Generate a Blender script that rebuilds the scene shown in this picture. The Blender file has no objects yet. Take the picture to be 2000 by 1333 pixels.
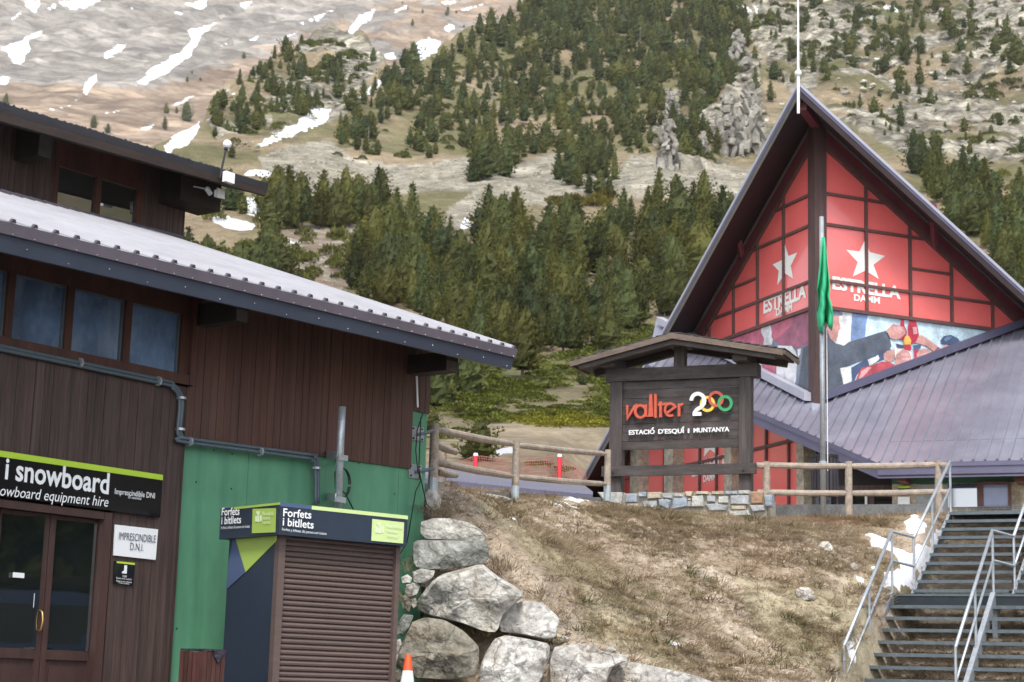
import bpy, bmesh, math, random
import numpy as np
from mathutils import Vector, Matrix

# ------------------------------------------------------------------ camera, world, sun, exposure
scene = bpy.context.scene
FPX = 3557.0
TH, RO, CZ = math.radians(10.9), math.radians(1.6), 1.5
fw = np.array([0, math.cos(TH), math.sin(TH)])
_r0 = np.array([1.0, 0, 0]); _u0 = np.array([0, -math.sin(TH), math.cos(TH)])
RV = _r0*math.cos(RO) + _u0*math.sin(RO)
UV = -_r0*math.sin(RO) + _u0*math.cos(RO)
EYE = np.array([0, 0, CZ])
cam_d = bpy.data.cameras.new('camera'); cam = bpy.data.objects.new('camera', cam_d)
scene.collection.objects.link(cam)
cam_d.sensor_width = 36.0; cam_d.lens = FPX*36.0/2000.0
cam_d.clip_start = 0.1; cam_d.clip_end = 9000.0
cam.matrix_world = Matrix(((RV[0], UV[0], -fw[0], EYE[0]), (RV[1], UV[1], -fw[1], EYE[1]), (RV[2], UV[2], -fw[2], EYE[2]), (0, 0, 0, 1)))
cam_d.dof.use_dof = True; cam_d.dof.focus_distance = 21.0; cam_d.dof.aperture_fstop = 4.0
scene.camera = cam

SUN_EL, SUN_AZ = 54.0, 178.0          # degrees; azimuth clockwise from +Y: high and veiled, behind the camera
world = bpy.data.worlds.new('World'); scene.world = world; world.use_nodes = True
wn = world.node_tree; wn.nodes.clear()
sky = wn.nodes.new('ShaderNodeTexSky'); sky.sky_type = 'NISHITA'; sky.sun_disc = False
sky.sun_elevation = math.radians(SUN_EL); sky.sun_rotation = math.radians(SUN_AZ)
sky.dust_density = 4.0; sky.altitude = 2000
hs = wn.nodes.new('ShaderNodeHueSaturation'); hs.inputs['Saturation'].default_value = 0.30   # overcast: a pale veil of cloud
bgn = wn.nodes.new('ShaderNodeBackground'); bgn.inputs['Strength'].default_value = 0.15
wo = wn.nodes.new('ShaderNodeOutputWorld')
wn.links.new(sky.outputs[0], hs.inputs['Color']); wn.links.new(hs.outputs[0], bgn.inputs['Color']); wn.links.new(bgn.outputs[0], wo.inputs[0])
sun_d = bpy.data.lights.new('sun', 'SUN'); sun_d.energy = 1.5; sun_d.angle = math.radians(16); sun_d.color = (1.0, 0.96, 0.9)
sun = bpy.data.objects.new('sun', sun_d); scene.collection.objects.link(sun)
_el, _az = math.radians(SUN_EL), math.radians(SUN_AZ)
_sd = Vector((math.sin(_az)*math.cos(_el), math.cos(_az)*math.cos(_el), math.sin(_el)))
sun.rotation_euler = _sd.to_track_quat('Z', 'Y').to_euler(); sun.location = (20, -30, 60)
vs = scene.view_settings
vs.view_transform = 'Standard'; vs.look = 'None'; vs.gamma = 1.0; vs.use_curve_mapping = False
vs.exposure = 1.3
try:
    scene.cycles.max_bounces = 5; scene.cycles.diffuse_bounces = 3; scene.cycles.glossy_bounces = 3
    scene.cycles.transparent_max_bounces = 6; scene.cycles.use_denoising = True
except Exception:
    pass

HAZE = 0.8e-4
# ------------------------------------------------------------------ measuring the place from the photograph
def ray(x, y): return fw*FPX + RV*(x-1000) + UV*(666.5-y)
def at(x, y, Y):
    d = ray(x, y); return EYE + d*(Y/d[1])
def hit(x, y, p, n):
    d = ray(x, y); return EYE + d*(np.dot(p-EYE, n)/np.dot(d, n))
def proj(P):
    d = np.asarray(P, float) - EYE; k = FPX/(d@fw)
    return 1000 + k*(d@RV), 666.5 - k*(d@UV)
def horiz(deg): return np.array([math.sin(math.radians(deg)), math.cos(math.radians(deg)), 0.0])
Z = np.array([0, 0, 1.0])
def V3(*a): return np.array(a, float)
def unit(v): v = np.asarray(v, float); return v/np.linalg.norm(v)
def lerp(a, b, t): return a + (b-a)*t

# ------------------------------------------------------------------ helpers
COL = scene.collection
RNG = random.Random(7)
ORIG = {}
class MB:
    def __init__(s): s.v = []; s.f = []; s.m = []
    def add(s, vs_, fs_, m=0):
        b = len(s.v); s.v += [tuple(map(float, p)) for p in vs_]
        for f in fs_: s.f.append(tuple(b+i for i in f)); s.m.append(m)
        return s
    def hexa(s, p, m=0):       # 8 points: bottom ring 0-3, top ring 4-7
        return s.add(p, [(3,2,1,0),(4,5,6,7),(0,1,5,4),(1,2,6,5),(2,3,7,6),(3,0,4,7)], m)
    def box(s, o, a, b, c, m=0):
        o, a, b, c = map(np.asarray, (o, a, b, c))
        if np.dot(np.cross(a, b), c) < 0: a, b = b, a
        return s.hexa([o, o+a, o+a+b, o+b, o+c, o+a+c, o+a+b+c, o+b+c], m)
    def bar(s, p, q, w, h, up=Z, m=0):     # beam centred on p-q, w across, h along up
        p, q = np.asarray(p, float), np.asarray(q, float); d = unit(q-p)
        sd = np.cross(d, up); sd = unit(sd); u = np.cross(sd, d)
        return s.box(p - sd*w/2 - u*h/2, q-p, sd*w, u*h, m)
    def prism(s, pts, vec, m=0):
        pts = [np.asarray(p, float) for p in pts]; n = len(pts)
        nn = sum((np.cross(pts[i]-pts[0], pts[(i+1) % n]-pts[0]) for i in range(1, n-1)), np.zeros(3))
        if np.dot(nn, vec) > 0: pts = pts[::-1]
        vs_ = pts + [p+vec for p in pts]
        fs_ = [tuple(range(n)), tuple(range(2*n-1, n-1, -1))]
        fs_ += [(i, n+i, n+(i+1) % n, (i+1) % n) for i in range(n)]
        return s.add(vs_, fs_, m)
    def tube(s, pts, r, n=8, m=0, cap=True):
        pts = [np.asarray(p, float) for p in pts]; N = len(pts); rr = r if hasattr(r, '__len__') else [r]*N
        vs_ = []; pd = None
        for i, p in enumerate(pts):
            d = unit(pts[min(i+1, N-1)] - pts[max(i-1, 0)])
            if pd is None:
                a = unit(np.cross(d, Z if abs(d[2]) < .9 else V3(1, 0, 0)))
            else:
                a = unit(a - d*np.dot(a, d))
            pd = d; b = np.cross(d, a)
            vs_ += [p + (a*math.cos(t) + b*math.sin(t))*rr[i] for t in [2*math.pi*k/n for k in range(n)]]
        fs_ = [(i*n+k, i*n+(k+1) % n, (i+1)*n+(k+1) % n, (i+1)*n+k) for i in range(N-1) for k in range(n)]
        if cap: fs_ += [tuple(range(n-1, -1, -1)), tuple(range((N-1)*n, N*n))]
        return s.add(vs_, fs_, m)
    def ball(s, c, r, n=12, k=8, m=0):
        vs_ = [c + V3(math.sin(math.pi*j/k)*math.cos(2*math.pi*i/n), math.sin(math.pi*j/k)*math.sin(2*math.pi*i/n), math.cos(math.pi*j/k))*r for j in range(1, k) for i in range(n)]
        vs_ += [c+Z*r, c-Z*r]; t, b = len(vs_)-2, len(vs_)-1
        fs_ = [(j*n+i, (j+1)*n+i, (j+1)*n+(i+1) % n, j*n+(i+1) % n) for j in range(k-2) for i in range(n)]
        fs_ += [(t, i, (i+1) % n) for i in range(n)] + [(b, (k-2)*n+(i+1) % n, (k-2)*n+i) for i in range(n)]
        return s.add(vs_, fs_, m)

def origin_of(o):
    return ORIG.get(o.name, np.zeros(3)) if o else np.zeros(3)
def obj(name, mb, mat, parent=None, label=None, kind=None, smooth=False, group=None):
    me = bpy.data.meshes.new(name); og = origin_of(parent)
    me.from_pydata([(p[0]-og[0], p[1]-og[1], p[2]-og[2]) for p in mb.v], [], mb.f)
    mats = mat if isinstance(mat, (list, tuple)) else [mat]
    for m in mats: me.materials.append(m)
    if len(mats) > 1: me.polygons.foreach_set('material_index', mb.m)
    if smooth: me.polygons.foreach_set('use_smooth', [True]*len(me.polygons))
    o = bpy.data.objects.new(name, me); COL.objects.link(o)
    if parent: o.parent = parent
    ORIG[o.name] = og
    if label: o['label'] = label
    if kind: o['kind'] = kind
    if group: o['group'] = group
    return o
def thing(name, label, cat, loc, group=None):
    o = bpy.data.objects.new(name, None); COL.objects.link(o); o.empty_display_size = .2
    o.location = tuple(map(float, loc)); o['label'] = label; o['category'] = cat
    if group: o['group'] = group
    ORIG[o.name] = np.asarray(loc, float)
    return o
def single(name, mb, mat, label=None, cat=None, kind=None, smooth=False, group=None):
    v = np.array(mb.v); og = V3((v[:, 0].min()+v[:, 0].max())/2, (v[:, 1].min()+v[:, 1].max())/2, v[:, 2].min())
    mb.v = [tuple(p) for p in v-og]
    o = obj(name, mb, mat, None, label, kind, smooth, group); o.location = tuple(og); ORIG[o.name] = og
    mb.v = [tuple(p) for p in v]
    if cat: o['category'] = cat
    return o
def np_mesh(name, V, T, cols=None, mat=None, smooth=False, attrs=None):
    V = np.asarray(V, np.float32); T = np.asarray(T, np.int32); k = T.shape[1]
    me = bpy.data.meshes.new(name)
    me.vertices.add(len(V)); me.vertices.foreach_set('co', V.ravel())
    me.loops.add(T.size); me.loops.foreach_set('vertex_index', T.ravel())
    me.polygons.add(len(T)); me.polygons.foreach_set('loop_start', np.arange(0, T.size, k, dtype=np.int32))
    me.polygons.foreach_set('use_smooth', np.full(len(T), smooth))
    if cols is not None:
        a = me.attributes.new('Col', 'FLOAT_COLOR', 'POINT')
        c4 = np.ones((len(V), 4), np.float32); c4[:, :3] = cols; a.data.foreach_set('color', c4.ravel())
    for nm, arr in (attrs or {}).items():
        a = me.attributes.new(nm, 'FLOAT', 'POINT'); a.data.foreach_set('value', np.asarray(arr, np.float32))
    me.update(calc_edges=True); me.validate()
    if mat: me.materials.append(mat)
    return me
def link(name, me, kind=None, label=None, cat=None, parent=None, loc=None, group=None):
    o = bpy.data.objects.new(name, me); COL.objects.link(o)
    if kind: o['kind'] = kind
    if label: o['label'] = label
    if cat: o['category'] = cat
    if group: o['group'] = group
    if parent: o.parent = parent
    if loc is not None: o.location = tuple(map(float, loc))
    return o

# ---- noise in numpy
_prm = np.random.RandomState(3).rand(256, 256)
def vnoise(x, y):
    x = np.asarray(x, float); y = np.asarray(y, float)
    xi = np.floor(x).astype(int); yi = np.floor(y).astype(int); fx = x-xi; fy = y-yi
    fx = fx*fx*(3-2*fx); fy = fy*fy*(3-2*fy)
    g = lambda i, j: _prm[i & 255, j & 255]
    return (g(xi, yi)*(1-fx)+g(xi+1, yi)*fx)*(1-fy) + (g(xi, yi+1)*(1-fx)+g(xi+1, yi+1)*fx)*fy
def fbm(x, y, o=4):
    s = 0; a = .5; t = 0
    for i in range(o):
        s = s + a*vnoise(x*2**i+17.3*i, y*2**i+9.1*i); t += a; a *= .5
    return s/t
def inpoly(px, py, poly):
    px = np.asarray(px, float); py = np.asarray(py, float); r = np.zeros(px.shape, bool); n = len(poly)
    for i in range(n):
        x1, y1 = poly[i]; x2, y2 = poly[(i+1) % n]
        if y1 == y2: continue
        c = ((y1 > py) != (y2 > py)) & (px < (x2-x1)*(py-y1)/(y2-y1)+x1); r ^= c
    return r
def clip_poly(pts, a, b, c):       # keep a*x+b*y+c >= 0
    out = []
    for i in range(len(pts)):
        p, q = pts[i], pts[(i+1) % len(pts)]; dp = a*p[0]+b*p[1]+c; dq = a*q[0]+b*q[1]+c
        if dp >= 0: out.append(p)
        if dp*dq < 0:
            t = dp/(dp-dq); out.append((p[0]+(q[0]-p[0])*t, p[1]+(q[1]-p[1])*t))
    return out

# ------------------------------------------------------------------ materials
MATS = {}
def mat(name, col, rough=.6, metal=0.0, var=.25, scale=(6, 6, 6), rot=0.0, col2=None, bump=0.0, bscale=None, rnd=0.0, spec=.5, coat=0.0, detail=5, fine=0.0, streak=None, cracks=None):
    if name in MATS: return MATS[name]
    m = bpy.data.materials.new(name); m.use_nodes = True; nt = m.node_tree; N = nt.nodes; Lk = nt.links
    b = N['Principled BSDF']; b.inputs['Roughness'].default_value = rough; b.inputs['Metallic'].default_value = metal
    b.inputs['Specular IOR Level'].default_value = spec; b.inputs['Coat Weight'].default_value = coat
    g = N.new('ShaderNodeNewGeometry'); mp = N.new('ShaderNodeMapping'); mp.inputs['Rotation'].default_value = (0, 0, rot)
    if not hasattr(scale, '__len__'): scale = (scale,)*3
    mp0 = N.new('ShaderNodeMapping'); mp0.inputs['Scale'].default_value = scale
    Lk.new(g.outputs['Position'], mp.inputs[0]); Lk.new(mp.outputs[0], mp0.inputs[0])
    no = N.new('ShaderNodeTexNoise'); no.inputs['Scale'].default_value = 1; no.inputs['Detail'].default_value = detail; no.inputs['Roughness'].default_value = .65
    Lk.new(mp0.outputs[0], no.inputs['Vector'])
    rp = N.new('ShaderNodeMapRange'); rp.inputs['From Min'].default_value = .3; rp.inputs['From Max'].default_value = .7
    Lk.new(no.outputs['Fac'], rp.inputs['Value'])
    mx = N.new('ShaderNodeMix'); mx.data_type = 'RGBA'
    c1 = [c*(1-var) for c in col]; c2 = list(col2) if col2 else [min(1, c*(1+var)) for c in col]
    mx.inputs['A'].default_value = (*c1, 1); mx.inputs['B'].default_value = (*c2, 1); Lk.new(rp.outputs[0], mx.inputs['Factor'])
    out = mx.outputs['Result']
    if fine:
        n2 = N.new('ShaderNodeTexNoise'); n2.inputs['Scale'].default_value = 7; n2.inputs['Detail'].default_value = 3
        Lk.new(mp0.outputs[0], n2.inputs['Vector'])
        r2 = N.new('ShaderNodeMapRange'); r2.inputs['From Min'].default_value = .25; r2.inputs['From Max'].default_value = .75
        r2.inputs['To Min'].default_value = 1-fine; r2.inputs['To Max'].default_value = 1+fine; Lk.new(n2.outputs['Fac'], r2.inputs['Value'])
        v2 = N.new('ShaderNodeMix'); v2.data_type = 'RGBA'; v2.blend_type = 'MULTIPLY'; v2.inputs['Factor'].default_value = 1
        Lk.new(out, v2.inputs['A']); Lk.new(r2.outputs[0], v2.inputs['B']); out = v2.outputs['Result']
    if streak:       # (colour, amount, scale): weathering of its own shape
        n3 = N.new('ShaderNodeTexNoise'); n3.inputs['Detail'].default_value = 4; n3.inputs['Scale'].default_value = 1
        m3 = N.new('ShaderNodeMapping'); m3.inputs['Scale'].default_value = streak[2]; Lk.new(mp.outputs[0], m3.inputs[0]); Lk.new(m3.outputs[0], n3.inputs['Vector'])
        r3 = N.new('ShaderNodeMapRange'); r3.inputs['From Min'].default_value = .5; r3.inputs['From Max'].default_value = .72; r3.inputs['To Max'].default_value = streak[1]
        Lk.new(n3.outputs['Fac'], r3.inputs['Value'])
        v3 = N.new('ShaderNodeMix'); v3.data_type = 'RGBA'; Lk.new(r3.outputs[0], v3.inputs['Factor']); Lk.new(out, v3.inputs['A']); v3.inputs['B'].default_value = (*streak[0], 1); out = v3.outputs['Result']
    if cracks:       # thin dark fissures and lichen blots of their own shape
        nw = N.new('ShaderNodeTexNoise'); nw.inputs['Scale'].default_value = cracks*1.5; nw.inputs['Detail'].default_value = 5; Lk.new(g.outputs['Position'], nw.inputs['Vector'])
        va = N.new('ShaderNodeVectorMath'); va.operation = 'MULTIPLY_ADD'; Lk.new(nw.outputs['Color'], va.inputs[0]); va.inputs[1].default_value = (1.3/cracks,)*3; Lk.new(g.outputs['Position'], va.inputs[2])
        vo = N.new('ShaderNodeTexVoronoi'); vo.feature = 'DISTANCE_TO_EDGE'; vo.inputs['Scale'].default_value = cracks; Lk.new(va.outputs[0], vo.inputs['Vector'])
        rr = N.new('ShaderNodeMapRange'); rr.inputs['From Max'].default_value = .035; rr.inputs['To Min'].default_value = .45; Lk.new(vo.outputs['Distance'], rr.inputs['Value'])
        nl = N.new('ShaderNodeTexNoise'); nl.inputs['Scale'].default_value = 9; nl.inputs['Detail'].default_value = 6; nl.inputs['Roughness'].default_value = .75; Lk.new(g.outputs['Position'], nl.inputs['Vector'])
        rl = N.new('ShaderNodeMapRange'); rl.inputs['From Min'].default_value = .56; rl.inputs['From Max'].default_value = .66; rl.inputs['To Min'].default_value = 1; rl.inputs['To Max'].default_value = .62; Lk.new(nl.outputs['Fac'], rl.inputs['Value'])
        mm = N.new('ShaderNodeMath'); mm.operation = 'MULTIPLY'; Lk.new(rr.outputs[0], mm.inputs[0]); Lk.new(rl.outputs[0], mm.inputs[1])
        vk = N.new('ShaderNodeMix'); vk.data_type = 'RGBA'; vk.blend_type = 'MULTIPLY'; vk.inputs['Factor'].default_value = 1; Lk.new(out, vk.inputs['A']); Lk.new(mm.outputs[0], vk.inputs['B']); out = vk.outputs['Result']
    if rnd:
        oi = N.new('ShaderNodeObjectInfo'); r4 = N.new('ShaderNodeMapRange'); r4.inputs['To Min'].default_value = 1-rnd; r4.inputs['To Max'].default_value = 1+rnd
        Lk.new(oi.outputs['Random'], r4.inputs['Value'])
        v4 = N.new('ShaderNodeMix'); v4.data_type = 'RGBA'; v4.blend_type = 'MULTIPLY'; v4.inputs['Factor'].default_value = 1
        Lk.new(out, v4.inputs['A']); Lk.new(r4.outputs[0], v4.inputs['B']); out = v4.outputs['Result']
    Lk.new(out, b.inputs['Base Color'])
    if bump:
        bn = N.new('ShaderNodeBump'); bn.inputs['Strength'].default_value = bump; bn.inputs['Distance'].default_value = .05
        if bscale:
            nb = N.new('ShaderNodeTexNoise'); nb.inputs['Scale'].default_value = bscale; nb.inputs['Detail'].default_value = 8; Lk.new(g.outputs['Position'], nb.inputs['Vector']); Lk.new(nb.outputs['Fac'], bn.inputs['Height'])
        else: Lk.new(no.outputs['Fac'], bn.inputs['Height'])
        Lk.new(bn.outputs[0], b.inputs['Normal'])
    MATS[name] = m; return m
def attr_mat(name, rough=.9, var=.35, nscale=.6, bump=0.0, bdist=.3, bscale=1.5, snow=False, rnd=0.0, trans=0.0, cracks=None):
    m = bpy.data.materials.new(name); m.use_nodes = True; nt = m.node_tree; N = nt.nodes; Lk = nt.links
    b = N['Principled BSDF']; b.inputs['Roughness'].default_value = rough; b.inputs['Specular IOR Level'].default_value = .2
    at_ = N.new('ShaderNodeAttribute'); at_.attribute_name = 'Col'; out = at_.outputs['Color']
    g = N.new('ShaderNodeNewGeometry')
    for sc_, vv in ((nscale, var), (nscale*7, var*.8), (nscale*.13, var*.5)):
        n = N.new('ShaderNodeTexNoise'); n.inputs['Scale'].default_value = sc_; n.inputs['Detail'].default_value = 5; n.inputs['Roughness'].default_value = .7
        Lk.new(g.outputs['Position'], n.inputs['Vector'])
        r = N.new('ShaderNodeMapRange'); r.inputs['From Min'].default_value = .3; r.inputs['From Max'].default_value = .7; r.inputs['To Min'].default_value = 1-vv; r.inputs['To Max'].default_value = 1+vv
        Lk.new(n.outputs['Fac'], r.inputs['Value'])
        v = N.new('ShaderNodeMix'); v.data_type = 'RGBA'; v.blend_type = 'MULTIPLY'; v.inputs['Factor'].default_value = 1
        Lk.new(out, v.inputs['A']); Lk.new(r.outputs[0], v.inputs['B']); out = v.outputs['Result']
    if rnd:
        oi = N.new('ShaderNodeObjectInfo'); r4 = N.new('ShaderNodeMapRange'); r4.inputs['To Min'].default_value = 1-rnd; r4.inputs['To Max'].default_value = 1+rnd
        Lk.new(oi.outputs['Random'], r4.inputs['Value'])
        v4 = N.new('ShaderNodeMix'); v4.data_type = 'RGBA'; v4.blend_type = 'MULTIPLY'; v4.inputs['Factor'].default_value = 1
        tw = N.new('ShaderNodeMath'); tw.operation = 'MULTIPLY'; tw.inputs[1].default_value = 7.31; Lk.new(oi.outputs['Random'], tw.inputs[0]); fr_ = N.new('ShaderNodeMath'); fr_.operation = 'FRACT'; Lk.new(tw.outputs[0], fr_.inputs[0])
        tn = N.new('ShaderNodeMix'); tn.data_type = 'RGBA'; tn.inputs['A'].default_value = (.80, .90, 1.0, 1); tn.inputs['B'].default_value = (1.36, 1.14, .86, 1); Lk.new(fr_.outputs[0], tn.inputs['Factor'])
        v5 = N.new('ShaderNodeMix'); v5.data_type = 'RGBA'; v5.blend_type = 'MULTIPLY'; v5.inputs['Factor'].default_value = 1; Lk.new(out, v5.inputs['A']); Lk.new(tn.outputs['Result'], v5.inputs['B'])
        Lk.new(v5.outputs['Result'], v4.inputs['A']); Lk.new(r4.outputs[0], v4.inputs['B']); out = v4.outputs['Result']
    if cracks:                                                        # broken rock: joints and facets where the rock amount is high
        ra_ = N.new('ShaderNodeAttribute'); ra_.attribute_name = 'rock'
        for sc_, dk in cracks:
            wv = N.new('ShaderNodeTexNoise'); wv.inputs['Scale'].default_value = sc_*1.4; wv.inputs['Detail'].default_value = 4; Lk.new(g.outputs['Position'], wv.inputs['Vector'])
            va = N.new('ShaderNodeVectorMath'); va.operation = 'MULTIPLY_ADD'; Lk.new(wv.outputs['Color'], va.inputs[0]); va.inputs[1].default_value = (1.2/sc_,)*3; Lk.new(g.outputs['Position'], va.inputs[2])
            vo = N.new('ShaderNodeTexVoronoi'); vo.feature = 'DISTANCE_TO_EDGE'; vo.inputs['Scale'].default_value = sc_; Lk.new(va.outputs[0], vo.inputs['Vector'])
            rr = N.new('ShaderNodeMapRange'); rr.inputs['From Min'].default_value = .0; rr.inputs['From Max'].default_value = .16; rr.inputs['To Min'].default_value = dk; Lk.new(vo.outputs['Distance'], rr.inputs['Value'])
            vc = N.new('ShaderNodeTexVoronoi'); vc.inputs['Scale'].default_value = sc_; Lk.new(va.outputs[0], vc.inputs['Vector'])
            rc = N.new('ShaderNodeSeparateColor'); Lk.new(vc.outputs['Color'], rc.inputs[0])
            rd_ = N.new('ShaderNodeMapRange'); rd_.inputs['To Min'].default_value = .72; rd_.inputs['To Max'].default_value = 1.2; Lk.new(rc.outputs[0], rd_.inputs['Value'])
            mm = N.new('ShaderNodeMath'); mm.operation = 'MULTIPLY'; Lk.new(rr.outputs[0], mm.inputs[0]); Lk.new(rd_.outputs[0], mm.inputs[1])
            v = N.new('ShaderNodeMix'); v.data_type = 'RGBA'; v.blend_type = 'MULTIPLY'; Lk.new(ra_.outputs['Fac'], v.inputs['Factor']); Lk.new(out, v.inputs['A']); Lk.new(mm.outputs[0], v.inputs['B']); out = v.outputs['Result']
    if snow:
        sa = N.new('ShaderNodeAttribute'); sa.attribute_name = 'snow'
        n = N.new('ShaderNodeTexNoise'); n.inputs['Scale'].default_value = snow; n.inputs['Detail'].default_value = 6; n.inputs['Roughness'].default_value = .6; Lk.new(g.outputs['Position'], n.inputs['Vector'])
        ad = N.new('ShaderNodeMath'); ad.operation = 'MULTIPLY_ADD'; Lk.new(n.outputs['Fac'], ad.inputs[0]); ad.inputs[1].default_value = .9; sm_ = N.new('ShaderNodeMath'); sm_.operation = 'MULTIPLY'; sm_.inputs[1].default_value = .74; Lk.new(sa.outputs['Fac'], sm_.inputs[0]); Lk.new(sm_.outputs[0], ad.inputs[2])
        r = N.new('ShaderNodeMapRange'); r.inputs['From Min'].default_value = .90; r.inputs['From Max'].default_value = .96; Lk.new(ad.outputs[0], r.inputs['Value'])
        v = N.new('ShaderNodeMix'); v.data_type = 'RGBA'; Lk.new(r.outputs[0], v.inputs['Factor']); Lk.new(out, v.inputs['A']); v.inputs['B'].default_value = (.86, .87, .9, 1); out = v.outputs['Result']
    Lk.new(out, b.inputs['Base Color'])
    if bump:
        n = N.new('ShaderNodeTexNoise'); n.inputs['Scale'].default_value = bscale; n.inputs['Detail'].default_value = 9; n.inputs['Roughness'].default_value = .75; Lk.new(g.outputs['Position'], n.inputs['Vector'])
        bn = N.new('ShaderNodeBump'); bn.inputs['Strength'].default_value = bump; bn.inputs['Distance'].default_value = bdist; Lk.new(n.outputs['Fac'], bn.inputs['Height']); Lk.new(bn.outputs[0], b.inputs['Normal'])
    if trans:
        t = N.new('ShaderNodeBsdfTranslucent'); Lk.new(out, t.inputs['Color']); ms = N.new('ShaderNodeMixShader'); ms.inputs[0].default_value = trans
        Lk.new(b.outputs[0], ms.inputs[1]); Lk.new(t.outputs[0], ms.inputs[2]); Lk.new(ms.outputs[0], N['Material Output'].inputs[0])
    return m

# ------------------------------------------------------------------ text
_capH = None
def text_verts(body, bold=0.0, shear=0.0):
    cu = bpy.data.curves.new('lettering_curve', 'FONT'); cu.body = body; cu.offset = bold; cu.shear = shear; cu.size = 1; cu.resolution_u = 3
    o = bpy.data.objects.new('lettering_tmp', cu)
    me = bpy.data.meshes.new_from_object(o)
    v = np.array([tuple(p.co) for p in me.vertices]).reshape(-1, 3); f = [tuple(p.vertices) for p in me.polygons]
    bpy.data.objects.remove(o); bpy.data.curves.remove(cu); bpy.data.meshes.remove(me)
    return v, f
def text_on(name, body, P0, P1, capv, n, mat_, parent, bold=.02, shear=0.0, ext=.004, lift=.004, label=None, each=False):
    """flat lettering from baseline start P0 to baseline end P1, capital height vector capv, standing lift off the surface"""
    global _capH
    if _capH is None:
        h, _ = text_verts('H'); _capH = h[:, 1].max()
    v, f = text_verts(body, bold, shear)
    x0, x1 = v[:, 0].min(), v[:, 0].max()
    ux = (P1-P0)/(x1-x0); uy = capv/_capH
    W = P0 + np.outer(v[:, 0]-x0, ux) + np.outer(v[:, 1], uy) + n*lift
    if each:                                                          # one object per letter: pieces that overlap along the line belong together
        par = list(range(len(v)))
        def fnd(i):
            while par[i] != i: par[i] = par[par[i]]; i = par[i]
            return i
        for q in f:
            for i in q[1:]: par[fnd(i)] = fnd(q[0])
        comp = {}
        for i in range(len(v)): comp.setdefault(fnd(i), []).append(i)
        items = sorted(((v[c, 0].min(), v[c, 0].max(), c) for c in comp.values()), key=lambda t: t[0]); grp = []
        for a, b, c in items:
            if grp and min(b, grp[-1][1])-a > .45*min(b-a, grp[-1][1]-grp[-1][0]): grp[-1][1] = max(b, grp[-1][1]); grp[-1][2] += c
            else: grp.append([a, b, list(c)])
        out = None
        for a, b, c in grp:
            ix = {i: j for j, i in enumerate(c)}; ff_ = [tuple(ix[i] for i in q) for q in f if q[0] in ix]; k = len(c); Wc = W[c]; mb = MB()
            if ext <= .006: mb.add(Wc+n*ext, ff_)
            else:
                es = {(q[i], q[(i+1) % len(q)]) for q in ff_ for i in range(len(q))}
                mb.add(np.vstack([Wc, Wc+n*ext]), [tuple(k+i for i in q) for q in ff_]+[(e0_, e1_, k+e1_, k+e0_) for e0_, e1_ in es if (e1_, e0_) not in es])
            out = obj('letter', mb, mat_, parent, label)
        return out
    mb = MB(); k = len(v)
    if ext <= .006:
        mb.add(W+n*ext, f)
    else:
        ec = {}
        for q in f:
            for i in range(len(q)):
                e = (q[i], q[(i+1) % len(q)]); ec[e] = 1
        side = [(e[0], e[1], k+e[1], k+e[0]) for e in ec if (e[1], e[0]) not in ec]
        mb.add(np.vstack([W, W+n*ext]), [tuple(k+i for i in q) for q in f] + side)
    return obj(name, mb, mat_, parent, label)
# ------------------------------------------------------------------ axes of the place
aF = math.degrees(math.atan2(*ray(3680, 1426)[:2]))
dF = horiz(aF); nF = V3(dF[1], -dF[0], 0); pF = at(100, 1200, 17)          # street wall of the wooden building
ROTF = -math.atan2(dF[1], dF[0])
A = horiz(22.5); S = V3(A[1], -A[0], 0)                                       # long axis of the gabled building; S runs right, towards us
ROTS = -math.atan2(S[1], S[0])
Ld, Rd = horiz(-20.6), horiz(65.6)
TERR = 4.55                                                                   # level of the terrace

# ------------------------------------------------------------------ the hill, the mountain, the ground
_pr = np.array([20, 34, 42, 50, 70, 105, 160, 280, 390, 600, 900, 1500.])
_pz = np.array([4.4, 4.5, 6.0, 7.8, 11.7, 20.7, 38.3, 82.7, 130, 238, 406, 700.])
_lx = np.log(_pr)
def _slopes():
    h = np.diff(_lx); d = np.diff(_pz)/h; m = np.zeros(len(_pr)); m[0], m[-1] = d[0], d[-1]
    for i in range(1, len(m)-1):
        w1, w2 = 2*h[i]+h[i-1], h[i]+2*h[i-1]; m[i] = (w1+w2)/(w1/d[i-1]+w2/d[i])
    return m
_pm = _slopes()
def profile(r):
    x = np.log(np.clip(r, 20, 1499)); i = np.clip(np.searchsorted(_lx, x)-1, 0, len(_lx)-2); h = _lx[i+1]-_lx[i]; t = (x-_lx[i])/h
    return _pz[i]*(1+2*t)*(1-t)**2 + h*_pm[i]*t*(1-t)**2 + _pz[i+1]*t*t*(3-2*t) + h*_pm[i+1]*t*t*(t-1)
_ridge_px = [(-500, 430), (100, 360), (340, 300), (400, 235), (422, 190), (460, 165), (500, 130), (560, 95), (640, 60), (700, 76), (745, 106), (772, 138), (800, 118), (850, 98), (900, 70), (960, 38), (1030, 0), (1200, -60), (1600, -90), (2000, -80), (2400, -30), (3200, 60)]
_rd = [ray(*p) for p in _ridge_px]
_raz = np.array([math.atan2(d[0], d[1]) for d in _rd]); _rel = np.array([d[2]/math.hypot(d[0], d[1]) for d in _rd])
def smooth(t): t = np.clip(t, 0, 1); return t*t*(3-2*t)
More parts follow.
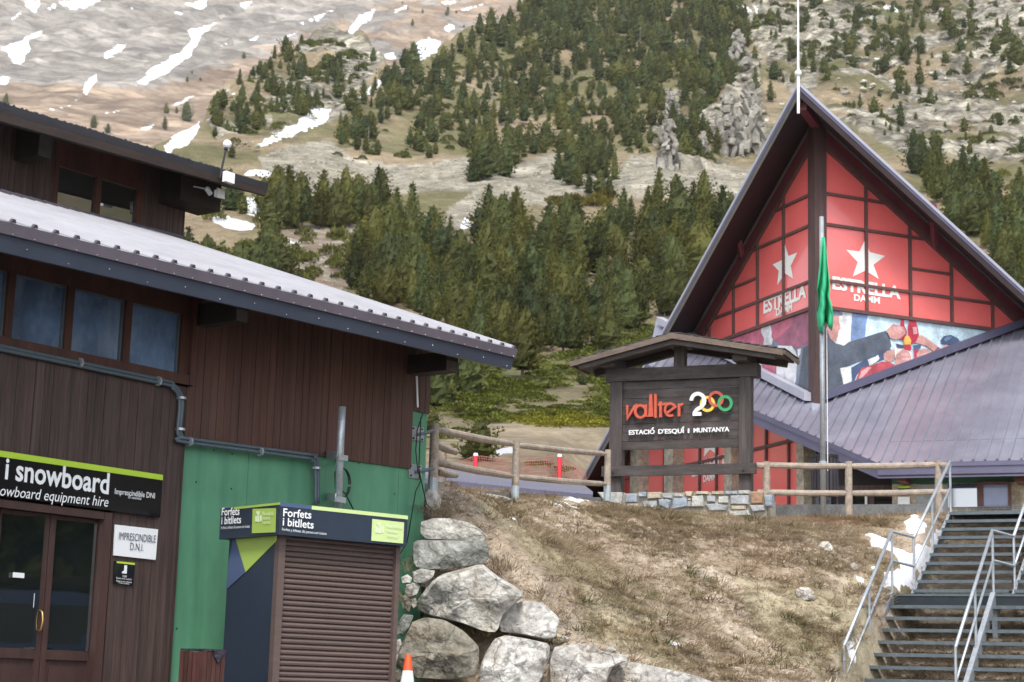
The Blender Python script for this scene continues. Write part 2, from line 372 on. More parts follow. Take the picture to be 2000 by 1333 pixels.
def rock_amount(px, py, x, y):
    """0..1 craggy ground: the spur on the left, the crags right of the wood, the pale slope on the right"""
    j = (fbm(x*.03, y*.03, 3)-.5)*70
    a = inpoly(px+j, py-j, [(410, 200), (500, 120), (640, 55), (750, 110), (690, 210), (520, 300), (430, 300)])*0.55
    a = np.maximum(a, inpoly(px+j, py+j*.5, [(1480, -60), (2400, -60), (2400, 330), (1760, 300), (1560, 190), (1440, 60)])*.75)
    a = np.maximum(a, inpoly(px+j*.3, py+j*.3, [(1270, 170), (1345, 180), (1390, 130), (1480, 90), (1510, 280), (1360, 330), (1280, 320)])*1.0)
    return a
def hill_z(x, y, detail=True):
    r = np.hypot(x, y); az = np.arctan2(x, y)
    z = profile(r)
    el = np.interp(az, _raz, _rel)
    # ridge distance for this azimuth: where profile reaches that elevation
    rr = np.interp(el, _relR, _rR)
    over = np.clip(r-rr, 0, None)
    zr = CZ + el*rr
    z = np.where(r > rr, zr + np.minimum(.22*over, 14*(1-np.exp(-over/60))) - .28*np.maximum(over-30, 0), z)
    flat = smooth((az-.020)/.03)*smooth((66-r)/14)                       # building plot on the right
    z = z*(1-flat) + np.minimum(z, 4.45)*flat
    z = np.where((r < 44) & (x < -1.3), np.minimum(z, 3.0), z)
    if detail:
        amp = np.clip((r-55)/120, 0, 1)
        z = z + amp*((fbm(x*.018, y*.018, 4)-.5)*16*np.clip(r/400, .25, 1) + (fbm(x*.09+5, y*.09, 3)-.5)*3.2)
        z = z + np.clip((r-45)/60, 0, 1)*(fbm(x*.25, y*.25, 3)-.5)*.7
    return z
_rR = np.linspace(45, 1400, 500); _relR = np.maximum.accumulate((profile(_rR)-CZ)/_rR)

SNOW = [[(45, 0), (80, 0), (75, 30), (50, 15)], [(115, 8), (150, -6), (205, 0), (165, 20), (120, 18)], [(0, 92), (30, 82), (60, 66), (82, 58), (84, 66), (55, 82), (62, 100), (40, 125), (22, 125), (14, 102)],
 [(200, 105), (235, 85), (252, 82), (225, 110), (205, 118)], [(258, 168), (300, 130), (345, 105), (368, 85), (368, 58), (380, 52), (420, 50), (392, 75), (372, 112), (330, 142), (280, 168)], [(125, 200), (195, 178), (150, 197)],
 [(162, 192), (165, 160), (190, 140), (188, 160), (168, 190)], [(478, 82), (522, 60), (500, 80)], [(568, 48), (642, 26), (612, 46)], [(676, 66), (700, 30), (738, 13), (722, 42), (690, 68)], [(328, 207), (402, 176), (352, 207)],
 [(308, 294), (345, 264), (392, 235), (394, 252), (366, 287), (330, 298)], [(495, 284), (560, 246), (610, 213), (652, 210), (642, 237), (582, 264), (512, 284)], [(692, 198), (745, 146), (755, 154), (722, 188)],
 [(800, 112), (813, 80), (835, 71), (868, 80), (850, 102), (820, 120)], [(748, 108), (770, 103), (778, 115), (760, 120)], [(862, 60), (880, 46), (892, 52), (880, 64)], [(-5, 150), (20, 150), (10, 170), (-5, 168)], [(262, 256), (312, 238), (290, 258)],
 [(403, 430), (440, 423), (502, 440), (492, 452), (440, 447)], [(455, 342), (510, 333), (545, 340), (520, 353)], [(478, 385), (512, 392), (510, 432), (478, 420)], [(553, 466), (602, 476), (570, 482)], [(680, 475), (718, 485), (690, 492)],
 [(960, 880), (1000, 872), (1010, 885), (970, 890)], [(1430, 5), (1500, 20), (1440, 30)], [(1660, 35), (1690, 30), (1680, 44)], [(1725, 8), (1775, 5), (1760, 20), (1730, 18)], [(1700, 112), (1728, 118), (1715, 125)],
 [(455, 10), (500, -5), (480, 20)], [(350, 8), (420, -4), (395, 20)], [(840, 10), (900, -4), (880, 12)], [(600, 215), (612, 211), (606, 219)], [(985, 512), (1010, 515), (995, 524)], [(975, 610), (1005, 600), (1000, 625)], [(1090, 600), (1120, 606), (1100, 615)], [(905, 430), (915, 420), (925, 440), (900, 450)]]
for _a, _b, _w in [((440, 196), (482, 172), 3), ((556, 74), (584, 62), 4), ((590, 112), (606, 104), 3), ((286, 62), (312, 78), 3), ((400, 62), (440, 30), 4), ((600, 40), (668, 14), 4), ((300, 100), (330, 60), 3), ((330, 20), (360, 30), 4), ((90, 20), (130, 2), 5), ((240, 10), (262, 22), 3), ((170, 140), (188, 122), 3),
     ((120, 70), (150, 52), 3), ((430, 90), (452, 84), 3), ((540, 20), (566, 8), 4), ((900, 20), (960, 4), 3), ((770, 22), (800, 10), 4), ((640, 120), (664, 104), 3), ((20, 40), (50, 20), 5), ((98, 216), (140, 206), 3), ((204, 222), (236, 216), 3), ((470, 50), (500, 34), 3)]:
    SNOW.append([(_a[0], _a[1]-_w), (_b[0], _b[1]-_w*.6), (_b[0], _b[1]+_w*.6), (_a[0], _a[1]+_w)])
def snow_amount(px, py, jx, jy):
    s = np.zeros(px.shape)
    for poly in SNOW:
        p = np.array(poly, float); lo, hi = p.min(0)-14, p.max(0)+14
        sel = (px > lo[0]) & (px < hi[0]) & (py > lo[1]) & (py < hi[1])
        if not sel.any(): continue
        a = np.zeros(sel.sum())
        for ox, oy in ((0, 0), (3, 0), (-3, 0), (0, 3), (0, -3)): a += inpoly(px[sel]+jx[sel]+ox, py[sel]+jy[sel]+oy, poly)
        s[sel] = np.maximum(s[sel], a/5)
    return s
SCREE = [(505, 310), (560, 285), (640, 275), (700, 315), (800, 325), (915, 308), (932, 348), (1010, 322), (1092, 298), (1082, 350), (1205, 332), (1235, 303), (1480, 332), (1450, 385), (1180, 388), (1160, 372), (1080, 398), (960, 398), (900, 455), (870, 470), (880, 405), (930, 372), (700, 378), (640, 400), (560, 365), (520, 345)]
HEATH = [(500, 455), (720, 430), (720, 560), (620, 580), (520, 530)]
MEADOW = [(940, 820), (1060, 830), (1215, 820), (1215, 900), (1300, 1000), (800, 1000), (830, 880)]
SHRUB = [(780, 700), (860, 690), (1100, 690), (1330, 600), (1330, 860), (1200, 842), (1000, 822), (930, 838), (800, 900)]
BROWN = [(-100, 160), (150, 165), (300, 178), (480, 110), (640, 52), (760, 5), (1100, -10), (1100, 400), (-100, 460)]
def zone_colour(px, py, x, y, far):
    n1 = fbm(x*.06, y*.06, 4); n2 = fbm(x*.012+3, y*.012, 3); n3 = fbm(x*.4, y*.4, 3)
    jx = (fbm(x*.05+40, y*.05, 4)-.5)*60; jy = (fbm(x*.05, y*.05+70, 4)-.5)*40
    if far: jx *= .8; jy *= .8
    X, Y = px+jx, py+jy
    c = np.zeros(px.shape+(3,))
    def put(mask, col, col2=None, f=None):
        col = np.array(col); v = col if col2 is None else col[None, :]*(1-f[mask][:, None])+np.array(col2)[None, :]*f[mask][:, None]
        c[mask] = v
    al = np.ones(px.shape, bool)
    f = smooth((n1-.35)/.3)
    if far:
        put(al, (.31, .28, .245), (.44, .40, .35), f)
        put(inpoly(X, Y, BROWN), (.35, .255, .18), (.46, .35, .255), f)
        put((fbm(x*.02, y*.02+9, 4) > .58) & (Y < 120), (.33, .295, .255))
    else:
        put(al, (.30, .235, .15), (.17, .155, .075), f)
        put(Y < 40, (.22, .175, .11), (.13, .13, .06), f)
        ra = rock_amount(px, py, x, y)
        rk = (ra > .2) & (fbm(x*.05+9, y*.05, 4) > .56-.17*ra); zone_colour.rock = np.where(rk, 1.0, ra*.5)
        put(rk, (.33, .295, .225), (.52, .48, .385), smooth((n3-.3)/.4))
        put(inpoly(X, Y, HEATH), (.24, .18, .13), (.36, .31, .25), smooth((n3-.4)/.25))
        put(inpoly(X*1.0, py+jy*.35, SHRUB), (.175, .17, .075), (.28, .235, .14), f)
        scm = inpoly(px+jx*.35, py+jy*.25, SCREE); zone_colour.rock = np.where(scm, .45, zone_colour.rock); put(scm, (.34, .31, .24), (.46, .42, .335), smooth((n3-.3)/.35))
        put(inpoly(px+jx*.3, py+jy*.15, MEADOW), (.34, .265, .175), (.43, .35, .24), f)
        put(py > 1010, (.3, .24, .15), (.2, .18, .1), f)
    return c, jx*.22, jy*.3
def polar_mesh(name, azs, rs, zf, far, m, label=None):
    AZ, R_ = np.meshgrid(azs, rs, indexing='ij'); x = R_*np.sin(AZ); y = R_*np.cos(AZ); z = zf(x, y)
    if not far:
        q = np.stack([x, y, z], -1)-EYE; k = FPX/np.maximum(q@fw, 1); px = 1000+k*(q@RV); py = 666.5-k*(q@UV)
        ra = rock_amount(px, py, x, y)
        crag = np.abs(fbm(x*.06, y*.06, 5)-.5)*2
        z = z + ra*(crag-.25)*np.clip(R_/60, 0, 9) + ra*(fbm(x*.3, y*.3, 3)-.5)*3
    q = np.stack([x, y, z], -1)-EYE; dd = q@fw; k = FPX/np.maximum(dd, 1); px = 1000+k*(q@RV); py = 666.5-k*(q@UV)
    c, jx, jy = zone_colour(px, py, x, y, far); rock_ = np.ones(px.shape) if far else zone_colour.rock; s = snow_amount(px, py, jx, jy)
    if not far: s = np.where(py > 860, s, s)
    n, k2 = AZ.shape; idx = np.arange(n*k2).reshape(n, k2)
    T = np.stack([idx[:-1, :-1], idx[:-1, 1:], idx[1:, 1:], idx[1:, :-1]], -1).reshape(-1, 4)
    me = np_mesh(name, np.stack([x, y, z], -1).reshape(-1, 3), T[:, ::-1], c.reshape(-1, 3), m, True, {'snow': s.ravel(), 'rock': rock_.ravel()})
    return link(name, me, 'structure')
m_hill = attr_mat('hill_ground', var=.34, nscale=.35, bump=1.0, bdist=.7, bscale=.9, snow=.25, cracks=((.10, .45), (.32, .5)))
m_mtn = attr_mat('mountain_ground', var=.17, nscale=.06, bump=.7, bdist=6, bscale=.10, snow=.07, cracks=((.02, .85), (.06, .8)))
_fr = np.radians(17.2)
azs = np.concatenate([np.linspace(math.radians(-40), -_fr, 30, endpoint=False), np.linspace(-_fr, _fr, 470, endpoint=False), np.linspace(_fr, math.radians(112), 90)])
rs = np.concatenate([np.geomspace(34, 70, 40, endpoint=False), np.geomspace(70, 1000, 330), [1060, 1150, 1300]])
polar_mesh('hill', azs, rs, hill_z, False, m_hill)
def mtn_z(x, y):
    r = np.hypot(x, y); az = np.arctan2(x, y)
    t = np.clip((r-700)/2600, 0, 1)
    e = .235 + .30*t**.8
    z = CZ + e*r
    w = fbm(x*.0012+2, y*.0012, 4)-.5; gul = np.abs(fbm(x*.010-r*.0035, r*.0022, 5)-.5)
    return z + w*70*np.clip((r-800)/600, .1, 1) - (.25-gul)*26*np.clip((r-900)/500, .1, 1) + (fbm(x*.03, y*.03, 4)-.5)*(6+10*smooth((r-1200)/500)) - np.abs(fbm(x*.022-r*.006, r*.004, 5)-.5)*16*smooth((r-1350)/500)
azm = np.concatenate([np.linspace(math.radians(-32), math.radians(-17), 20, endpoint=False), np.linspace(math.radians(-17), math.radians(6), 330, endpoint=False), np.linspace(math.radians(6), math.radians(30), 40)])
polar_mesh('mountain', azm, np.geomspace(760, 3400, 300), mtn_z, True, m_mtn)

def hill_hit(px, py):
    """where the line of sight through a pixel meets the hill"""
    d = ray(px, py); d = d/math.hypot(d[0], d[1])
    rr_ = np.geomspace(46, 1100, 500); P = EYE[None, :]+d[None, :]*rr_[:, None]
    b = P[:, 2] < hill_z(P[:, 0], P[:, 1])
    if not b.any(): return None
    i = int(np.argmax(b)); r = rr_[i]
    if i == 0: return P[0]
    lo, hi = rr_[i-1], r
    for _ in range(8):
        mid = (lo+hi)/2; p = EYE+d*mid
        if p[2] < hill_z(p[0], p[1]): hi = mid
        else: lo = mid
    return EYE+d*hi

# the stairs that climb the bank: feet of both flights, lines of sight met with the vertical planes of the stringers
AS = horiz(25.0); SS = V3(AS[1], -AS[0], 0)
T0 = at(1857, 1004, 31.0)
# the feet of both flights: lines of sight met with the vertical planes of the stringers
foot = hit(1783.5, 1163, T0, SS); run_u = float(np.dot(T0-foot, AS)); rise_u = float(T0[2]-foot[2])
NU = 10; st_run, st_rise = run_u/9.5, rise_u/9.5
zl_ = foot[2]
d_ = ray(1743, 1160); fl0 = EYE+d_*((zl_-EYE[2])/d_[2]); land = float(np.dot(foot-fl0, AS))
lowp = hit(1673.5, 1332, fl0, SS); lo_slope = float((fl0[2]-lowp[2])/np.dot(fl0-lowp, AS)); lo_rise = .187; lo_run = lo_rise/lo_slope

# near bank: a surface through measured points
_bk = [at(*p) for p in [(860, 985, 21.6), (930, 975, 24), (1000, 968, 27), (1090, 975, 29.2), (1180, 985, 31), (1400, 1002, 31.6), (1600, 1003, 32), (1830, 1003, 31.6), (2050, 1010, 31),
  (955, 1060, 21.6), (1040, 1150, 21.1), (1105, 1205, 20.9), (1235, 1283, 20.8), (1390, 1335, 20.9), (1200, 1130, 24.5), (1400, 1150, 25.5), (1600, 1150, 26.9), (1500, 1290, 23.2), (1650, 1335, 24.6), (1300, 1050, 28), (1550, 1050, 29.3),
  (1760, 1170, 28.0), (1900, 1180, 28), (1720, 1290, 25.6), (2000, 1300, 25), (2100, 1180, 27.5)]]
_bk += [V3(-1, 19.3, .8), V3(1, 18.6, .75), V3(3.5, 19, .8), V3(6, 20, .9), V3(10, 21, 1.0), V3(15, 24, 1.8), V3(15, 31, 4.6), V3(-1, 26, 3.9), V3(1, 31, 4.5), V3(5, 34, TERR), V3(14, 35, TERR), V3(0, 35, TERR-.1), V3(9, 33.5, TERR)]
_bp = np.array(_bk); _n = len(_bp)
def _U(r): return np.where(r > 1e-9, r*r*np.log(r+1e-12), 0)
_K = _U(np.linalg.norm(_bp[:, None, :2]-_bp[None, :, :2], axis=2)) + np.eye(_n)*.4
_Pm = np.hstack([np.ones((_n, 1)), _bp[:, :2]])
_sol = np.linalg.solve(np.block([[_K, _Pm], [_Pm.T, np.zeros((3, 3))]]), np.concatenate([_bp[:, 2], np.zeros(3)]))
def bank_z(x, y, bumps=True):
    x = np.asarray(x, float); y = np.asarray(y, float)
    d = np.sqrt((x[..., None]-_bp[:, 0])**2+(y[..., None]-_bp[:, 1])**2)
    z = _U(d)@_sol[:_n] + _sol[_n] + _sol[_n+1]*x + _sol[_n+2]*y
    t = smooth((y-33)/1.5); z = z*(1-t)+(TERR-.05)*t; t = np.maximum(t, smooth((y-28.5)/3)); z = z-.07*smooth((y-29.5)/1.5)*smooth((33-y)/1.0)*smooth((7.2-x)/1)
    if bumps: z = z + ((fbm(x*1.3, y*1.3, 4)-.5)*.17 + (fbm(x*5, y*5, 3)-.5)*.15)*(1-t*.85)
    pa = (T0[0]-x)*AS[0]+(T0[1]-y)*AS[1]; pw = (x-T0[0])*SS[0]+(y-T0[1])*SS[1]
    zs = np.where(pa < run_u, T0[2]-rise_u/run_u*pa, np.where(pa < run_u+land, zl_, zl_-lo_slope*(pa-run_u-land)))
    cap = zs-.55-.10*np.clip(pa, 0, 3)/3; w_ = smooth((pw+.32)/.36)*smooth((pa+.3)/.5)*smooth((8.5-pa)/1.5)
    return z*(1-w_)+np.minimum(z, cap)*w_
gx, gy = np.meshgrid(np.linspace(-.9, 15.5, 300), np.linspace(18.6, 44, 330), indexing='ij'); gz = bank_z(gx, gy)
_c = np.zeros(gx.shape+(3,)); _f1 = smooth((fbm(gx*.55, gy*.55, 4)-.38)/.24)[..., None]; _f2 = smooth((fbm(gx*.8+30, gy*.8, 4)-.56)/.10)[..., None]; _f3 = smooth((fbm(gx*1.6+3, gy*1.6+8, 4)-.57)/.08)[..., None]
_c[:] = (.34, .27, .20); _c = _c*(1-_f1)+np.array((.46, .38, .295))*_f1; _c = _c*(1-_f3*.7)+np.array((.26, .195, .13))*_f3*.7; _c = _c*(1-_f2*.4)+np.array((.18, .175, .07))*_f2*.4
BSNOW = [[(1775, 1080), (1840, 1035), (1850, 1050), (1820, 1090), (1790, 1120), (1770, 1160), (1725, 1145), (1745, 1110)], [(1690, 1050), (1720, 1048), (1745, 1078), (1715, 1072)], [(1780, 1010), (1815, 1025), (1790, 1045), (1760, 1040)],
  [(1672, 1130), (1690, 1125), (1708, 1140), (1680, 1143)], [(1735, 1070), (1775, 1075), (1770, 1100), (1740, 1095)], [(1690, 1103), (1720, 1100), (1710, 1115)], [(1650, 1255), (1690, 1265), (1695, 1300), (1655, 1290)], [(1740, 1200), (1768, 1198), (1765, 1212)], [(1625, 1320), (1650, 1325), (1640, 1333)],
  [(985, 1022), (1002, 1022), (1008, 1030), (992, 1030)], [(1060, 982), (1120, 980), (1185, 988), (1100, 988)], [(1530, 998), (1560, 996), (1545, 1004)], [(1295, 1265), (1330, 1265), (1315, 1271)], [(1735, 1225), (1765, 1222), (1750, 1235)]]
q = np.stack([gx, gy, gz], -1)-EYE; k = FPX/(q@fw); bpx = 1000+k*(q@RV); bpy_ = 666.5-k*(q@UV)
_s = np.zeros(gx.shape); _jx = (fbm(gx*4, gy*4, 5)-.5)*46; _jy = (fbm(gx*4+9, gy*4, 5)-.5)*30
for poly in BSNOW: _s = np.maximum(_s, inpoly(bpx+_jx, bpy_+_jy, poly)*1.0)
for _ in range(1):
    p = np.pad(_s, 1, mode='edge'); _s = (p[1:-1, 1:-1]*2+p[:-2, 1:-1]+p[2:, 1:-1]+p[1:-1, :-2]+p[1:-1, 2:])/6
gz = gz + _s*.06; _s = _s*1.3
idx = np.arange(gx.size).reshape(gx.shape)
T = np.stack([idx[:-1, :-1], idx[1:, :-1], idx[1:, 1:], idx[:-1, 1:]], -1).reshape(-1, 4)
m_bank = attr_mat('bank_turf', var=.30, nscale=3.0, bump=.5, bdist=.05, bscale=14, snow=2.5)
link('grassy_bank', np_mesh('grassy_bank', np.stack([gx, gy, gz], -1).reshape(-1, 3), T, _c.reshape(-1, 3), m_bank, True, {'snow': _s.ravel()}), 'structure')
# yard in front, one sheet to beyond the frame
m_yard = mat('yard_gravel', (.11, .105, .10), rough=.95, var=.3, scale=2.5, fine=.3, bump=.4, bscale=30)
gb = MB(); ys = [-60, 0, 4, 9, 14, 22, 60]; zs_ = [-.1, -.05, .1, .5, .82, .84, .84]
for i in range(len(ys)-1): gb.add([(-60, ys[i], zs_[i]), (80, ys[i], zs_[i]), (80, ys[i+1], zs_[i+1]), (-60, ys[i+1], zs_[i+1])], [(0, 1, 2, 3)])
obj('ground', gb, m_yard, kind='structure')
# ------------------------------------------------------------------ the wooden building on the left
BW = (.056, .033, .028)
m_board = mat('stained_boards', BW, rough=.62, var=.42, scale=(9, 9, .55), rot=ROTF, fine=.35, rnd=.12, bump=.25, streak=((.125, .10, .09), .45, (26, 26, .35)))
m_board_red = mat('sheltered_boards', (.080, .034, .024), rough=.55, var=.38, scale=(11, 11, .5), rot=ROTF, fine=.3, rnd=.10, bump=.2, streak=((.10, .062, .05), .45, (16, 16, .4)))
m_frame = mat('window_wood', (.068, .026, .017), rough=.55, var=.35, scale=(5, 5, 1.5), rot=ROTF, fine=.2)
m_door = mat('door_wood', (.052, .026, .022), rough=.5, var=.3, scale=(8, 8, .8), rot=ROTF, fine=.25)
m_dark = mat('dark_timber', (.028, .018, .015), rough=.7, var=.35, scale=(4, 4, 4), rot=ROTF, fine=.2)
m_green = mat('green_paint', (.10, .285, .165), rough=.55, var=.15, scale=(1.1, 1.1, .6), rot=ROTF, fine=.06, streak=((.05, .19, .11), .5, (7, 7, .5)), bump=.04)
m_slate = mat('slate_blue_metal', (.034, .042, .064), rough=.42, var=.14, scale=1.2, fine=.08)
m_lip = mat('purple_metal', (.085, .070, .088), rough=.45, var=.15, scale=1.5, fine=.08)
m_roofm = mat('pale_roof_sheet', (.36, .355, .38), rough=.45, metal=.0, var=.10, scale=.8, fine=.05, streak=((.27, .265, .29), .5, (3, .5, .5)))
m_rivet = mat('steel_rivet', (.5, .5, .52), rough=.35, metal=.6, var=.05)
m_white = mat('white_enamel', (.82, .83, .84), rough=.4, var=.03, scale=3)
m_black = mat('black_sign_face', (.008, .008, .011), rough=.22, var=.1, scale=2, coat=.3)
m_lime = mat('lime_print', (.46, .66, .055), rough=.4, var=.05, scale=3)
m_ink = mat('dark_ink', (.06, .06, .10), rough=.5, var=.05)
m_galv = mat('galvanised_steel', (.42, .45, .48), rough=.42, metal=.55, var=.18, scale=9, fine=.15)
m_pvc = mat('slate_conduit', (.085, .115, .135), rough=.45, var=.12, scale=8)
m_cable = mat('black_cable', (.012, .012, .013), rough=.5, var=.1)
def glass(name, col, rough=.06, spec=.5, dust=None):
    m = mat(name, col, rough=rough, var=.15, scale=(1.5, 1.5, 1.0), spec=spec); m.node_tree.nodes['Principled BSDF'].inputs['IOR'].default_value = 2.4
    return m
m_glass = glass('dark_glass', (.010, .014, .014), .025, .9)
m_bluepane = mat('sky_tinted_dusty_pane', (.11, .17, .28), rough=.16, var=.40, scale=(2.4, 2.4, 1.6), rot=ROTF, fine=.12, streak=((.28, .33, .40), .6, (5, 5, 1.2)), spec=.5)  # sky reflection tinted into the blue of the dusty panes
m_brass = mat('brass', (.55, .36, .12), rough=.35, metal=.8, var=.2)

def FP(s, z, off=0.0): return V3(pF[0]+dF[0]*s+nF[0]*off, pF[1]+dF[1]*s+nF[1]*off, z)
def fs(px, py, off=0.0):
    h = hit(px, py, pF+nF*off, nF); return float(np.dot(h-pF, dF)), float(h[2])
def fp(px, py, off=0.0): return hit(px, py, pF+nF*off, nF)
FLOOR = .9
sc, _ = fs(832, 900)                                              # right-hand corner of the wall
bld = thing('ski_hire_building', 'dark wooden building on the left with pale ribbed metal roof and green lower wall', 'building', FP(1.5, .8, -3))
mb = MB(); mb.box(FP(-9, .6, -7), dF*(sc+9-.02), nF*(7-.06), Z*4.9); obj('wall', mb, m_dark, bld)
sg = fs(355, 865)[0]
# green lower wall: three panels with open joints, then the strip at the corner
def zlo(s):                                                       # lower edge of the upper cladding
    a, b = fs(360, 855), fs(803, 917); return lerp(a[1], b[1], (s-a[0])/(b[0]-a[0]))
sj1, sj2, snotch = fs(484, 930)[0], fs(778, 950)[0], fs(804, 860)[0]
znotch = fs(820, 806)[1]
for a, b in ((sg, sj1), (sj1, sj2), (sj2, sc)):
    mb = MB(); mb.box(FP(a+.003, .6, -.05), dF*(b-a-.006), nF*.05, Z*(zlo(b)+.14-.6)); obj('green_panel', mb, m_green, bld)
mb = MB(); mb.box(FP(snotch, zlo(sc)+.14, -.05), dF*(sc-snotch-.003), nF*.047, Z*(znotch-zlo(sc)-.14)); obj('green_panel', mb, m_green, bld)
for px, py in ((453, 887), (452, 955), (383, 942), (770, 965), (392, 872), (418, 880), (700, 905), (345, 1228)):
    s_, z_ = fs(px, py); mb = MB(); mb.tube([FP(s_, z_, -.01), FP(s_, z_, .003)], .010, 8); obj('bolt_hole', mb, m_cable, bld)
# upper cladding, board by board
W = .105; s = sg+.01
zsof = lambda s_: 5.52
while s < sc-.02:
    w = min(W, sc-.004-s); zb = zlo(s+w/2) if s < snotch-.05 else znotch
    o = RNG.uniform(0, .006); mb = MB(); mb.box(FP(s, zb, .0), dF*(w-.005), nF*(.028+o), Z*(5.62-zb)); obj('board', mb, m_board_red, bld); s += W
# windows
wl = [fs(25, 537), fs(127, 562), fs(140, 566), fs(240, 588), fs(253, 590), fs(350, 610)]
WT = np.mean([p[1] for p in wl]); WB = np.mean([fs(10, 665)[1], fs(119, 687)[1], fs(233, 709)[1], fs(343, 727)[1]])
edges = [p[0] for p in wl]; stepw = edges[2]-edges[0]
spans = [(edges[0]-stepw*k_, edges[1]-stepw*k_) for k_ in (3, 2, 1)] + [(edges[0], edges[1]), (edges[2], edges[3]), (edges[4], edges[5])]
wf = MB(); we = edges[5]+.13; ws = spans[0][0]-.1
wf.box(FP(ws, WB-.10, .02), dF*(we-ws+.05), nF*.07, Z*.10); wf.box(FP(ws, WT, .0), dF*(we-ws), nF*.05, Z*.42)
prev = ws
for a, b in spans: wf.box(FP(prev, WB, .0), dF*(a-prev), nF*.055, Z*(WT-WB)); prev = b
wf.box(FP(prev, WB, .0), dF*(we-prev), nF*.055, Z*(WT-WB))
wf.box(FP(we-.02, WB-.1, .0), dF*.05, nF*.10, Z*(WT-WB+.35))
wfo = obj('window_frame', wf, m_frame, bld)
for a, b in spans:
    mb = MB(); mb.box(FP(a, WB, -.02), dF*(b-a), nF*.012, Z*(WT-WB)); obj('pane', mb, m_bluepane, wfo)
    bd = .018; bm_ = MB(); bm_.box(FP(a, WB, -.008), dF*bd, nF*.03, Z*(WT-WB)); bm_.box(FP(b-bd, WB, -.008), dF*bd, nF*.03, Z*(WT-WB)); bm_.box(FP(a+bd, WB, -.008), dF*(b-a-2*bd), nF*.03, Z*bd); bm_.box(FP(a+bd, WT-bd, -.008), dF*(b-a-2*bd), nF*.03, Z*bd); obj('bead', bm_, m_pvc, wfo)
# left wall boards round the door
dr_o = fs(208, 1003)[0]; dr_t = fs(150, 1000)[1]+.02; dl_o = fs(-160, 980)[0]
s = -4.0; W = .105
while s < sg-.01:
    w = min(W, sg-s); zb = .6 if not (dl_o-.02 < s+w/2 < dr_o+.02) else dr_t+.03
    o = RNG.uniform(0, .006); mb = MB(); mb.box(FP(s, zb, .0), dF*(w-.004), nF*(.05+o), Z*(WB-.12-zb)); obj('board', mb, m_board, bld); s += W
# door: frame, leaves with glass, panels, handle
fr = MB(); fo = .03
fr.box(FP(dr_o-.09, FLOOR, -.02), dF*.10, nF*.10, Z*(dr_t-FLOOR)); fr.box(FP(dl_o, dr_t-.07, -.02), dF*(dr_o-dl_o-.095), nF*.10, Z*.07); obj('door_frame', fr, m_door, bld)
gx0, gx1 = fs(101, 1100, -.03)[0], fs(181, 1100, -.03)[0]; gl1 = fs(78, 1100, -.03)[0]; gt = fs(140, 1018, -.03)[1]; gb_ = fs(130, 1271, -.03)[1]; lp = fs(130, 1290, -.03)[1]
def leaf(a, b, ga, gb2, label):
    f = MB(); D = nF*.05; O_ = -.06; top = dr_t-.075
    f.box(FP(a, FLOOR+.02, O_), dF*(ga-a), D, Z*(top-FLOOR-.02)); f.box(FP(gb2, FLOOR+.02, O_), dF*(b-gb2), D, Z*(top-FLOOR-.02))
    f.box(FP(ga, gt, O_), dF*(gb2-ga), D, Z*(top-gt)); f.box(FP(ga, lp, O_), dF*(gb2-ga), D, Z*(gb_-lp)); f.box(FP(ga, FLOOR+.02, O_), dF*(gb2-ga), D, Z*.12)
    d = obj('door', f, m_door, bld, label)
    g = MB(); g.box(FP(ga, gb_, O_-.012), dF*(gb2-ga)+nF*(gb2-ga)*.13, nF*.006, Z*(gt-gb_)); obj('glass_pane', g, m_glass, d)
    p = MB(); p.box(FP(ga, FLOOR+.14, O_+.005), dF*(gb2-ga), nF*.02, Z*(lp-FLOOR-.14)); p.box(FP(ga+.05, FLOOR+.2, O_+.025), dF*(gb2-ga-.1), nF*.012, Z*(lp-FLOOR-.26)); obj('door_panel', p, m_door, d)
    return d
mid = (gx0+gl1)/2; wleaf = gx1-gx0
leaf(mid+.004, dr_o-.094, gx0, gx1, None)
dl = leaf(mid-(dr_o-.094-mid), mid-.004, gl1-wleaf, gl1, 'glazed door leaf with brass handle and stickers')
hd = MB(); s_, z1 = fs(79, 1192, .0); _, z0 = fs(78, 1234, .0)
hd.tube([FP(mid-.05, z0, -.01), FP(mid-.05, z0+.02, .035), FP(mid-.05, (z0+z1)/2, .05), FP(mid-.05, z1-.02, .035), FP(mid-.05, z1, -.01)], .009, 8); obj('handle', hd, m_brass, dl, smooth=True)
for (x0, y0, x1, y1) in ((22, 1120, 45, 1128), (62, 1160, 70, 1187)):
    a, b = fs(x0, y1, -.03), fs(x1, y0, -.03); mb = MB(); mb.box(FP(a[0], a[1], -.012), dF*(b[0]-a[0]), nF*.003, Z*(b[1]-a[1])); obj('sticker', mb, m_white, dl)

# main roof: eave line measured on a plane 1.1 m in front of the wall
EO = 1.1
e0, e1 = fp(0, 430, EO), fp(1010, 683, EO); ed = unit(e1-e0); e0 = e0-ed*6.5
eL = np.linalg.norm(e1-e0)
riv = -nF+Z*.35; nr = unit(np.cross(ed, riv)); nr = nr if nr[2] > 0 else -nr
def RP(px, py): return hit(px, py, e0, nr)
K = 9.0
rf = MB(); rf.prism([e0, e1, e1+riv*K, e0+riv*K], -nr*.03); roof = obj('roof', rf, m_roofm, bld)
k_ = int(eL/.232)
for i in range(k_+1):
    p = e1-ed*(.06+i*.232)
    mb = MB(); w = .03; a = ed*w
    prof = [p-a*1.0-nF*-.012, p-a*.45+nr*.032+nF*.012, p+a*.45+nr*.032+nF*.012, p+a*1.0+nF*.012]
    mb.prism(prof, riv*.03, 1); mb.prism([q_+riv*.031 for q_ in prof], riv*K, 0); obj('rib', mb, [m_roofm, m_lip], roof)
fb0, fb1 = fp(0, 492, EO-.02), fp(998, 722, EO-.02); fbd = unit(fb1-fb0); fb0 = fb0-fbd*6.5
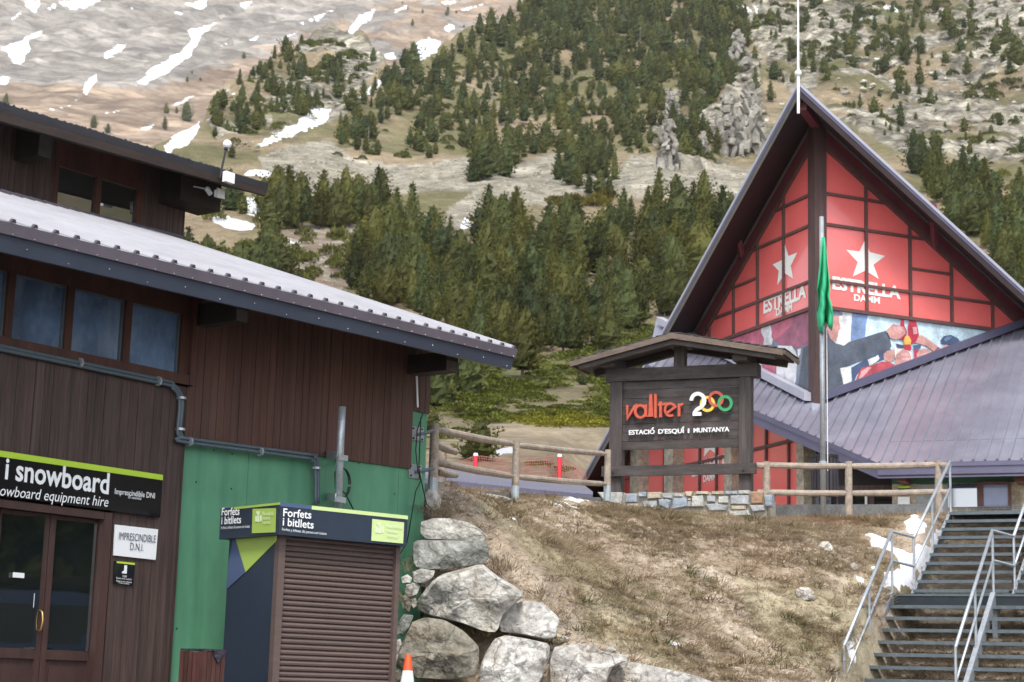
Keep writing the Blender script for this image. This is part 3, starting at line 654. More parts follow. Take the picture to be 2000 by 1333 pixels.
fm0, fm1 = lerp(e0, fb0, .42), lerp(e1, fb1, .42)
lip = MB(); lip.prism([e0-nr*.005+nF*.01, e1-nr*.005+nF*.01, fm1+nF*.018, fm0+nF*.018], -nF*.04); obj('roof_lip', lip, m_lip, bld)
fa = MB(); fa.prism([fm0+Z*.02, fm1+Z*.02, fb1, fb0], -nF*.04); fasc = obj('fascia', fa, m_slate, bld)
rvt = MB()
for i in range(int(eL/.232)+1):
    p = lerp(fm1, fm0, (.05+i*.232)/eL); rvt.ball(p+nF*.02+Z*.012, .0045, 6, 4)
    if i % 2 == 0:
        p = lerp(lerp(fm1, fb1, .55 if i % 4 else .8), lerp(fm0, fb0, .55 if i % 4 else .8), (.1+i*.232)/eL); rvt.ball(p+nF*.004, .005, 6, 4)
obj('rivet', rvt, m_rivet, fasc, kind='stuff')
so = MB(); so.prism([fb0-nF*.045+Z*.01, fb1-nF*.045+Z*.01, fb1+riv*(EO+.1)+Z*.01, fb0+riv*(EO+.1)+Z*.01], Z*.03); obj('soffit', so, m_dark, bld)
rk = MB(); rk.prism([fb1-nF*.045, e1-nF*.045-nr*.04, e1+riv*K-nr*.04, fb1+riv*K], -ed*.03); obj('verge_board', rk, m_slate, bld)
m_beam_lit = mat('lit_beam_end', (.10, .085, .075), rough=.8, var=.2, scale=8)  # grey of the daylit end face painted on, beam sides stay dark
for (px, py, w, h) in ((473, 617, .15, .12), (884, 716, .22, .12)):
    c = hit(px, py, pF+nF*.62, nF); mb = MB(); mb.box(c-dF*w/2-Z*h/2-nF*.7, dF*w, nF*.69, Z*(h+.1)); mb.box(c-dF*w/2-Z*h/2-nF*.009, dF*w, nF*.012, Z*h, 1); obj('beam', mb, [m_dark, m_beam_lit], bld)
# clerestory standing on the roof
b0, b1 = RP(0, 375), RP(355, 468)
cl_d = dF
def cp(px, py, off=0.0): return hit(px, py, b1+nF*off, nF)
def cs(px, py, off=0.0):
    h = cp(px, py, off); return float(np.dot(h-b1, dF)), float(h[2])
def CP(s_, z_, off=0.0): return b1+dF*s_+nF*off+Z*(z_-b1[2])
cxr = cs(360, 430)[0]
u0_, u1_ = cp(0, 200, 1.15), cp(525, 359, 1.15); ud = unit(u1_-u0_); u0_ = u0_-ud*6
v0_, v1_ = cp(0, 236, 1.12), cp(519, 383, 1.12); vd = unit(v1_-v0_); v0_ = v0_-vd*6
uL = np.linalg.norm(u1_-u0_)
ztop = v1_[2]+.40
zbase = min(b0[2], b1[2])-.25
mb = MB(); mb.box(CP(-9, zbase, -4), dF*(cxr+9-.01), nF*3.95, Z*(ztop-zbase)); obj('clerestory_wall', mb, m_dark, bld)
cw = [cs(115, 325), cs(188, 346), cs(198, 350), cs(268, 370)]; CT = np.mean([p[1] for p in cw]); CB = np.mean([cs(108, 400)[1], cs(180, 422)[1], cs(190, 425)[1], cs(262, 441)[1]])
s = -6.0; W = .1
while s < cxr-.01:
    w = min(W, cxr-s); inside = cw[0][0]-.06 < s+w/2 < cw[3][0]+.08
    if not inside:
        mb = MB(); mb.box(CP(s, zbase, -.02), dF*(w-.005), nF*(.03+RNG.uniform(0, .005)), Z*(ztop-zbase)); obj('board', mb, m_board, bld)
    s += W
wf = MB(); a_, b_ = cw[0][0]-.07, cw[3][0]+.09
for (p, q) in ((a_, cw[0][0]), (cw[1][0], cw[2][0]), (cw[3][0], b_)): wf.box(CP(p, CB-.1, -.03), dF*(q-p), nF*.05, Z*(CT-CB+.2))
wf.box(CP(a_, zbase, -.03), dF*(b_-a_), nF*.045, Z*(CB-zbase)); wf.box(CP(a_, CT, -.03), dF*(b_-a_), nF*.045, Z*(ztop-CT)); wfo = obj('window_frame', wf, m_frame, bld)
for p, q in ((cw[0][0], cw[1][0]), (cw[2][0], cw[3][0])):
    mb = MB(); mb.box(CP(p, CB, -.035), dF*(q-p), nF*.012, Z*(CT-CB)); obj('pane', mb, m_glass, wfo)
fl = MB(); fl.bar(RP(-200, 331)+nF*.03, b1+dF*.05+nF*.03, .02, .10); obj('flashing', fl, m_lip, bld)
ur = -nF+Z*.30; un = unit(np.cross(ud, ur)); un = un if un[2] > 0 else -un
mb = MB(); mb.prism([u0_, u1_, u1_+ur*6, u0_+ur*6], -un*.04); obj('clerestory_roof', mb, m_slate, bld)
mmid = lambda a, b: lerp(a, b, .48)
mb = MB(); mb.prism([u0_, u1_, mmid(u1_, v1_)+nF*.0, mmid(u0_, v0_)], -nF*.05); obj('roof_lip', mb, mat('dark_roof_lip', (.030, .030, .036), rough=.5, var=.2, scale=2, fine=.1), bld)
m_fb = mat('brown_fascia_board', (.036, .024, .020), rough=.65, var=.3, scale=(3, 3, 10), rot=ROTF, fine=.2)
mb = MB(); mb.prism([mmid(u0_, v0_)+Z*.01, mmid(u1_, v1_)+Z*.01, v1_, v0_], -nF*.05); uf = obj('fascia', mb, m_fb, bld)
mb = MB(); mb.prism([v0_-nF*.055+Z*.01, v1_-nF*.055+Z*.01, v1_+ur*1.3+Z*.01, v0_+ur*1.3+Z*.01], Z*.03); obj('soffit', mb, m_dark, bld)
for px, py, w, h in ((88, 285, .2, .3),):
    c = cp(px, py, .5); mb = MB(); mb.box(c-dF*w/2-Z*h/2-nF*.55, dF*w, nF*.54, Z*(h+.15)); mb.box(c-dF*w/2-Z*h/2-nF*.009, dF*w, nF*.012, Z*h, 1); obj('beam', mb, [m_dark, mat('dim_lit_beam_end', (.05, .042, .038), rough=.8, var=.2, scale=8)], bld)  # end face coloured as dimly lit under the eave, body left dark
c = cp(398, 388, .5); mb = MB(); mb.box(c-dF*.40-Z*.10-nF*.5, dF*.78, nF*.45, Z*.46); obj('beam', mb, m_dark, bld)
m_grit = mat('roof_grit', (.06, .058, .06), rough=.95, var=.5, scale=10)
gr = MB()
for i in range(420):
    p = lerp(u0_, u1_, RNG.uniform(.3, 1)**.7*.93)+ur*RNG.uniform(.0, .35); r = RNG.uniform(.006, .020); gr.ball(p+Z*r*.3, r, 5, 4)
obj('roof_gravel', gr, m_grit, bld, kind='stuff')
# loose white cable at the corner
mb = MB(); pts = [fp(*p, .05) for p in ((808, 700), (813, 715), (814, 740), (815, 770), (816, 796))]; mb.tube(pts, .012, 6)
single('loose_cable', mb, m_white, 'thin white cable hanging from the eaves at the wall corner', 'cable')

# globe lamp with its boxes at the end of the upper eave
LO = 1.2
g = cp(444, 282, LO); root = cp(430, 332, LO)
lamp = thing('globe_lamp', 'round white globe lamp on a stem above the upper roof edge', 'lamp', root)
m_globe = mat('opal_globe', (.85, .85, .86), rough=.25, var=.02)
mb = MB(); mb.ball(g, .062, 16, 10); obj('globe', mb, m_globe, lamp, smooth=True)
mb = MB(); mb.tube([root-Z*.12, lerp(root, g, .8)], .016, 8); mb.tube([lerp(root, g, .78), lerp(root, g, .9)], [.03, .02], 8); obj('stem', mb, m_cable, lamp)
mb = MB(); c = cp(443, 348, LO); mb.box(c-dF*.085-Z*.075, dF*.17, nF*.07, Z*.15); single('junction_box', mb, m_white, 'square white box fixed on the upper fascia below the globe lamp', 'box')
fl_ = thing('floodlight', 'small white floodlight under the end of the upper eave', 'floodlight', cp(424, 380, .8))
c = cp(424, 380, .8); mb = MB(); mb.box(c-dF*.06-Z*.05, dF*.12, nF*.05, Z*.1); mb.prism([c-dF*.06-Z*.05+nF*.05, c+dF*.06-Z*.05+nF*.05, c+dF*.075-Z*.065+nF*.08, c-dF*.075-Z*.065+nF*.08], Z*.13); obj('housing', mb, m_white, fl_)
mb = MB(); mb.bar(c, c-nF*.3+Z*.1, .02, .02); obj('bracket', mb, m_cable, fl_)
cm = thing('camera_dome', 'small white security camera under the end of the upper eave', 'camera', cp(406, 373, .75))
c = cp(405, 370, .75); mb = MB(); mb.ball(c, .04, 10, 7); mb.bar(c, c+dF*.07-Z*.06, .05, .05); obj('housing', mb, m_white, cm); mb = MB(); mb.bar(c, c-nF*.28+Z*.08, .02, .02); obj('bracket', mb, m_white, cm)

# conduits: two pipes side by side with clips
cond = [(-120, 652), (0, 676), (310, 741), (336, 751), (352, 768), (356, 790), (352, 838), (356, 852), (370, 858), (600, 888), (614, 893), (621, 908), (621, 984)]
ct = thing('conduit_run', 'pair of slate grey conduits crossing the wall and running down to the ticket kiosk', 'pipes', fp(356, 800, .1))
for dx, dy in ((0, 0), (-5, 7)):
    mb = MB(); pts = []
    for i, (x, y) in enumerate(cond):
        pts.append(fp(x+(dx if i >= 4 else 0), y+(dy if i <= 3 or 7 < i < 11 else dy*.4), .095))
    dense = []
    for i in range(len(pts)-1):
        p0, p1, p2, p3 = pts[max(i-1, 0)], pts[i], pts[i+1], pts[min(i+2, len(pts)-1)]
        for t in np.linspace(0, 1, 5)[:-1]:
            if np.linalg.norm(p2-p1) > .6: dense.append(lerp(p1, p2, t))
            else: dense.append(.5*((2*p1)+(p2-p0)*t+(2*p0-5*p1+4*p2-p3)*t*t+(3*p1-p0-3*p2+p3)*t**3))
    dense.append(pts[-1]); mb.tube(dense, .019, 8); obj('conduit', mb, m_pvc, ct, smooth=True)
for px, py in ((156, 706), (309, 742), (352, 836), (370, 860), (508, 880), (618, 912), (354, 775)):
    c = fp(px, py+3, .095); mb = MB(); mb.tube([c-Z*.0-dF*.012, c+dF*.012], .05, 8) if py < 760 or 850 < py < 900 else mb.tube([c-Z*.012, c+Z*.012], .05, 8); obj('clip', mb, m_galv, ct)

# shop sign over the door
def wall_sign(nm, label, quad, mt, off=.075, th=.02, cat='sign'):
    p = [fp(x, y, off+th) for x, y in quad]; mb = MB(); mb.prism(p, -nF*th)
    t = thing(nm, label, cat, np.mean(p, axis=0)); obj('panel', mb, mt, t); return t
OFS = .097
sf = lambda x, y: fp(x, y, OFS)
sgn = wall_sign('shop_sign', 'long black shop sign with a lime stripe above the glazed doors', [(-230, 846), (318, 928), (313, 1011), (-235, 936)], m_black, .067, .03)
mb = MB(); mb.prism([sf(-230, 846), sf(318, 928), sf(317.5, 938.5), sf(-230, 859)], nF*.004); obj('stripe', mb, m_lime, sgn)
text_on('lettering', 'i snowboard', sf(8, 935), sf(211, 965), Z*.19, nF, m_white, sgn, bold=.022, each=True)
text_on('lettering', 'snowboard equipment hire', sf(-22, 966), sf(210, 990.5), Z*.095, nF, m_white, sgn, bold=.0, shear=.2)
text_on('lettering', 'Imprescindible DNI', sf(223, 965), sf(301, 974), Z*.052, nF, m_white, sgn, bold=.006)
text_on('lettering', 'ID essential', sf(249, 973.5), sf(275, 977), Z*.026, nF, m_white, sgn, bold=.0, shear=.2)
wsg = wall_sign('notice_board', 'white rectangular notice with dark capital letters right of the doors', [(225, 1025), (309, 1034.5), (304, 1094), (222, 1085)], m_white, .06, .012)
sf2 = lambda x, y: fp(x, y, .072)
text_on('lettering', 'IMPRESCINDIBLE', sf2(231, 1054), sf2(303, 1060.5), Z*.07, nF, m_ink, wsg, bold=.0)
text_on('lettering', 'D.N.I.', sf2(253, 1074), sf2(279, 1077), Z*.068, nF, m_ink, wsg, bold=.0)
bsg = wall_sign('notice_board', 'small black notice with a white boot symbol below the white notice', [(224, 1096), (263, 1100), (259.5, 1144), (222, 1140)], m_black, .06, .012)
mb = MB(); mb.prism([sf2(228, 1096.5), sf2(263, 1100), sf2(263, 1104), sf2(228, 1100)], nF*.003); obj('stripe', mb, m_lime, bsg)
mb = MB(); mb.prism([sf2(*p) for p in ((243, 1104), (248, 1105), (247, 1121), (238, 1120), (238.5, 1117), (242, 1115))], nF*.003); obj('symbol', mb, m_white, bsg)
for (x0, x1, y, h, t) in ((238, 246, 1128, .022, 'WIFI'), (226, 256, 1130.5, .016, 'Espais amb conexio'), (226, 256, 1136, .016, 'Espacios con conexion'), (231, 251, 1140, .016, 'Free access')):
    text_on('lettering', t, sf2(x0, y), sf2(x1, y+(x1-x0)*.11), Z*h, nF, m_white, bsg, bold=.0)

# steel flue pole with brackets and a coil of cable
pl = thing('steel_pole', 'upright galvanised steel pole bracketed to the green wall behind the kiosk', 'pole', fp(660, 990, .45))
pc = lambda x, y: fp(x, y, .42)
mb = MB(); mb.tube([pc(668.5, 795), pc(665.5, 850), pc(660, 1000)], .041, 16); mb.tube([pc(663.8, 893)-Z*.012, pc(663.8, 893)+Z*.012], .05, 14); obj('tube', mb, m_galv, pl, smooth=True)
for y in (895, 977):
    c = pc(663-(y-895)*.05, y); mb = MB(); w0 = hit(636, y-3, pF, nF)
    mb.bar(c+Z*.02-dF*.03, w0+Z*.02, .015, .09); mb.bar(c-Z*.02+dF*.03+nF*.03, w0+dF*.2-Z*.0, .015, .06); mb.bar(c-dF*.07+nF*.05, c+dF*.07+nF*.05, .02, .06); obj('bracket', mb, m_galv, pl)
mb = MB(); c = fp(668, 945, .2)
for k in range(2): mb.tube([c+(dF*math.cos(t)*(.11+.006*k)+Z*math.sin(t)*(.17-.01*k)+nF*.02*k) for t in np.linspace(0, 2*math.pi*.98, 22)], .009, 5)
mb.tube([fp(663, 955, .2), fp(675, 965, .15), fp(690, 995, .05)], .008, 5); mb.tube([fp(663, 905, .3), fp(654, 925, .2), fp(655, 950, .2)], .008, 5)
single('cable_coil', mb, m_cable, 'black cable coiled behind the upright steel pole', 'cable')
# fixing plates and thin cables on the corner strip
for i, (x0, y0, x1, y1) in enumerate(((804, 833, 828, 862), (799, 906, 824, 936))):
    lab = ('upper', 'lower')[i]
    t = thing('fixing_plate', f'{lab} galvanised plate with a rod fixed to the green wall corner', 'bracket', fp((x0+x1)/2, (y0+y1)/2, .03), 'plates on the green wall corner')
    mb = MB(); mb.prism([fp(x0, y0, .02), fp(x1, y0+3, .02), fp(x1, y1, .02), fp(x0, y1-3, .02)], -nF*.016); obj('plate', mb, m_galv, t)
    mb = MB(); c = fp((x0+x1)/2-2, (y0+y1)/2+2, .02); e = at(846, (y0+y1)/2-5, 21.4); mb.tube([c, e], .022, 8); obj('rod', mb, m_pvc, t)
    for dx, dy in ((3, 4), (20, 6), (3, 23), (20, 26)):
        c = fp(x0+dx, y0+dy, .02); mb = MB(); mb.tube([c, c+nF*.012], .012, 6); obj('bolt', mb, m_cable, t)
mb = MB()
for pts in ([(826, 808), (815, 840), (812, 880), (816, 920), (822, 940), (812, 960), (795, 1060), (780, 1085)], [(822, 815), (820, 870), (818, 915), (824, 945), (833, 985), (842, 993)]):
    mb.tube([fp(x, y, .06) for x, y in pts], .007, 5)
single('wall_cables', mb, m_cable, 'thin black cables trailing down the corner of the green wall', 'cable')

# ------------------------------------------------------------------ ticket kiosk
aK = 49.2; kF = horiz(aK); kN = V3(kF[1], -kF[0], 0); kB = -kN     # kF along the front to the right, kN out of the front
kc = at(541, 1100, 17.2); kc[2] = .85
def kf(px, py, off=0.0): return hit(px, py, kc+kN*off, kN)
def kfs(px, py, off=0.0):
    h = kf(px, py, off); return float(np.dot(h-kc, kF)), float(h[2])
def ksd(px, py, off=0.0): return hit(px, py, kc-kF*off, kF)
def kss(px, py, off=0.0):
    h = ksd(px, py, off); return float(np.dot(h-kc, -kN)), float(h[2])
def KP(a, b, z): return V3(kc[0]+kF[0]*a-kN[0]*b, kc[1]+kF[1]*a-kN[1]*b, z)     # a right along front, b back
m_navy = mat('navy_panel', (.022, .034, .055), rough=.45, var=.12, scale=2, fine=.05)
m_blue = mat('blue_print', (.070, .105, .20), rough=.45, var=.06, scale=2)
m_lime_shade = mat('kiosk_lime_shaded', (.36, .50, .10), rough=.45, var=.05, scale=2)  # darker copy of the lime, paints the shaded side of the kiosk
m_lime_lit = mat('kiosk_lime_lit', (.55, .68, .30), rough=.45, var=.04, scale=2)  # paler copy of the lime, paints the brighter lit front
m_pale_print = mat('pale_print', (.66, .76, .50), rough=.5, var=.03)
m_shut = mat('shutter_slats', (.112, .078, .068), rough=.5, var=.12, scale=(2, 2, 30), fine=.08, rnd=.05)
kos = thing('ticket_kiosk', 'navy and lime ticket kiosk with a closed brown roller shutter against the green wall', 'kiosk', kc)
kw = kfs(775, 1200)[0]; kd = kss(440, 1200)[0]
kzb = kfs(541, 1043)[1]; kzt = kfs(541, 980)[1]
fwd = kfs(796, 1020, .12)[0]; fdp = kss(427, 1010, .1)[0]
mb = MB(); mb.box(KP(0, 0.05, .82), kF*kw, -kN*(kd-.05), Z*(kzb-.82)); kbody = obj('body', mb, m_navy, kos)
# printed triangles on the side
so_ = lambda x, y: ksd(x, y, .004)
mb = MB(); mb.prism([so_(458, 1046), so_(541, 1042), so_(541, 1056), so_(480, 1118)], -kF*.003); obj('lime_triangle', mb, m_lime_shade, kos)
mb = MB(); mb.prism([so_(456, 1046), so_(458.5, 1046), so_(480, 1118), so_(442, 1152), so_(447, 1100)], -kF*.003); obj('blue_triangle', mb, m_blue, kos)
# shutter
sl0, sl1 = kfs(549, 1200)[0], kfs(767, 1200)[0]
mb = MB(); mb.box(KP(0, -.02, .82), kF*sl0, -kN*.07, Z*(kzb-.82)); obj('guide_rail', mb, m_shut, kos)
mb = MB(); mb.box(KP(sl1, -.02, .82), kF*(kw-sl1), -kN*.07, Z*(kzb-.82)); obj('guide_rail', mb, m_shut, kos)
sh = MB(); sh.box(KP(sl0, .045, .82), kF*(sl1-sl0), -kN*.004, Z*(kzb-.82)); sho = obj('shutter', sh, m_shut, kos)
slh = (kfs(600, 1050)[1]-kfs(600, 1325)[1])/26.0; z = kzb-slh; mesh0 = None
while z > .8:
    a = KP(sl0+.002, .04, z); e = kF*(sl1-sl0-.004)
    if mesh0 is None:
        mb = MB(); mb.prism([a, a-kN*-.0+kN*.018+Z*slh*.18, a+kN*.022+Z*slh*.5, a+kN*.014+Z*slh*.80, a+Z*slh*.88], e); s0 = obj('slat', mb, m_shut, sho); mesh0 = z
    else:
        c = s0.copy(); COL.objects.link(c); c.location.z = z-mesh0
    z -= slh
# fascia box
fz0, fz1 = kfs(541, 1044, .12)[1], kfs(541, 981, .12)[1]
mb = MB(); mb.box(KP(-.08, -.12, fz0), kF*(fwd+.08), -kN*(fdp+.12), Z*(fz1-fz0)); obj('fascia_box', mb, m_navy, kos)
ff = lambda x, y: kf(x, y, .124); fsd = lambda x, y: ksd(x, y, .084)
mb = MB(); mb.box(KP(.28, -.12, fz1-.036), kF*(fwd-.28), kN*.004, Z*.036); obj('lime_stripe', mb, m_lime_lit, kos)
mb = MB(); mb.box(KP(-.08, -.12, fz1-.036), kF*.355, kN*.003, Z*.036); obj('blue_stripe', mb, m_blue, kos)
mb = MB(); mb.box(KP(-.08, .0-.12, fz1-.022), -kF*.004, -kN*(fdp-.12), Z*.022); obj('lime_stripe', mb, m_lime_shade, kos)
mb = MB(); mb.prism([ff(727, 1014), ff(789, 1021), ff(787, 1062), ff(725, 1056.5)], kN*.004); obj('lime_square', mb, m_lime_lit, kos)
mb = MB(); mb.prism([fsd(494, 994.5), fsd(539, 993), fsd(538, 1040), fsd(492.5, 1042)], -kF*.004); obj('lime_square', mb, m_lime_shade, kos)
text_on('lettering', 'Forfets', ff(552, 1008.5), ff(607, 1013.5), Z*.072, kN, m_white, kos, bold=.016, each=True)
text_on('lettering', 'i bitllets', ff(551, 1026.5), ff(611.5, 1033), Z*.072, kN, m_white, kos, bold=.016, each=True)
text_on('lettering', 'Forfets y billetes', ff(550, 1036.5), ff(587, 1040.5), Z*.024, kN, m_white, kos, bold=.0)
text_on('lettering', 'Ski passes and tickets', ff(589, 1040.7), ff(637, 1045.5), Z*.024, kN, m_white, kos, bold=.0, shear=.2)
f2 = lambda x, y: fsd(x, y)
text_on('lettering', 'Forfets', f2(434, 1007.3), f2(469, 1006), Z*.072, -kF, m_white, kos, bold=.016, each=True)
text_on('lettering', 'i bitllets', f2(433.5, 1024.7), f2(472, 1022), Z*.072, -kF, m_white, kos, bold=.016, each=True)
text_on('lettering', 'Forfets y billetes Ski passes and tickets', f2(433, 1033.8), f2(489, 1031), Z*.026, -kF, m_white, kos, bold=.0)
ff3 = lambda x, y: kf(x, y, .13); fs3 = lambda x, y: ksd(x, y, .09)
for i, t in enumerate(('Recollida', 'Reserves', 'Internet')):
    w_ = (31, 21, 22)[i]
    text_on('lettering', t, ff3(754, 1030.5+9*i), ff3(754+w_, 1033.5+9*i), Z*.034, kN, m_pale_print, kos, bold=.005)
    text_on('lettering', t, fs3(514, 1007+8.5*i), fs3(514+w_*.7, 1006.5+8.5*i), Z*.034, -kF, m_pale_print, kos, bold=.005)
def icon(fn, x, y, s_, n):
    mb = MB()
    for dx, dy, w_, h_ in ((4, 0, 7, 4), (6, 4, 4, 4), (2, 9, 3, 11), (6, 9, 4, 12), (12, 8, 3, 12)):
        mb.prism([fn(x+dx*s_, y+dy), fn(x+(dx+w_)*s_, y+dy), fn(x+(dx+w_)*s_, y+dy+h_), fn(x+dx*s_, y+dy+h_)], n*.003)
    obj('people_symbol', mb, m_pale_print, kos)
icon(ff3, 731, 1021, 1.2, kN); icon(fs3, 497, 999, .9, -kF)

# ------------------------------------------------------------------ litter bin and traffic cone
m_binw = mat('red_brown_slats', (.080, .030, .025), rough=.55, var=.35, scale=(8, 8, 1), rot=ROTF, fine=.25, rnd=.2)
m_bag = mat('black_bin_bag', (.03, .03, .045), rough=.22, var=.4, scale=14, bump=.6, bscale=25)
bc = at(395, 1290, 16.6); bzt = at(395, 1272, 16.6)[2]; bc[2] = .85
bn = thing('litter_bin', 'red brown slatted wooden bin with a black bag beside the kiosk', 'bin', bc)
hw = (at(437, 1290, 16.6)-at(352, 1290, 16.6))[0]/2*.99
bd_, bq = unit(dF), nF
side = hw*1.42/2*1.02
for k4 in range(4):
    d1, d2 = [(bd_, bq), (bq, -bd_), (-bd_, -bq), (-bq, bd_)][k4]
    for j in range(5):
        w_ = 2*side/5; p = bc+d2*side-d1*side+d1*(w_*j+.004); mb = MB(); mb.box(p-d2*.012, d1*(w_-.008), d2*.02, Z*(bzt-.85-RNG.uniform(0, .012))); obj('slat', mb, m_binw, bn)
mb = MB()
mb.box(bc-bd_*side*1.0-bq*side*1.0+Z*(bzt-.85), bd_*side*2.06, bq*side*2.06, Z*.018)
a = bc+bq*(side+.012)+Z*(bzt-.845)
mb.prism([a-bd_*side*.2, a+bd_*side*.95, a+bd_*side*.55-Z*.05, a+bd_*side*.3-Z*.11, a-bd_*side*.05-Z*.055], bq*.012)
a = bc+bd_*(side+.012)+Z*(bzt-.845); mb.prism([a-bq*side*.9, a+bq*side*.9, a+bq*side*.4-Z*.06, a-bq*side*.3-Z*.03], bd_*.012)
obj('bin_bag', mb, m_bag, bn)
m_or = mat('cone_orange', (.75, .10, .025), rough=.45, var=.1); m_cw = mat('cone_white', (.8, .8, .8), rough=.4, var=.06)
cb = at(797, 1360, 17.6); ctp = at(797.5, 1279, 17.6); H_ = .72; cb = ctp-Z*H_
cn = thing('traffic_cone', 'orange and white traffic cone standing in front of the boulders', 'cone', cb)
r_of = lambda z: lerp(.026, .135, 1-z/H_)
for nm, z0, z1, m_ in (('cone_body', .03, .16, m_or), ('white_band', .16, .40-.08, m_cw), ('cone_body', .32, .43, m_or), ('white_band', .43, .57, m_cw), ('cone_tip', .57, .72, m_or)):
    mb = MB(); mb.tube([cb+Z*z0, cb+Z*z1], [r_of(z0), r_of(z1)], 20); obj(nm, mb, m_, cn, smooth=False)
mb = MB(); mb.box(cb-V3(.19, .19, 0), V3(.38, 0, 0), V3(0, .38, 0), Z*.03); obj('base', mb, m_or, cn)
# ------------------------------------------------------------------ the steep gabled building on the right
m_maroon = mat('maroon_trim', (.15, .034, .042), rough=.5, var=.2, scale=3)
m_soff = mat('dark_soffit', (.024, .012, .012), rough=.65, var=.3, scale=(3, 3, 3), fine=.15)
m_gtrim = mat('pale_roof_edge', (.40, .40, .47), rough=.4, metal=.2, var=.08, scale=2)
m_grey = mat('grey_strip', (.10, .092, .082), rough=.7, var=.15, scale=4)
m_col = mat('column_timber', (.072, .038, .034), rough=.6, var=.35, scale=(9, 9, .8), rot=ROTS, fine=.25)
m_mull = mat('mullion_timber', (.11, .052, .045), rough=.6, var=.2, scale=5)
m_red = mat('red_print', (.84, .155, .145), rough=.25, var=.07, scale=.8, spec=.8, coat=.5)
m_star = mat('white_print', (.80, .78, .74), rough=.5, var=.03)
m_lav = mat('lavender_roof', (.25, .255, .32), rough=.29, metal=.35, var=.2, scale=(.5, .5, .5), fine=.07, col2=(.30, .285, .345), streak=((.37, .37, .44), .5, (1.2, 1.2, .5)))
m_lavd = mat('dark_lavender_metal', (.105, .10, .16), rough=.4, metal=.2, var=.12, scale=1.5)
m_stone = mat('pillar_stone', (.36, .32, .25), rough=.9, var=.45, scale=5, fine=.4, bump=.6, bscale=12, streak=((.45, .36, .24), .7, (4, 4, 4)))
m_dgreen = mat('dark_green_paint', (.022, .085, .045), rough=.6, var=.12, scale=2)
m_reflw = glass('cafe_window_glass', (.05, .07, .12), .05, .8)

C = at(1595, 500, 43); KP_ = 1.8; SL = .645
Kp = C-A*KP_; Kp[2] = at(1577, 165, Kp[1])[2]
gab = thing('gabled_building', 'steep A shaped cafe building with red beer advertising on its glazed corner front', 'building', V3(C[0], C[1], TERR))
lv, rv_ = Ld-Z*SL, Rd-Z*SL
TH_ = .30
lenL, lenR, back = 14.9, 14.0, 15.0
for v in (lv, rv_):
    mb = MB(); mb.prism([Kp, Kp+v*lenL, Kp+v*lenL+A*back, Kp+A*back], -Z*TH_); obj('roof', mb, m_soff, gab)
for v, d, nm in ((lv, Ld, 'l'), (rv_, Rd, 'r')):
    pn = V3(d[1], -d[0], 0); pn = pn if np.dot(pn, A) < 0 else -pn
    o = pn*.03; u = np.zeros(3)
    mb = MB(); mb.prism([Kp+Z*.03, Kp+v*lenL+Z*.03, Kp+v*lenL-Z*.06, Kp-Z*.06], o); obj('roof_edge', mb, m_gtrim, gab)
    mb = MB(); mb.prism([Kp-Z*.065, Kp+v*lenL-Z*.065, Kp+v*lenL-Z*.15, Kp-Z*.15], o*.6); obj('roof_edge', mb, m_lavd, gab)
    mb = MB(); mb.prism([Kp-Z*.155, Kp+v*lenL-Z*.155, Kp+v*lenL-Z*(TH_+.02), Kp-Z*(TH_+.02)], o*.3); obj('barge_board', mb, m_grey if nm == 'l' else m_soff, gab)
    mb = MB(); mb.prism([Kp+Z*.035, Kp+v*lenL+Z*.035, Kp+v*lenL+A*back+Z*.035, Kp+A*back+Z*.035], -Z*.03); obj('roof_sheet', mb, m_lav, gab)
zU0 = Kp[2]-TH_                                                    # underside of the roof above the column
NL = V3(-Ld[1], Ld[0], 0); NL = NL if np.dot(NL, A) < 0 else -NL   # outward normals of the two glazed fronts
NR = V3(-Rd[1], Rd[0], 0); NR = NR if np.dot(NR, A) < 0 else -NR
class Front:
    def __init__(s, d, n): s.d, s.n = d, n
    def tz(s, px, py, off=0.0):
        h = hit(px, py, C+s.n*off, s.n); return float(np.dot(h-C, s.d)), float(h[2])
    def P(s, t, z, off=0.0): return V3(C[0]+s.d[0]*t+s.n[0]*off, C[1]+s.d[1]*t+s.n[1]*off, z)
    def W(s, px, py, off=0.0): return hit(px, py, C+s.n*off, s.n)
FL, FR = Front(Ld, NL), Front(Rd, NR)
Cb = at(1594, 787, 43); PM = .556
nP = unit(-A*PM+Z)
def pz(p): return Cb[2]+PM*np.dot(A, p-Cb)
kL, kR = PM*np.dot(A, Ld), PM*np.dot(A, Rd)
TR = .62                                                           # depth of the trims under the roof
for F, v in ((FL, lv), (FR, rv_)):
    q = lambda t, dz, o: F.P(t, zU0-SL*t-dz, o)
    t1 = 13.5
    mb = MB(); mb.prism([q(.1, 0, .01), q(t1, 0, .01), q(t1, .12, .01), q(.1, .12, .01)], F.n*.10); obj('rake_strip', mb, m_grey, gab)
    mb = MB(); mb.prism([q(.1, .125, .01), q(t1, .125, .01), q(t1, .45, .01), q(.1, .45, .01)], F.n*.05); obj('rake_trim', mb, m_maroon, gab)
    mb = MB(); mb.prism([q(.1, .455, .01), q(t1, .455, .01), q(t1, TR, .01), q(.1, TR, .01)], F.n*.08); obj('rake_trim', mb, m_mull, gab)
    mb = MB(); mb.prism([F.P(0, TERR-.3, -.06), F.P(0, zU0, -.06), F.P(t1, zU0-SL*t1, -.06), F.P(t1, min(zU0-SL*t1-.2, TERR-.3), -.06)], -F.n*.1); obj('backing_wall', mb, m_soff, gab)
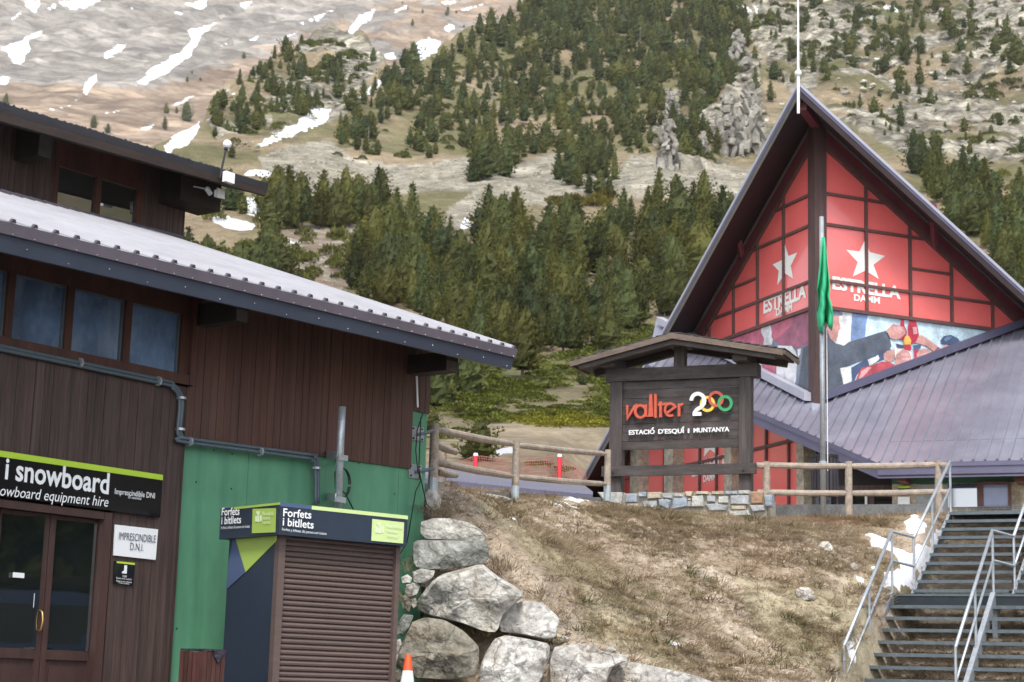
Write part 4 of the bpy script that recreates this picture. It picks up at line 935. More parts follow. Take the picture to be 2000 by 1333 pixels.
# column
mb = MB(); cc = C-A*.02; ztopc = zU0+.1; w = .34
mb.box(V3(cc[0], cc[1], Cb[2]-.15)-(Ld+Rd)*0+NL*.10+NR*.10-Ld*.0, Ld*w, Rd*w, Z*(ztopc-Cb[2]+.15)); obj('column', mb, m_col, gab)
mb = MB(); mb.bar(V3(C[0], C[1], zU0-.15), Kp-Z*(TH_+.12)+A*.35, .2, .24); obj('ridge_beam', mb, m_maroon, gab)
zc = [C[2]+0]
colz = lambda y: at(1595, y, 43)[2]
ZB = (FL.tz(1575, 606)[1]+FR.tz(1612, 602)[1])/2                   # top of the photographic banner
zl = [colz(376), colz(436), colz(546)]
def cell(F, t0, t1, z0, z1, ztrim, name='panel', m=None, lab=None, off=-.02):
    poly = [(t0, z0), (t1, z0), (t1, z1), (t0, z1)]
    poly = clip_poly(poly, -SL, -1, zU0-ztrim)
    if len(poly) < 3: return None
    if abs(sum(poly[i][0]*poly[(i+1) % len(poly)][1]-poly[(i+1) % len(poly)][0]*poly[i][1] for i in range(len(poly))))/2 < .015: return None
    mb = MB(); mb.prism([F.P(t, z, off) for t, z in poly], F.n*.03); return obj(name, mb, m or m_red, gab, lab)
def mull(F, t0, z0, t1, z1, w=.075, d=.07): 
    mb = MB(); mb.bar(F.P(t0, z0, .03), F.P(t1, z1, .03), w, w, up=F.n); return obj('mullion', mb, m_mull, gab)
def tmax(z, trim=TR): return (zU0-trim-z)/SL
def upper(F, tl, extra):
    zs = [ZB]+sorted(zl)+[zU0]; ts = [.02]+tl+[14]
    for i in range(len(ts)-1):
        for j in range(len(zs)-1):
            if (i, j) in extra:
                zm, tm = extra[(i, j)]
                cell(F, ts[i]+.01, ts[i+1]-.01, zs[j]+.01, zm-.01, TR-.02); cell(F, ts[i]+.01, ts[i+1]-.01, zm+.01, zs[j+1]-.01, TR-.02)
                mull(F, ts[i], zm, min(ts[i+1], tmax(zm)), zm, .06)
                continue
            cell(F, ts[i]+.01, ts[i+1]-.01, zs[j]+.01, zs[j+1]-.01, TR-.02)
    for z in zs[:-1]: mull(F, .02, z, tmax(z), z, .085 if z == ZB else .07)
    for t in tl:
        zt = zU0-TR-SL*t
        if zt > ZB: mull(F, t, ZB, t, zt)
tL = [FL.tz(1533, 500)[0], FL.tz(1482, 550)[0], FL.tz(1435, 600)[0], FL.tz(1388, 640)[0]]
tR = [FR.tz(1690, 470)[0], FR.tz(1776, 540)[0], FR.tz(1857, 590)[0], FR.tz(1937, 630)[0]]
upper(FL, tL, {(2, 1): ((FL.tz(1438, 561)[1]+FL.tz(1480, 544)[1])/2, 0)})
upper(FR, tR, {(2, 1): ((FR.tz(1780, 525)[1]+FR.tz(1855, 537)[1])/2, 0)})
# stars and lettering on the fronts
def star(F, px, name='star', off=.016):
    mb = MB(); mb.prism([F.W(x, y, off) for x, y in px], F.n*.004); obj(name, mb, m_star, gab)
def z2(pts): return [(1300+x/2.666, 400+y/2.666) for x, y in pts]
star(FL, z2([(622, 210), (640, 268), (686, 250), (652, 318), (663, 385), (622, 358), (582, 418), (590, 345), (558, 312), (606, 290)]))
star(FR, z2([(1036, 188), (1064, 248), (1142, 268), (1082, 314), (1110, 388), (1040, 344), (975, 374), (1000, 300), (940, 236), (1010, 244)]))
l = lambda F, x, y: F.W(*z2([(x, y)])[0], .016)
hL = FL.tz(*z2([(512, 495)])[0])[1]-FL.tz(*z2([(512, 566)])[0])[1]
text_on('lettering', 'ESTRELLA', l(FL, 511, 566), l(FL, 733, 480), Z*hL*.95, NL, m_star, gab, bold=.04, each=True)
text_on('lettering', 'DAMM', l(FL, 576, 580), l(FL, 661, 549), Z*hL*.5, NL, m_star, gab, bold=.035, each=True)
hR = FR.tz(*z2([(870, 372)])[0])[1]-FR.tz(*z2([(870, 436)])[0])[1]
text_on('lettering', 'ESTRELLA', l(FR, 868, 437), l(FR, 1223, 490), Z*hR*.95, NR, m_star, gab, bold=.04, each=True)
text_on('lettering', 'DAMM', l(FR, 980, 499), l(FR, 1115, 516), Z*hR*.5, NR, m_star, gab, bold=.035, each=True)
# photographic banner: flat print on the two fronts, cut off by the rake and by the lower roof
def band(F, kk):
    poly = [(.02, Cb[2]-.2), (14, Cb[2]-.2), (14, ZB-.04), (.02, ZB-.04)]
    poly = clip_poly(poly, -SL, -1, zU0-TR+.02); poly = clip_poly(poly, -kk, 1, -(Cb[2]-.1)); return poly
def prt(c, nm, rough=.45, var=.12): return mat('print_'+nm, c, rough=rough, var=.34, scale=(3.2, 3.2, 3.2), fine=.16)
p_sky = prt((.52, .66, .73), 'pale_sky')
p_white = prt((.66, .66, .68), 'snow'); p_pink = prt((.50, .13, .20), 'dusky_pink'); p_plum = prt((.30, .10, .16), 'plum'); p_grey = prt((.085, .10, .13), 'charcoal'); p_blue = prt((.17, .25, .42), 'flag_blue')
p_skin = prt((.50, .26, .23), 'skin'); p_redj = prt((.45, .07, .09), 'red_jacket'); p_rose = prt((.66, .34, .34), 'rose'); p_hel = prt((.06, .09, .17), 'helmet'); p_amber = prt((.68, .40, .08), 'amber'); p_bot = prt((.42, .03, .06), 'bottle_red'); p_cream = prt((.72, .70, .66), 'cream'); p_slate = prt((.18, .21, .28), 'slate')
mb = MB(); mb.prism([FL.P(t, z, -.01) for t, z in band(FL, kL)], NL*.01); banL = obj('banner', mb, p_slate, gab)
mb = MB(); mb.prism([FR.P(t, z, -.01) for t, z in band(FR, kR)], NR*.01); banR = obj('banner', mb, p_sky, gab)
def art(F, ban, zoomf, kk, items):
    for i, (nm, m_, pts) in enumerate(items):
        tz = [F.tz(*zoomf(x, y)) for x, y in pts]
        # keep the print inside the banner
        b = MB(); bm = bmesh.new(); vs_ = [bm.verts.new((t, z, 0)) for t, z in tz]
        try: bm.faces.new(vs_)
        except ValueError: bm.free(); continue
        for co, no in (((0, ZB-.045, 0), (0, 1, 0)), ((0, Cb[2]-.05, 0), (kk, -1, 0)), ((.03, 0, 0), (-1, 0, 0)), ((0, zU0-TR, 0), (SL, 1, 0))):
            bmesh.ops.bisect_plane(bm, geom=bm.verts[:]+bm.edges[:]+bm.faces[:], plane_co=co, plane_no=no, clear_outer=True)
        bm.verts.index_update(); off = .003+.002*i
        if len(bm.faces): 
            b.add([F.P(v.co.x, v.co.y, off) for v in bm.verts], [[v.index for v in f.verts] for f in bm.faces]); obj(nm, b, m_, ban)
        bm.free()
zr = lambda x, y: (1600+x/5.128, 590+y/5.128)
art(FR, banR, zr, kR, [
 ('printed_flag', p_blue, [(330, 90), (490, 110), (470, 230), (455, 400), (315, 400), (318, 240)]),
 ('printed_snow', p_white, [(-20, 60), (100, 60), (330, 90), (310, 410), (240, 440), (150, 400), (80, 300), (-20, 300)]),
 ('printed_face', p_skin, [(60, 170), (130, 120), (200, 140), (195, 200), (217, 265), (190, 300), (185, 345), (165, 400), (110, 380), (40, 300)]),
 ('printed_cap', p_slate, [(60, 130), (100, 80), (150, 70), (200, 95), (238, 120), (225, 140), (140, 140), (70, 160)]),
 ('printed_coat', p_grey, [(-40, 250), (80, 280), (110, 370), (170, 420), (220, 430), (245, 440), (290, 405), (420, 365), (560, 320), (665, 290), (700, 350), (722, 440), (700, 480), (560, 530), (430, 590), (300, 640), (205, 670), (240, 830), (250, 900), (240, 1030), (-40, 1030)]),
 ('printed_pole', p_cream, [(210, 665), (312, 645), (312, 880), (255, 930), (250, 860)]),
 ('printed_shadow', p_hel, [(318, 660), (420, 600), (480, 560), (640, 500), (720, 470), (640, 580), (500, 640), (380, 720), (330, 830)]),
 ('printed_face', p_skin, [(640, 520), (680, 490), (740, 480), (760, 540), (740, 590), (690, 600), (645, 580)]),
 ('printed_goggles', p_cream, [(480, 580), (560, 550), (585, 530), (600, 570), (560, 610), (500, 640)]),
 ('printed_jacket', p_redj, [(350, 860), (370, 760), (420, 660), (520, 640), (620, 600), (700, 600), (760, 640), (800, 740), (900, 760), (900, 850), (600, 930), (350, 1000)]),
 ('printed_sleeve', p_rose, [(355, 850), (395, 760), (420, 690), (490, 650), (520, 660), (480, 700), (430, 760), (420, 870), (395, 830), (375, 880)]),
 ('printed_sleeve', p_plum, [(1110, 590), (1120, 500), (1180, 450), (1250, 490), (1320, 540), (1360, 620), (1130, 700)]),
 ('printed_arm', p_skin, [(930, 350), (1020, 335), (1090, 380), (1185, 450), (1140, 500), (1060, 440), (990, 420), (930, 410)]),
 ('printed_face', p_rose, [(1215, 460), (1260, 430), (1330, 450), (1350, 520), (1300, 560), (1240, 540)]),
 ('printed_helmet', p_hel, [(1205, 390), (1240, 345), (1310, 333), (1380, 365), (1430, 440), (1440, 500), (1390, 560), (1340, 500), (1280, 430), (1220, 420)]),
 ('printed_helmet', p_blue, [(1240, 380), (1270, 350), (1320, 345), (1310, 370), (1260, 400)]),
 ('printed_cup', p_cream, [(745, 440), (800, 460), (860, 480), (905, 500), (930, 590), (870, 620), (860, 720), (800, 730), (790, 600), (750, 560)]),
 ('printed_bottle', p_bot, [(815, 165), (840, 165), (845, 240), (870, 300), (860, 380), (800, 380), (790, 300)]),
 ('printed_bottle', p_bot, [(905, 170), (950, 180), (975, 250), (990, 330), (960, 400), (920, 420), (880, 330), (880, 240)]),
 ('printed_label', p_rose, [(925, 255), (965, 255), (975, 320), (935, 330)]),
 ('printed_hand', p_skin, [(665, 290), (725, 225), (790, 240), (845, 260), (855, 320), (800, 370), (740, 380), (700, 360)]),
 ('printed_fingers', p_rose, [(730, 250), (800, 250), (840, 290), (800, 320), (750, 300)]),
 ('printed_label', p_amber, [(850, 350), (885, 345), (910, 390), (905, 440), (840, 450), (835, 390)]),
 ('printed_bottle', p_bot, [(840, 430), (905, 430), (915, 480), (860, 500), (840, 480)]),
 ('printed_glove', p_hel, [(750, 420), (840, 440), (830, 470), (770, 460)]), ('printed_glove', p_hel, [(920, 440), (1010, 430), (1000, 470), (940, 480)]),
 ('printed_hand', p_skin, [(760, 530), (820, 480), (880, 490), (910, 560), (890, 610), (820, 620), (770, 670), (740, 640)]),
 ('printed_fingers', p_rose, [(800, 520), (880, 520), (895, 545), (810, 545)]), ('printed_fingers', p_rose, [(805, 565), (890, 565), (885, 590), (810, 592)]),
 ('printed_bottle', p_bot, [(935, 490), (975, 480), (990, 560), (1030, 600), (1010, 690), (940, 700)]),
 ('printed_hand', p_skin, [(960, 520), (1020, 470), (1090, 480), (1110, 540), (1080, 590), (1010, 590), (965, 580)]),
 ('printed_fingers', p_rose, [(990, 520), (1080, 515), (1085, 540), (990, 548)]),
 ('printed_cup', p_cream, [(1020, 600), (1060, 590), (1070, 640), (1030, 650)]), ('printed_button', p_cream, [(710, 695), (735, 695), (735, 715), (710, 715)])])
zq = lambda x, y: (1370+x/6.667, 590+y/6.667)
art(FL, banL, zq, kL, [
 ('printed_jacket', p_pink, [(-900, 700), (330, 475), (740, 310), (800, 300), (790, 420), (830, 470), (800, 560), (300, 560), (-300, 760), (-900, 1000)]),
 ('printed_snow', p_white, [(780, 310), (840, 270), (900, 270), (915, 370), (930, 480), (920, 560), (810, 560), (820, 480), (780, 400)]),
 ('printed_jacket', p_plum, [(910, 260), (1160, 150), (1400, 60), (1400, 560), (1330, 560), (1250, 610), (1180, 570), (1010, 560), (920, 470), (915, 340)]),
 ('printed_fold', p_pink, [(930, 260), (1060, 210), (1200, 180), (1180, 300), (1060, 420), (960, 500), (920, 400)]),
 ('printed_snow', p_white, [(1000, 570), (1180, 575), (1230, 640), (1260, 760), (1250, 880), (1265, 960), (1230, 1120), (1200, 1250), (900, 1250), (890, 1100), (870, 980), (970, 960), (985, 820), (1000, 700)]),
 ('printed_bottle', p_pink, [(800, 800), (975, 820), (965, 960), (880, 950), (850, 1000), (810, 900)]),
 ('printed_snow', p_white, [(700, 780), (780, 790), (850, 1000), (830, 1010), (760, 860), (720, 830)]),
 ('printed_ski', p_slate, [(1260, 610), (1310, 600), (1340, 620), (1300, 860), (1250, 1250), (1200, 1250), (1240, 1000)]),
 ('printed_coat', p_grey, [(1330, 600), (1410, 560), (1410, 1300), (1240, 1300), (1300, 900)]),
 ('printed_rose', p_rose, [(900, 1110), (985, 1120), (990, 1180), (920, 1160)]), ('printed_cup', p_white, [(1260, 620), (1305, 605), (1300, 680), (1270, 720)]),
 ('printed_snow', p_white, [(1275, 1180), (1300, 1160), (1305, 1240), (1270, 1290)]),
 ('printed_stripe', p_pink, [(260, 740), (330, 720), (340, 830), (260, 830)]), ('printed_stripe', p_white, [(120, 760), (180, 740), (190, 830), (140, 830)])])
# lower roof: one plane rising away, cut by the two fronts
Ep = hit(1715, 905, Cb, nP); Gp = hit(1262, 712, Cb, nP)
on = lambda p: V3(p[0], p[1], pz(p))
E2 = on(Ep+S*11); Rend = on(Cb+Rd*13); tl_end = 9.0
Lend = on(Cb+Ld*tl_end)
# the left edge meets the rake of the steep roof
rfo = MB(); rfo.prism([Ep, E2, on(E2+A*12), Rend, Cb], -nP*.05); lowroof = obj('lower_roof', rfo, m_lav, gab)
mb = MB(); mb.prism([Gp, Ep, Cb, Lend], -nP*.05); strip = obj('lower_roof', mb, m_lav, gab)
edir = Gp-Ep; e2 = edir[:2]
def ribs(w0, w1, right):
    w = w0
    while w < w1:
        base = Ep+S*w
        if right:
            st = 0.0
        else:                                                      # start on the slanting left edge
            st = np.dot(on(Ep+edir*(w/np.dot(edir, S)))-base, A)
        dcol = np.dot(Cb-Ep, S); d = Rd if w > dcol else Ld
        tt = (w-dcol)/np.dot(d, S)
        en = np.dot(Cb+d*tt-base, A)
        p, q = on(base+A*(st+.0)), on(base+A*(en-.16))
        if en-st > .25:
            mb = MB(); a = S*.034; hh = nP*.05; pr = [p-a, p-a*.5+hh, p+a*.5+hh, p+a]
            mb.prism(pr, q-p); obj('rib', mb, m_lav, lowroof if right else strip)
        w += .247
ribs(.03, 11, True); ribs(.03-.247*30, 0, False)
fhx = .30
mb = MB(); mb.box(Ep-A*.03-Z*.10, S*11, A*.04, Z*.09); obj('eave_lip', mb, m_lavd, gab)
mb = MB(); mb.box(Ep-Z*(fhx+.03), S*11, A*.05, Z*(fhx-.075)); obj('eave_fascia', mb, m_lavd, gab)
mb = MB(); o_ = unit(V3(edir[1], -edir[0], 0)); o_ = o_ if np.dot(o_, A) < 0 else -o_
mb.prism([Ep-Z*.02, Gp-Z*.02, Gp-Z*.12, Ep-Z*.12], o_*.04); obj('eave_lip', mb, m_lavd, gab)
mb = MB(); mb.prism([Ep-Z*.125, Gp-Z*.125, Gp-Z*(fhx+.03), Ep-Z*(fhx+.03)], o_*.02); obj('eave_fascia', mb, m_lavd, gab)
mb = MB(); mb.prism([Ep-Z*.30, E2-Z*.30, on(E2+A*3)-Z*.30, on(Ep+A*3)-Z*.30], Z*.04); mb.prism([Gp-Z*.28, Ep-Z*.28, on(Cb)-Z*.28, on(Lend)-Z*.28], Z*.04) ; obj('soffit', mb, m_soff, gab)
for d, t1, N_ in ((Rd, 12.5, NR), (Ld, 8.4, NL)):
    p, q = on(Cb+d*.1)+N_*.05, on(Cb+d*t1)+N_*.05
    mb = MB(); mb.prism([p+nP*.005, q+nP*.005, q+N_*.22+nP*.005-Z*.0, p+N_*.22+nP*.005], Z*.20); obj('flashing', mb, m_lavd if d is Rd else m_gtrim, gab)
mb = MB(); mb.box(on(Cb+NL*.32+NR*.32)-Z*.05, Ld*.42, Rd*.42, Z*.22); obj('column_base', mb, m_gtrim, gab)
# lower glazing behind the timber sign (left front, below the lower roof)
zlow = lambda t: Cb[2]+kL*t-.33
vl = [FL.tz(x, y)[0] for x, y in ((1543, 900), (1499, 880), (1402, 900), (1369, 900), (1335, 900), (1300, 900), (1266, 900), (1238, 920))]
zm = FL.tz(1520, 868)[1]
ts = [.55]+vl+[13.5]
for i in range(len(ts)-1):
    for z0, z1 in ((TERR-.2, zm), (zm, 14)):
        poly = [(ts[i]+.012, z0+.012), (ts[i+1]-.012, z0+.012), (ts[i+1]-.012, z1-.012), (ts[i]+.012, z1-.012)]
        poly = clip_poly(poly, kL, -1, Cb[2]-.33); poly = clip_poly(poly, -SL, -1, zU0-TR)
        if len(poly) < 3: continue
        mb = MB(); mb.prism([FL.P(t, z, -.02) for t, z in poly], NL*.03); obj('panel', mb, m_red, gab)
for t in vl: mull(FL, t, TERR-.2, t, min(zlow(t), zU0-TR-SL*t))
mull(FL, .55, zm, 9.5, zm)
star(FL, [(1378, 860), (1386, 861), (1394, 860), (1400, 888), (1387, 878), (1375, 893)])
text_on('lettering', 'ESTRELLA', FL.W(1352, 931, .016), FL.W(1421, 913, .016), Z*.36, NL, m_star, gab, bold=.035, each=True)
text_on('lettering', 'DAMM', FL.W(1374, 942, .016), FL.W(1398, 936.5, .016), Z*.17, NL, m_star, gab, bold=.03, each=True)
text_on('lettering', 'ESTRELLA', FL.W(1562, 898, .016), FL.W(1590, 892, .016), Z*.5, NL, m_star, gab, bold=.035, each=True)
for x0, x1, y in ((1242, 1264, 900), (1309, 1332, 900), (1430, 1444, 900), (1572, 1586, 900)):
    a, b = FL.tz(x0, y, .12)[0], FL.tz(x1, y, .12)[0]; a, b = min(a, b), max(a, b); w = min(b-a, .55)
    mb = MB(); c0 = FL.P((a+b)/2-w/2, TERR-.2, .01); mb.box(c0, Ld*w, NL*.34, Z*(min(zlow(a), zU0-TR-SL*b)-TERR+.2)); obj('stone_pillar', mb, m_stone, gab)
# wall under the right-hand eave
Wp = Ep+A*1.1
def wp(px, py, off=0.0): return hit(px, py, Wp-A*off, A)
def ws_(px, py, off=0.0):
    h = wp(px, py, off); return float(np.dot(h-Wp, S)), float(h[2])
def WP(s, z, off=0.0): return V3(Wp[0]+S[0]*s-A[0]*off, Wp[1]+S[1]*s-A[1]*off, z)
s0 = ws_(1742, 950)[0]; zg = ws_(1800, 945)[1]; ztw = pz(Wp)-.3
mb = MB(); mb.box(WP(s0, TERR-.2, -.3), S*11, -A*.28, Z*(zg-TERR+.2)); obj('stone_wall', mb, m_stone, gab)
mb = MB(); mb.box(WP(s0, zg, -.3), S*11, -A*.31, Z*(ztw-zg+.3)); obj('green_band', mb, m_dgreen, gab)
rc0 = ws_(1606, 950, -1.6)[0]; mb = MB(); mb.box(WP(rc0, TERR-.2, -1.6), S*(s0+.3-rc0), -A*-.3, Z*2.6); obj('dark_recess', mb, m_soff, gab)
r0 = ws_(1630, 950, -.6)[0]; r1 = ws_(1741, 950, -.6)[0]; zr0, zr1, zr2 = ws_(1700, 967, -.6)[1], ws_(1700, 948, -.6)[1], ws_(1700, 987, -.6)[1]
mb = MB(); mb.box(WP(r0, zr0, -.8), S*(r1-r0), -A*.2, Z*(zr1-zr0)); obj('brown_shutter', mb, m_board, gab)
for xa, xb, m_ in ((1664, 1689, m_glass), (1692, 1705, m_board), (1707, 1741, m_glass)):
    a, b = ws_(xa, 975, -.6)[0], ws_(xb, 975, -.6)[0]; mb = MB(); mb.box(WP(a, zr2, -.75), S*(b-a), -A*.05, Z*(zr0-zr2-.01)); obj('window', mb, m_, gab)
a = ws_(1690, 975, -.6)[0]; mb = MB(); mb.box(WP(a-.02, zr2, -.7), S*.05, -A*.05, Z*(zr0-zr2-.01)); obj('mullion', mb, m_star, gab)
wx = [ws_(x, 965)[0] for x in (1790, 1852, 1909, 1921, 1969, 1975)]; zt, zb_ = ws_(1940, 945)[1], ws_(1940, 991)[1]
mb = MB(); mb.box(WP(wx[0], zb_, .0), S*(wx[1]-wx[0]), -A*.03, Z*(zt-zb_)); obj('window_pane', mb, mat('hazy_pane', (.30, .32, .33), rough=.15, var=.3, scale=3), gab)
mb = MB(); mb.box(WP(wx[1], zb_, .0), S*(wx[2]-wx[1]), -A*.03, Z*(zt-zb_)); w1 = obj('window_pane', mb, m_reflw, gab)
mb = MB(); mb.box(WP(wx[2], zb_-.05, .0), S*(wx[3]-wx[2]), -A*.07, Z*(zt-zb_+.08)); mb.box(WP(wx[4], zb_-.05, .0), S*(wx[5]-wx[4]), -A*.07, Z*(zt-zb_+.08)); mb.box(WP(wx[3], zt-.03, .0), S*(wx[4]-wx[3]), -A*.07, Z*.07); mb.box(WP(wx[3], zb_-.05, .0), S*(wx[4]-wx[3]), -A*.07, Z*.07); wfr = obj('window_frame', mb, m_mull, gab)
mb = MB(); mb.box(WP(wx[3], zb_+.02, .0), S*(wx[4]-wx[3]), -A*.03, Z*(zt-zb_-.05)); obj('pane', mb, mat('blue_reflecting_pane', (.20, .24, .42), rough=.08, var=.2, scale=1), wfr)
mb = MB(); mb.box(wp(1754, 965, .04), (wp(1777, 965, .04)-wp(1754, 965, .04)), -A*.02, Z*.05+Z*(ws_(1760, 951)[1]-ws_(1760, 965)[1]-.05)); obj('menu_board', mb, m_black, gab)
mb = MB(); mb.box(wp(1754, 954, .07), (wp(1777, 954, .07)-wp(1754, 954, .07)), -A*.01, Z*.045); obj('menu_stripe', mb, m_lime, gab)
mb = MB(); mb.box(wp(1754, 986, .04), (wp(1777, 986, .04)-wp(1754, 986, .04)), -A*.02, Z*(ws_(1760, 971)[1]-ws_(1760, 986)[1])); obj('paper_notice', mb, m_white, gab)
m_bend = mat('red_brown_beam', (.11, .036, .028), rough=.6, var=.2)
for px in (1760, 1990):
    c = wp(px, 934, .7); mb = MB(); mb.box(c-S*.09-Z*.07, S*.18, A*.8, Z*.14); obj('beam', mb, m_bend, gab)
# braces under the eaves of the steep roof
for F, (xa, ya), (xb, yb), sd in ((FL, (1437, 438), (1449, 500), 1), (FR, (1822, 408), (1826, 482), -1)):
    t, z = F.tz(xa, ya, .55); p = F.P(t, z, .55); t, z = F.tz(xb, yb, .06); q_ = F.P(t, z, .06)
    mb = MB(); mb.bar(p, q_, .13, .13, up=F.n); mb.bar(p+Z*.12, p-Z*.25, .14, .14, up=F.n); obj('brace', mb, m_maroon, gab)
# mast on the apex
mp = Kp-A*.06; mast = thing('roof_mast', 'thin white mast with a ball standing on the apex of the gabled roof', 'mast', mp-Z*.8)
mb = MB(); zt = at(1577, -40, mp[1])[2]; mb.tube([mp-Z*.75, mp+Z*.3], .034, 10); mb.tube([mp+Z*.3, V3(mp[0], mp[1], zt)], [.028, .017], 10); obj('pole', mb, m_white, mast)
mb = MB(); mb.ball(V3(mp[0], mp[1], at(1578, 144, mp[1])[2]), .085, 12, 8); obj('ball', mb, m_white, mast, smooth=True)

# low roof of the annex seen under the log rails, and the slab in front of it
an = thing('low_annex', 'low building behind the log rails with a flat lavender metal roof', 'building', at(1000, 960, 38)-Z*2)
nA = unit(np.cross(at(1150, 950, 38)-at(840, 912, 37), at(1150, 936, 43)-at(840, 912, 37))); 
q4 = [at(800, 925, 36.5), at(1158, 961, 36.2), at(1140, 947, 41), at(800, 907, 41.5)]
mb = MB(); mb.prism(q4, -Z*.06); obj('roof', mb, mat('annex_roof_metal', (.19, .19, .26), rough=.32, metal=.2, var=.1, scale=1), an)
mb = MB(); a, b = q4[0], q4[1]; mb.prism([a-Z*.065, b-Z*.065, b-Z*.22, a-Z*.22], V3(0, .08, 0)); obj('fascia', mb, m_lavd, an)
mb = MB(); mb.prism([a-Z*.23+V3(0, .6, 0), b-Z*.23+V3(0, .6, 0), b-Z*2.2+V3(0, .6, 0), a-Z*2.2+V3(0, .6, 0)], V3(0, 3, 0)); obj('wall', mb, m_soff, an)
# ------------------------------------------------------------------ timber station sign on its stone base
m_tim = mat('weathered_timber', (.050, .040, .037), rough=.75, var=.35, scale=(3, 3, 9), rot=ROTS, fine=.3, rnd=.12, bump=.25, streak=((.12, .105, .10), .4, (2, 2, 14)))
m_timv = mat('weathered_post', (.055, .044, .041), rough=.75, var=.35, scale=(14, 14, .9), rot=ROTS, fine=.3, bump=.25, streak=((.13, .115, .11), .45, (16, 16, .8)))
m_rim = mat('pale_roof_board', (.135, .100, .078), rough=.8, var=.3, scale=(3, 3, 12), rot=ROTS, fine=.25)
m_orange = mat('orange_letter', (.50, .085, .045), rough=.55, var=.18, scale=20); m_yel = mat('yellow_letter', (.72, .50, .075), rough=.5, var=.1, scale=15); m_grn = mat('green_letter', (.035, .30, .11), rough=.5, var=.12, scale=15)
Sp = at(1330, 850, 32)
def sw(px, py, off=0.0):
    h = hit(px, py, Sp-A*off, A); return float(np.dot(h-Sp, S)), float(h[2])
def sP(w, z, off=0.0): return V3(Sp[0]+S[0]*w-A[0]*off, Sp[1]+S[1]*w-A[1]*off, z)
def sh_(px, py, off=0.0): return hit(px, py, Sp-A*off, A)
sg_ = thing('station_sign', 'dark timber ski station sign with a gabled roof standing on a low stone wall', 'sign', sP(0, sw(1330, 958)[1]))
zb0 = sw(1330, 961)[1]-.1
L0, L1 = sw(1190, 850)[0], sw(1214, 850)[0]; R0, R1 = sw(1443, 850)[0], sw(1466, 850)[0]
zbt, zbb = sw(1330, 716)[1], sw(1330, 741)[1]
for a, b in ((L0, L1), (R0, R1)):
    mb = MB(); mb.box(sP(a, zb0, .0), S*(b-a), A*.2, Z*(zbb-zb0)); obj('post', mb, m_timv, sg_)
for a, b in ((L0, L1), (R0, R1)):
    for z_ in (zb0+.25,): 
        c = sP((a+b)/2, sw(1210, 925)[1], .09); mb = MB(); mb.tube([c, c-A*.02], .018, 6); obj('bolt', mb, m_cable, sg_)
mb = MB(); mb.box(sP(sw(1184, 735)[0], zbb, .03), S*(sw(1480, 735)[0]-sw(1184, 735)[0]), A*.26, Z*(zbt-zbb)); obj('lintel', mb, m_tim, sg_)
q0, q1 = sw(1178, 920)[0], sw(1478, 915)[0]; zr_t, zr_b = sw(1330, 909)[1], sw(1330, 929)[1]
mb = MB(); mb.box(sP(q0, zr_b, .09), S*(q1-q0), A*.088, Z*(zr_t-zr_b)); obj('rail', mb, m_tim, sg_)
zpt, zpb = zbb, sw(1330, 876)[1]; nb = 8; hb = (zpt-zpb)/nb
for i in range(nb):
    mb = MB(); mb.box(sP(L1, zpb+hb*i+.004, -.05+RNG.uniform(-.004, .004)), S*(R0-L1), A*.04, Z*(hb-.009)); obj('board', mb, m_tim, sg_)
# short king post and corbels
kx0, kx1 = sw(1316, 700)[0], sw(1336, 700)[0]; zk = sw(1326, 672)[1]
mb = MB(); mb.box(sP(kx0, zbt, .0), S*(kx1-kx0), A*.2, Z*(zk-zbt-.02)); obj('king_post', mb, m_timv, sg_)
mb = MB(); mb.box(sP(kx0-.09, zk-.06, .33), S*(kx1-kx0+.18), A*.9, Z*.12); obj('ridge_purlin', mb, m_tim, sg_)
for (xa, xb, yt, yb) in ((1185, 1211, 702, 722), (1440, 1468, 690, 713)):
    a, z1 = sw(xa, yt); b, z0 = sw(xb, yb); mb = MB(); mb.box(sP(a, zbt, .32), S*(b-a), A*.85, Z*(z1-zbt)); mb.box(sP(a-.03, z1+.004, .40), S*(b-a+.06), A*1.0, Z*.10); obj('purlin', mb, m_tim, sg_)
# roof
RO_ = .50; RD = 1.05
ap, le, ri = sh_(1313, 651, RO_), sh_(1113, 707, RO_), sh_(1531, 684, RO_)
for a, b in ((ap, le), (ap, ri)):
    d = unit(b-a); n = unit(np.cross(d, A)); n = n if n[2] > 0 else -n
    mb = MB(); mb.prism([a, b, b+A*RD, a+A*RD], -n*.035); obj('roof_boards', mb, m_tim, sg_)
    mb = MB(); mb.prism([a-Z*.0, b, b-n*.095, a-Z*.10], -A*.03); obj('rim_board', mb, m_rim, sg_)
    mb = MB(); mb.prism([b-n*.0, b+A*RD, b+A*RD-n*.07, b-n*.07], d*.03); obj('rim_board', mb, m_rim, sg_)
    for of in (.04, RD-.2):
        e = lerp(a, b, .93); mb = MB(); mb.prism([a-Z*.04+A*of, e-n*.04+A*of, e-n*.17+A*of, a-Z*.19+A*of], A*.11); obj('rafter', mb, m_tim, sg_)
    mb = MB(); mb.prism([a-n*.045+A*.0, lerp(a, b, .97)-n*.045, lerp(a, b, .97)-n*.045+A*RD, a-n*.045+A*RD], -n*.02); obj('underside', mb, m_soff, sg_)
    mb = MB(); L_ = np.linalg.norm(b-a)
    for i in range(13):
        for j in range(5):
            p = a+d*(L_*(i+.05)/13)+A*(RD*(j+.05)/5)+n*(.004+RNG.uniform(0, .004)); mb.prism([p, p+d*L_/13*1.02+n*.02, p+d*L_/13*1.02+A*RD/5*.95+n*.02, p+A*RD/5*.95], n*.016)
    obj('shingle', mb, m_grit, sg_, kind='stuff')
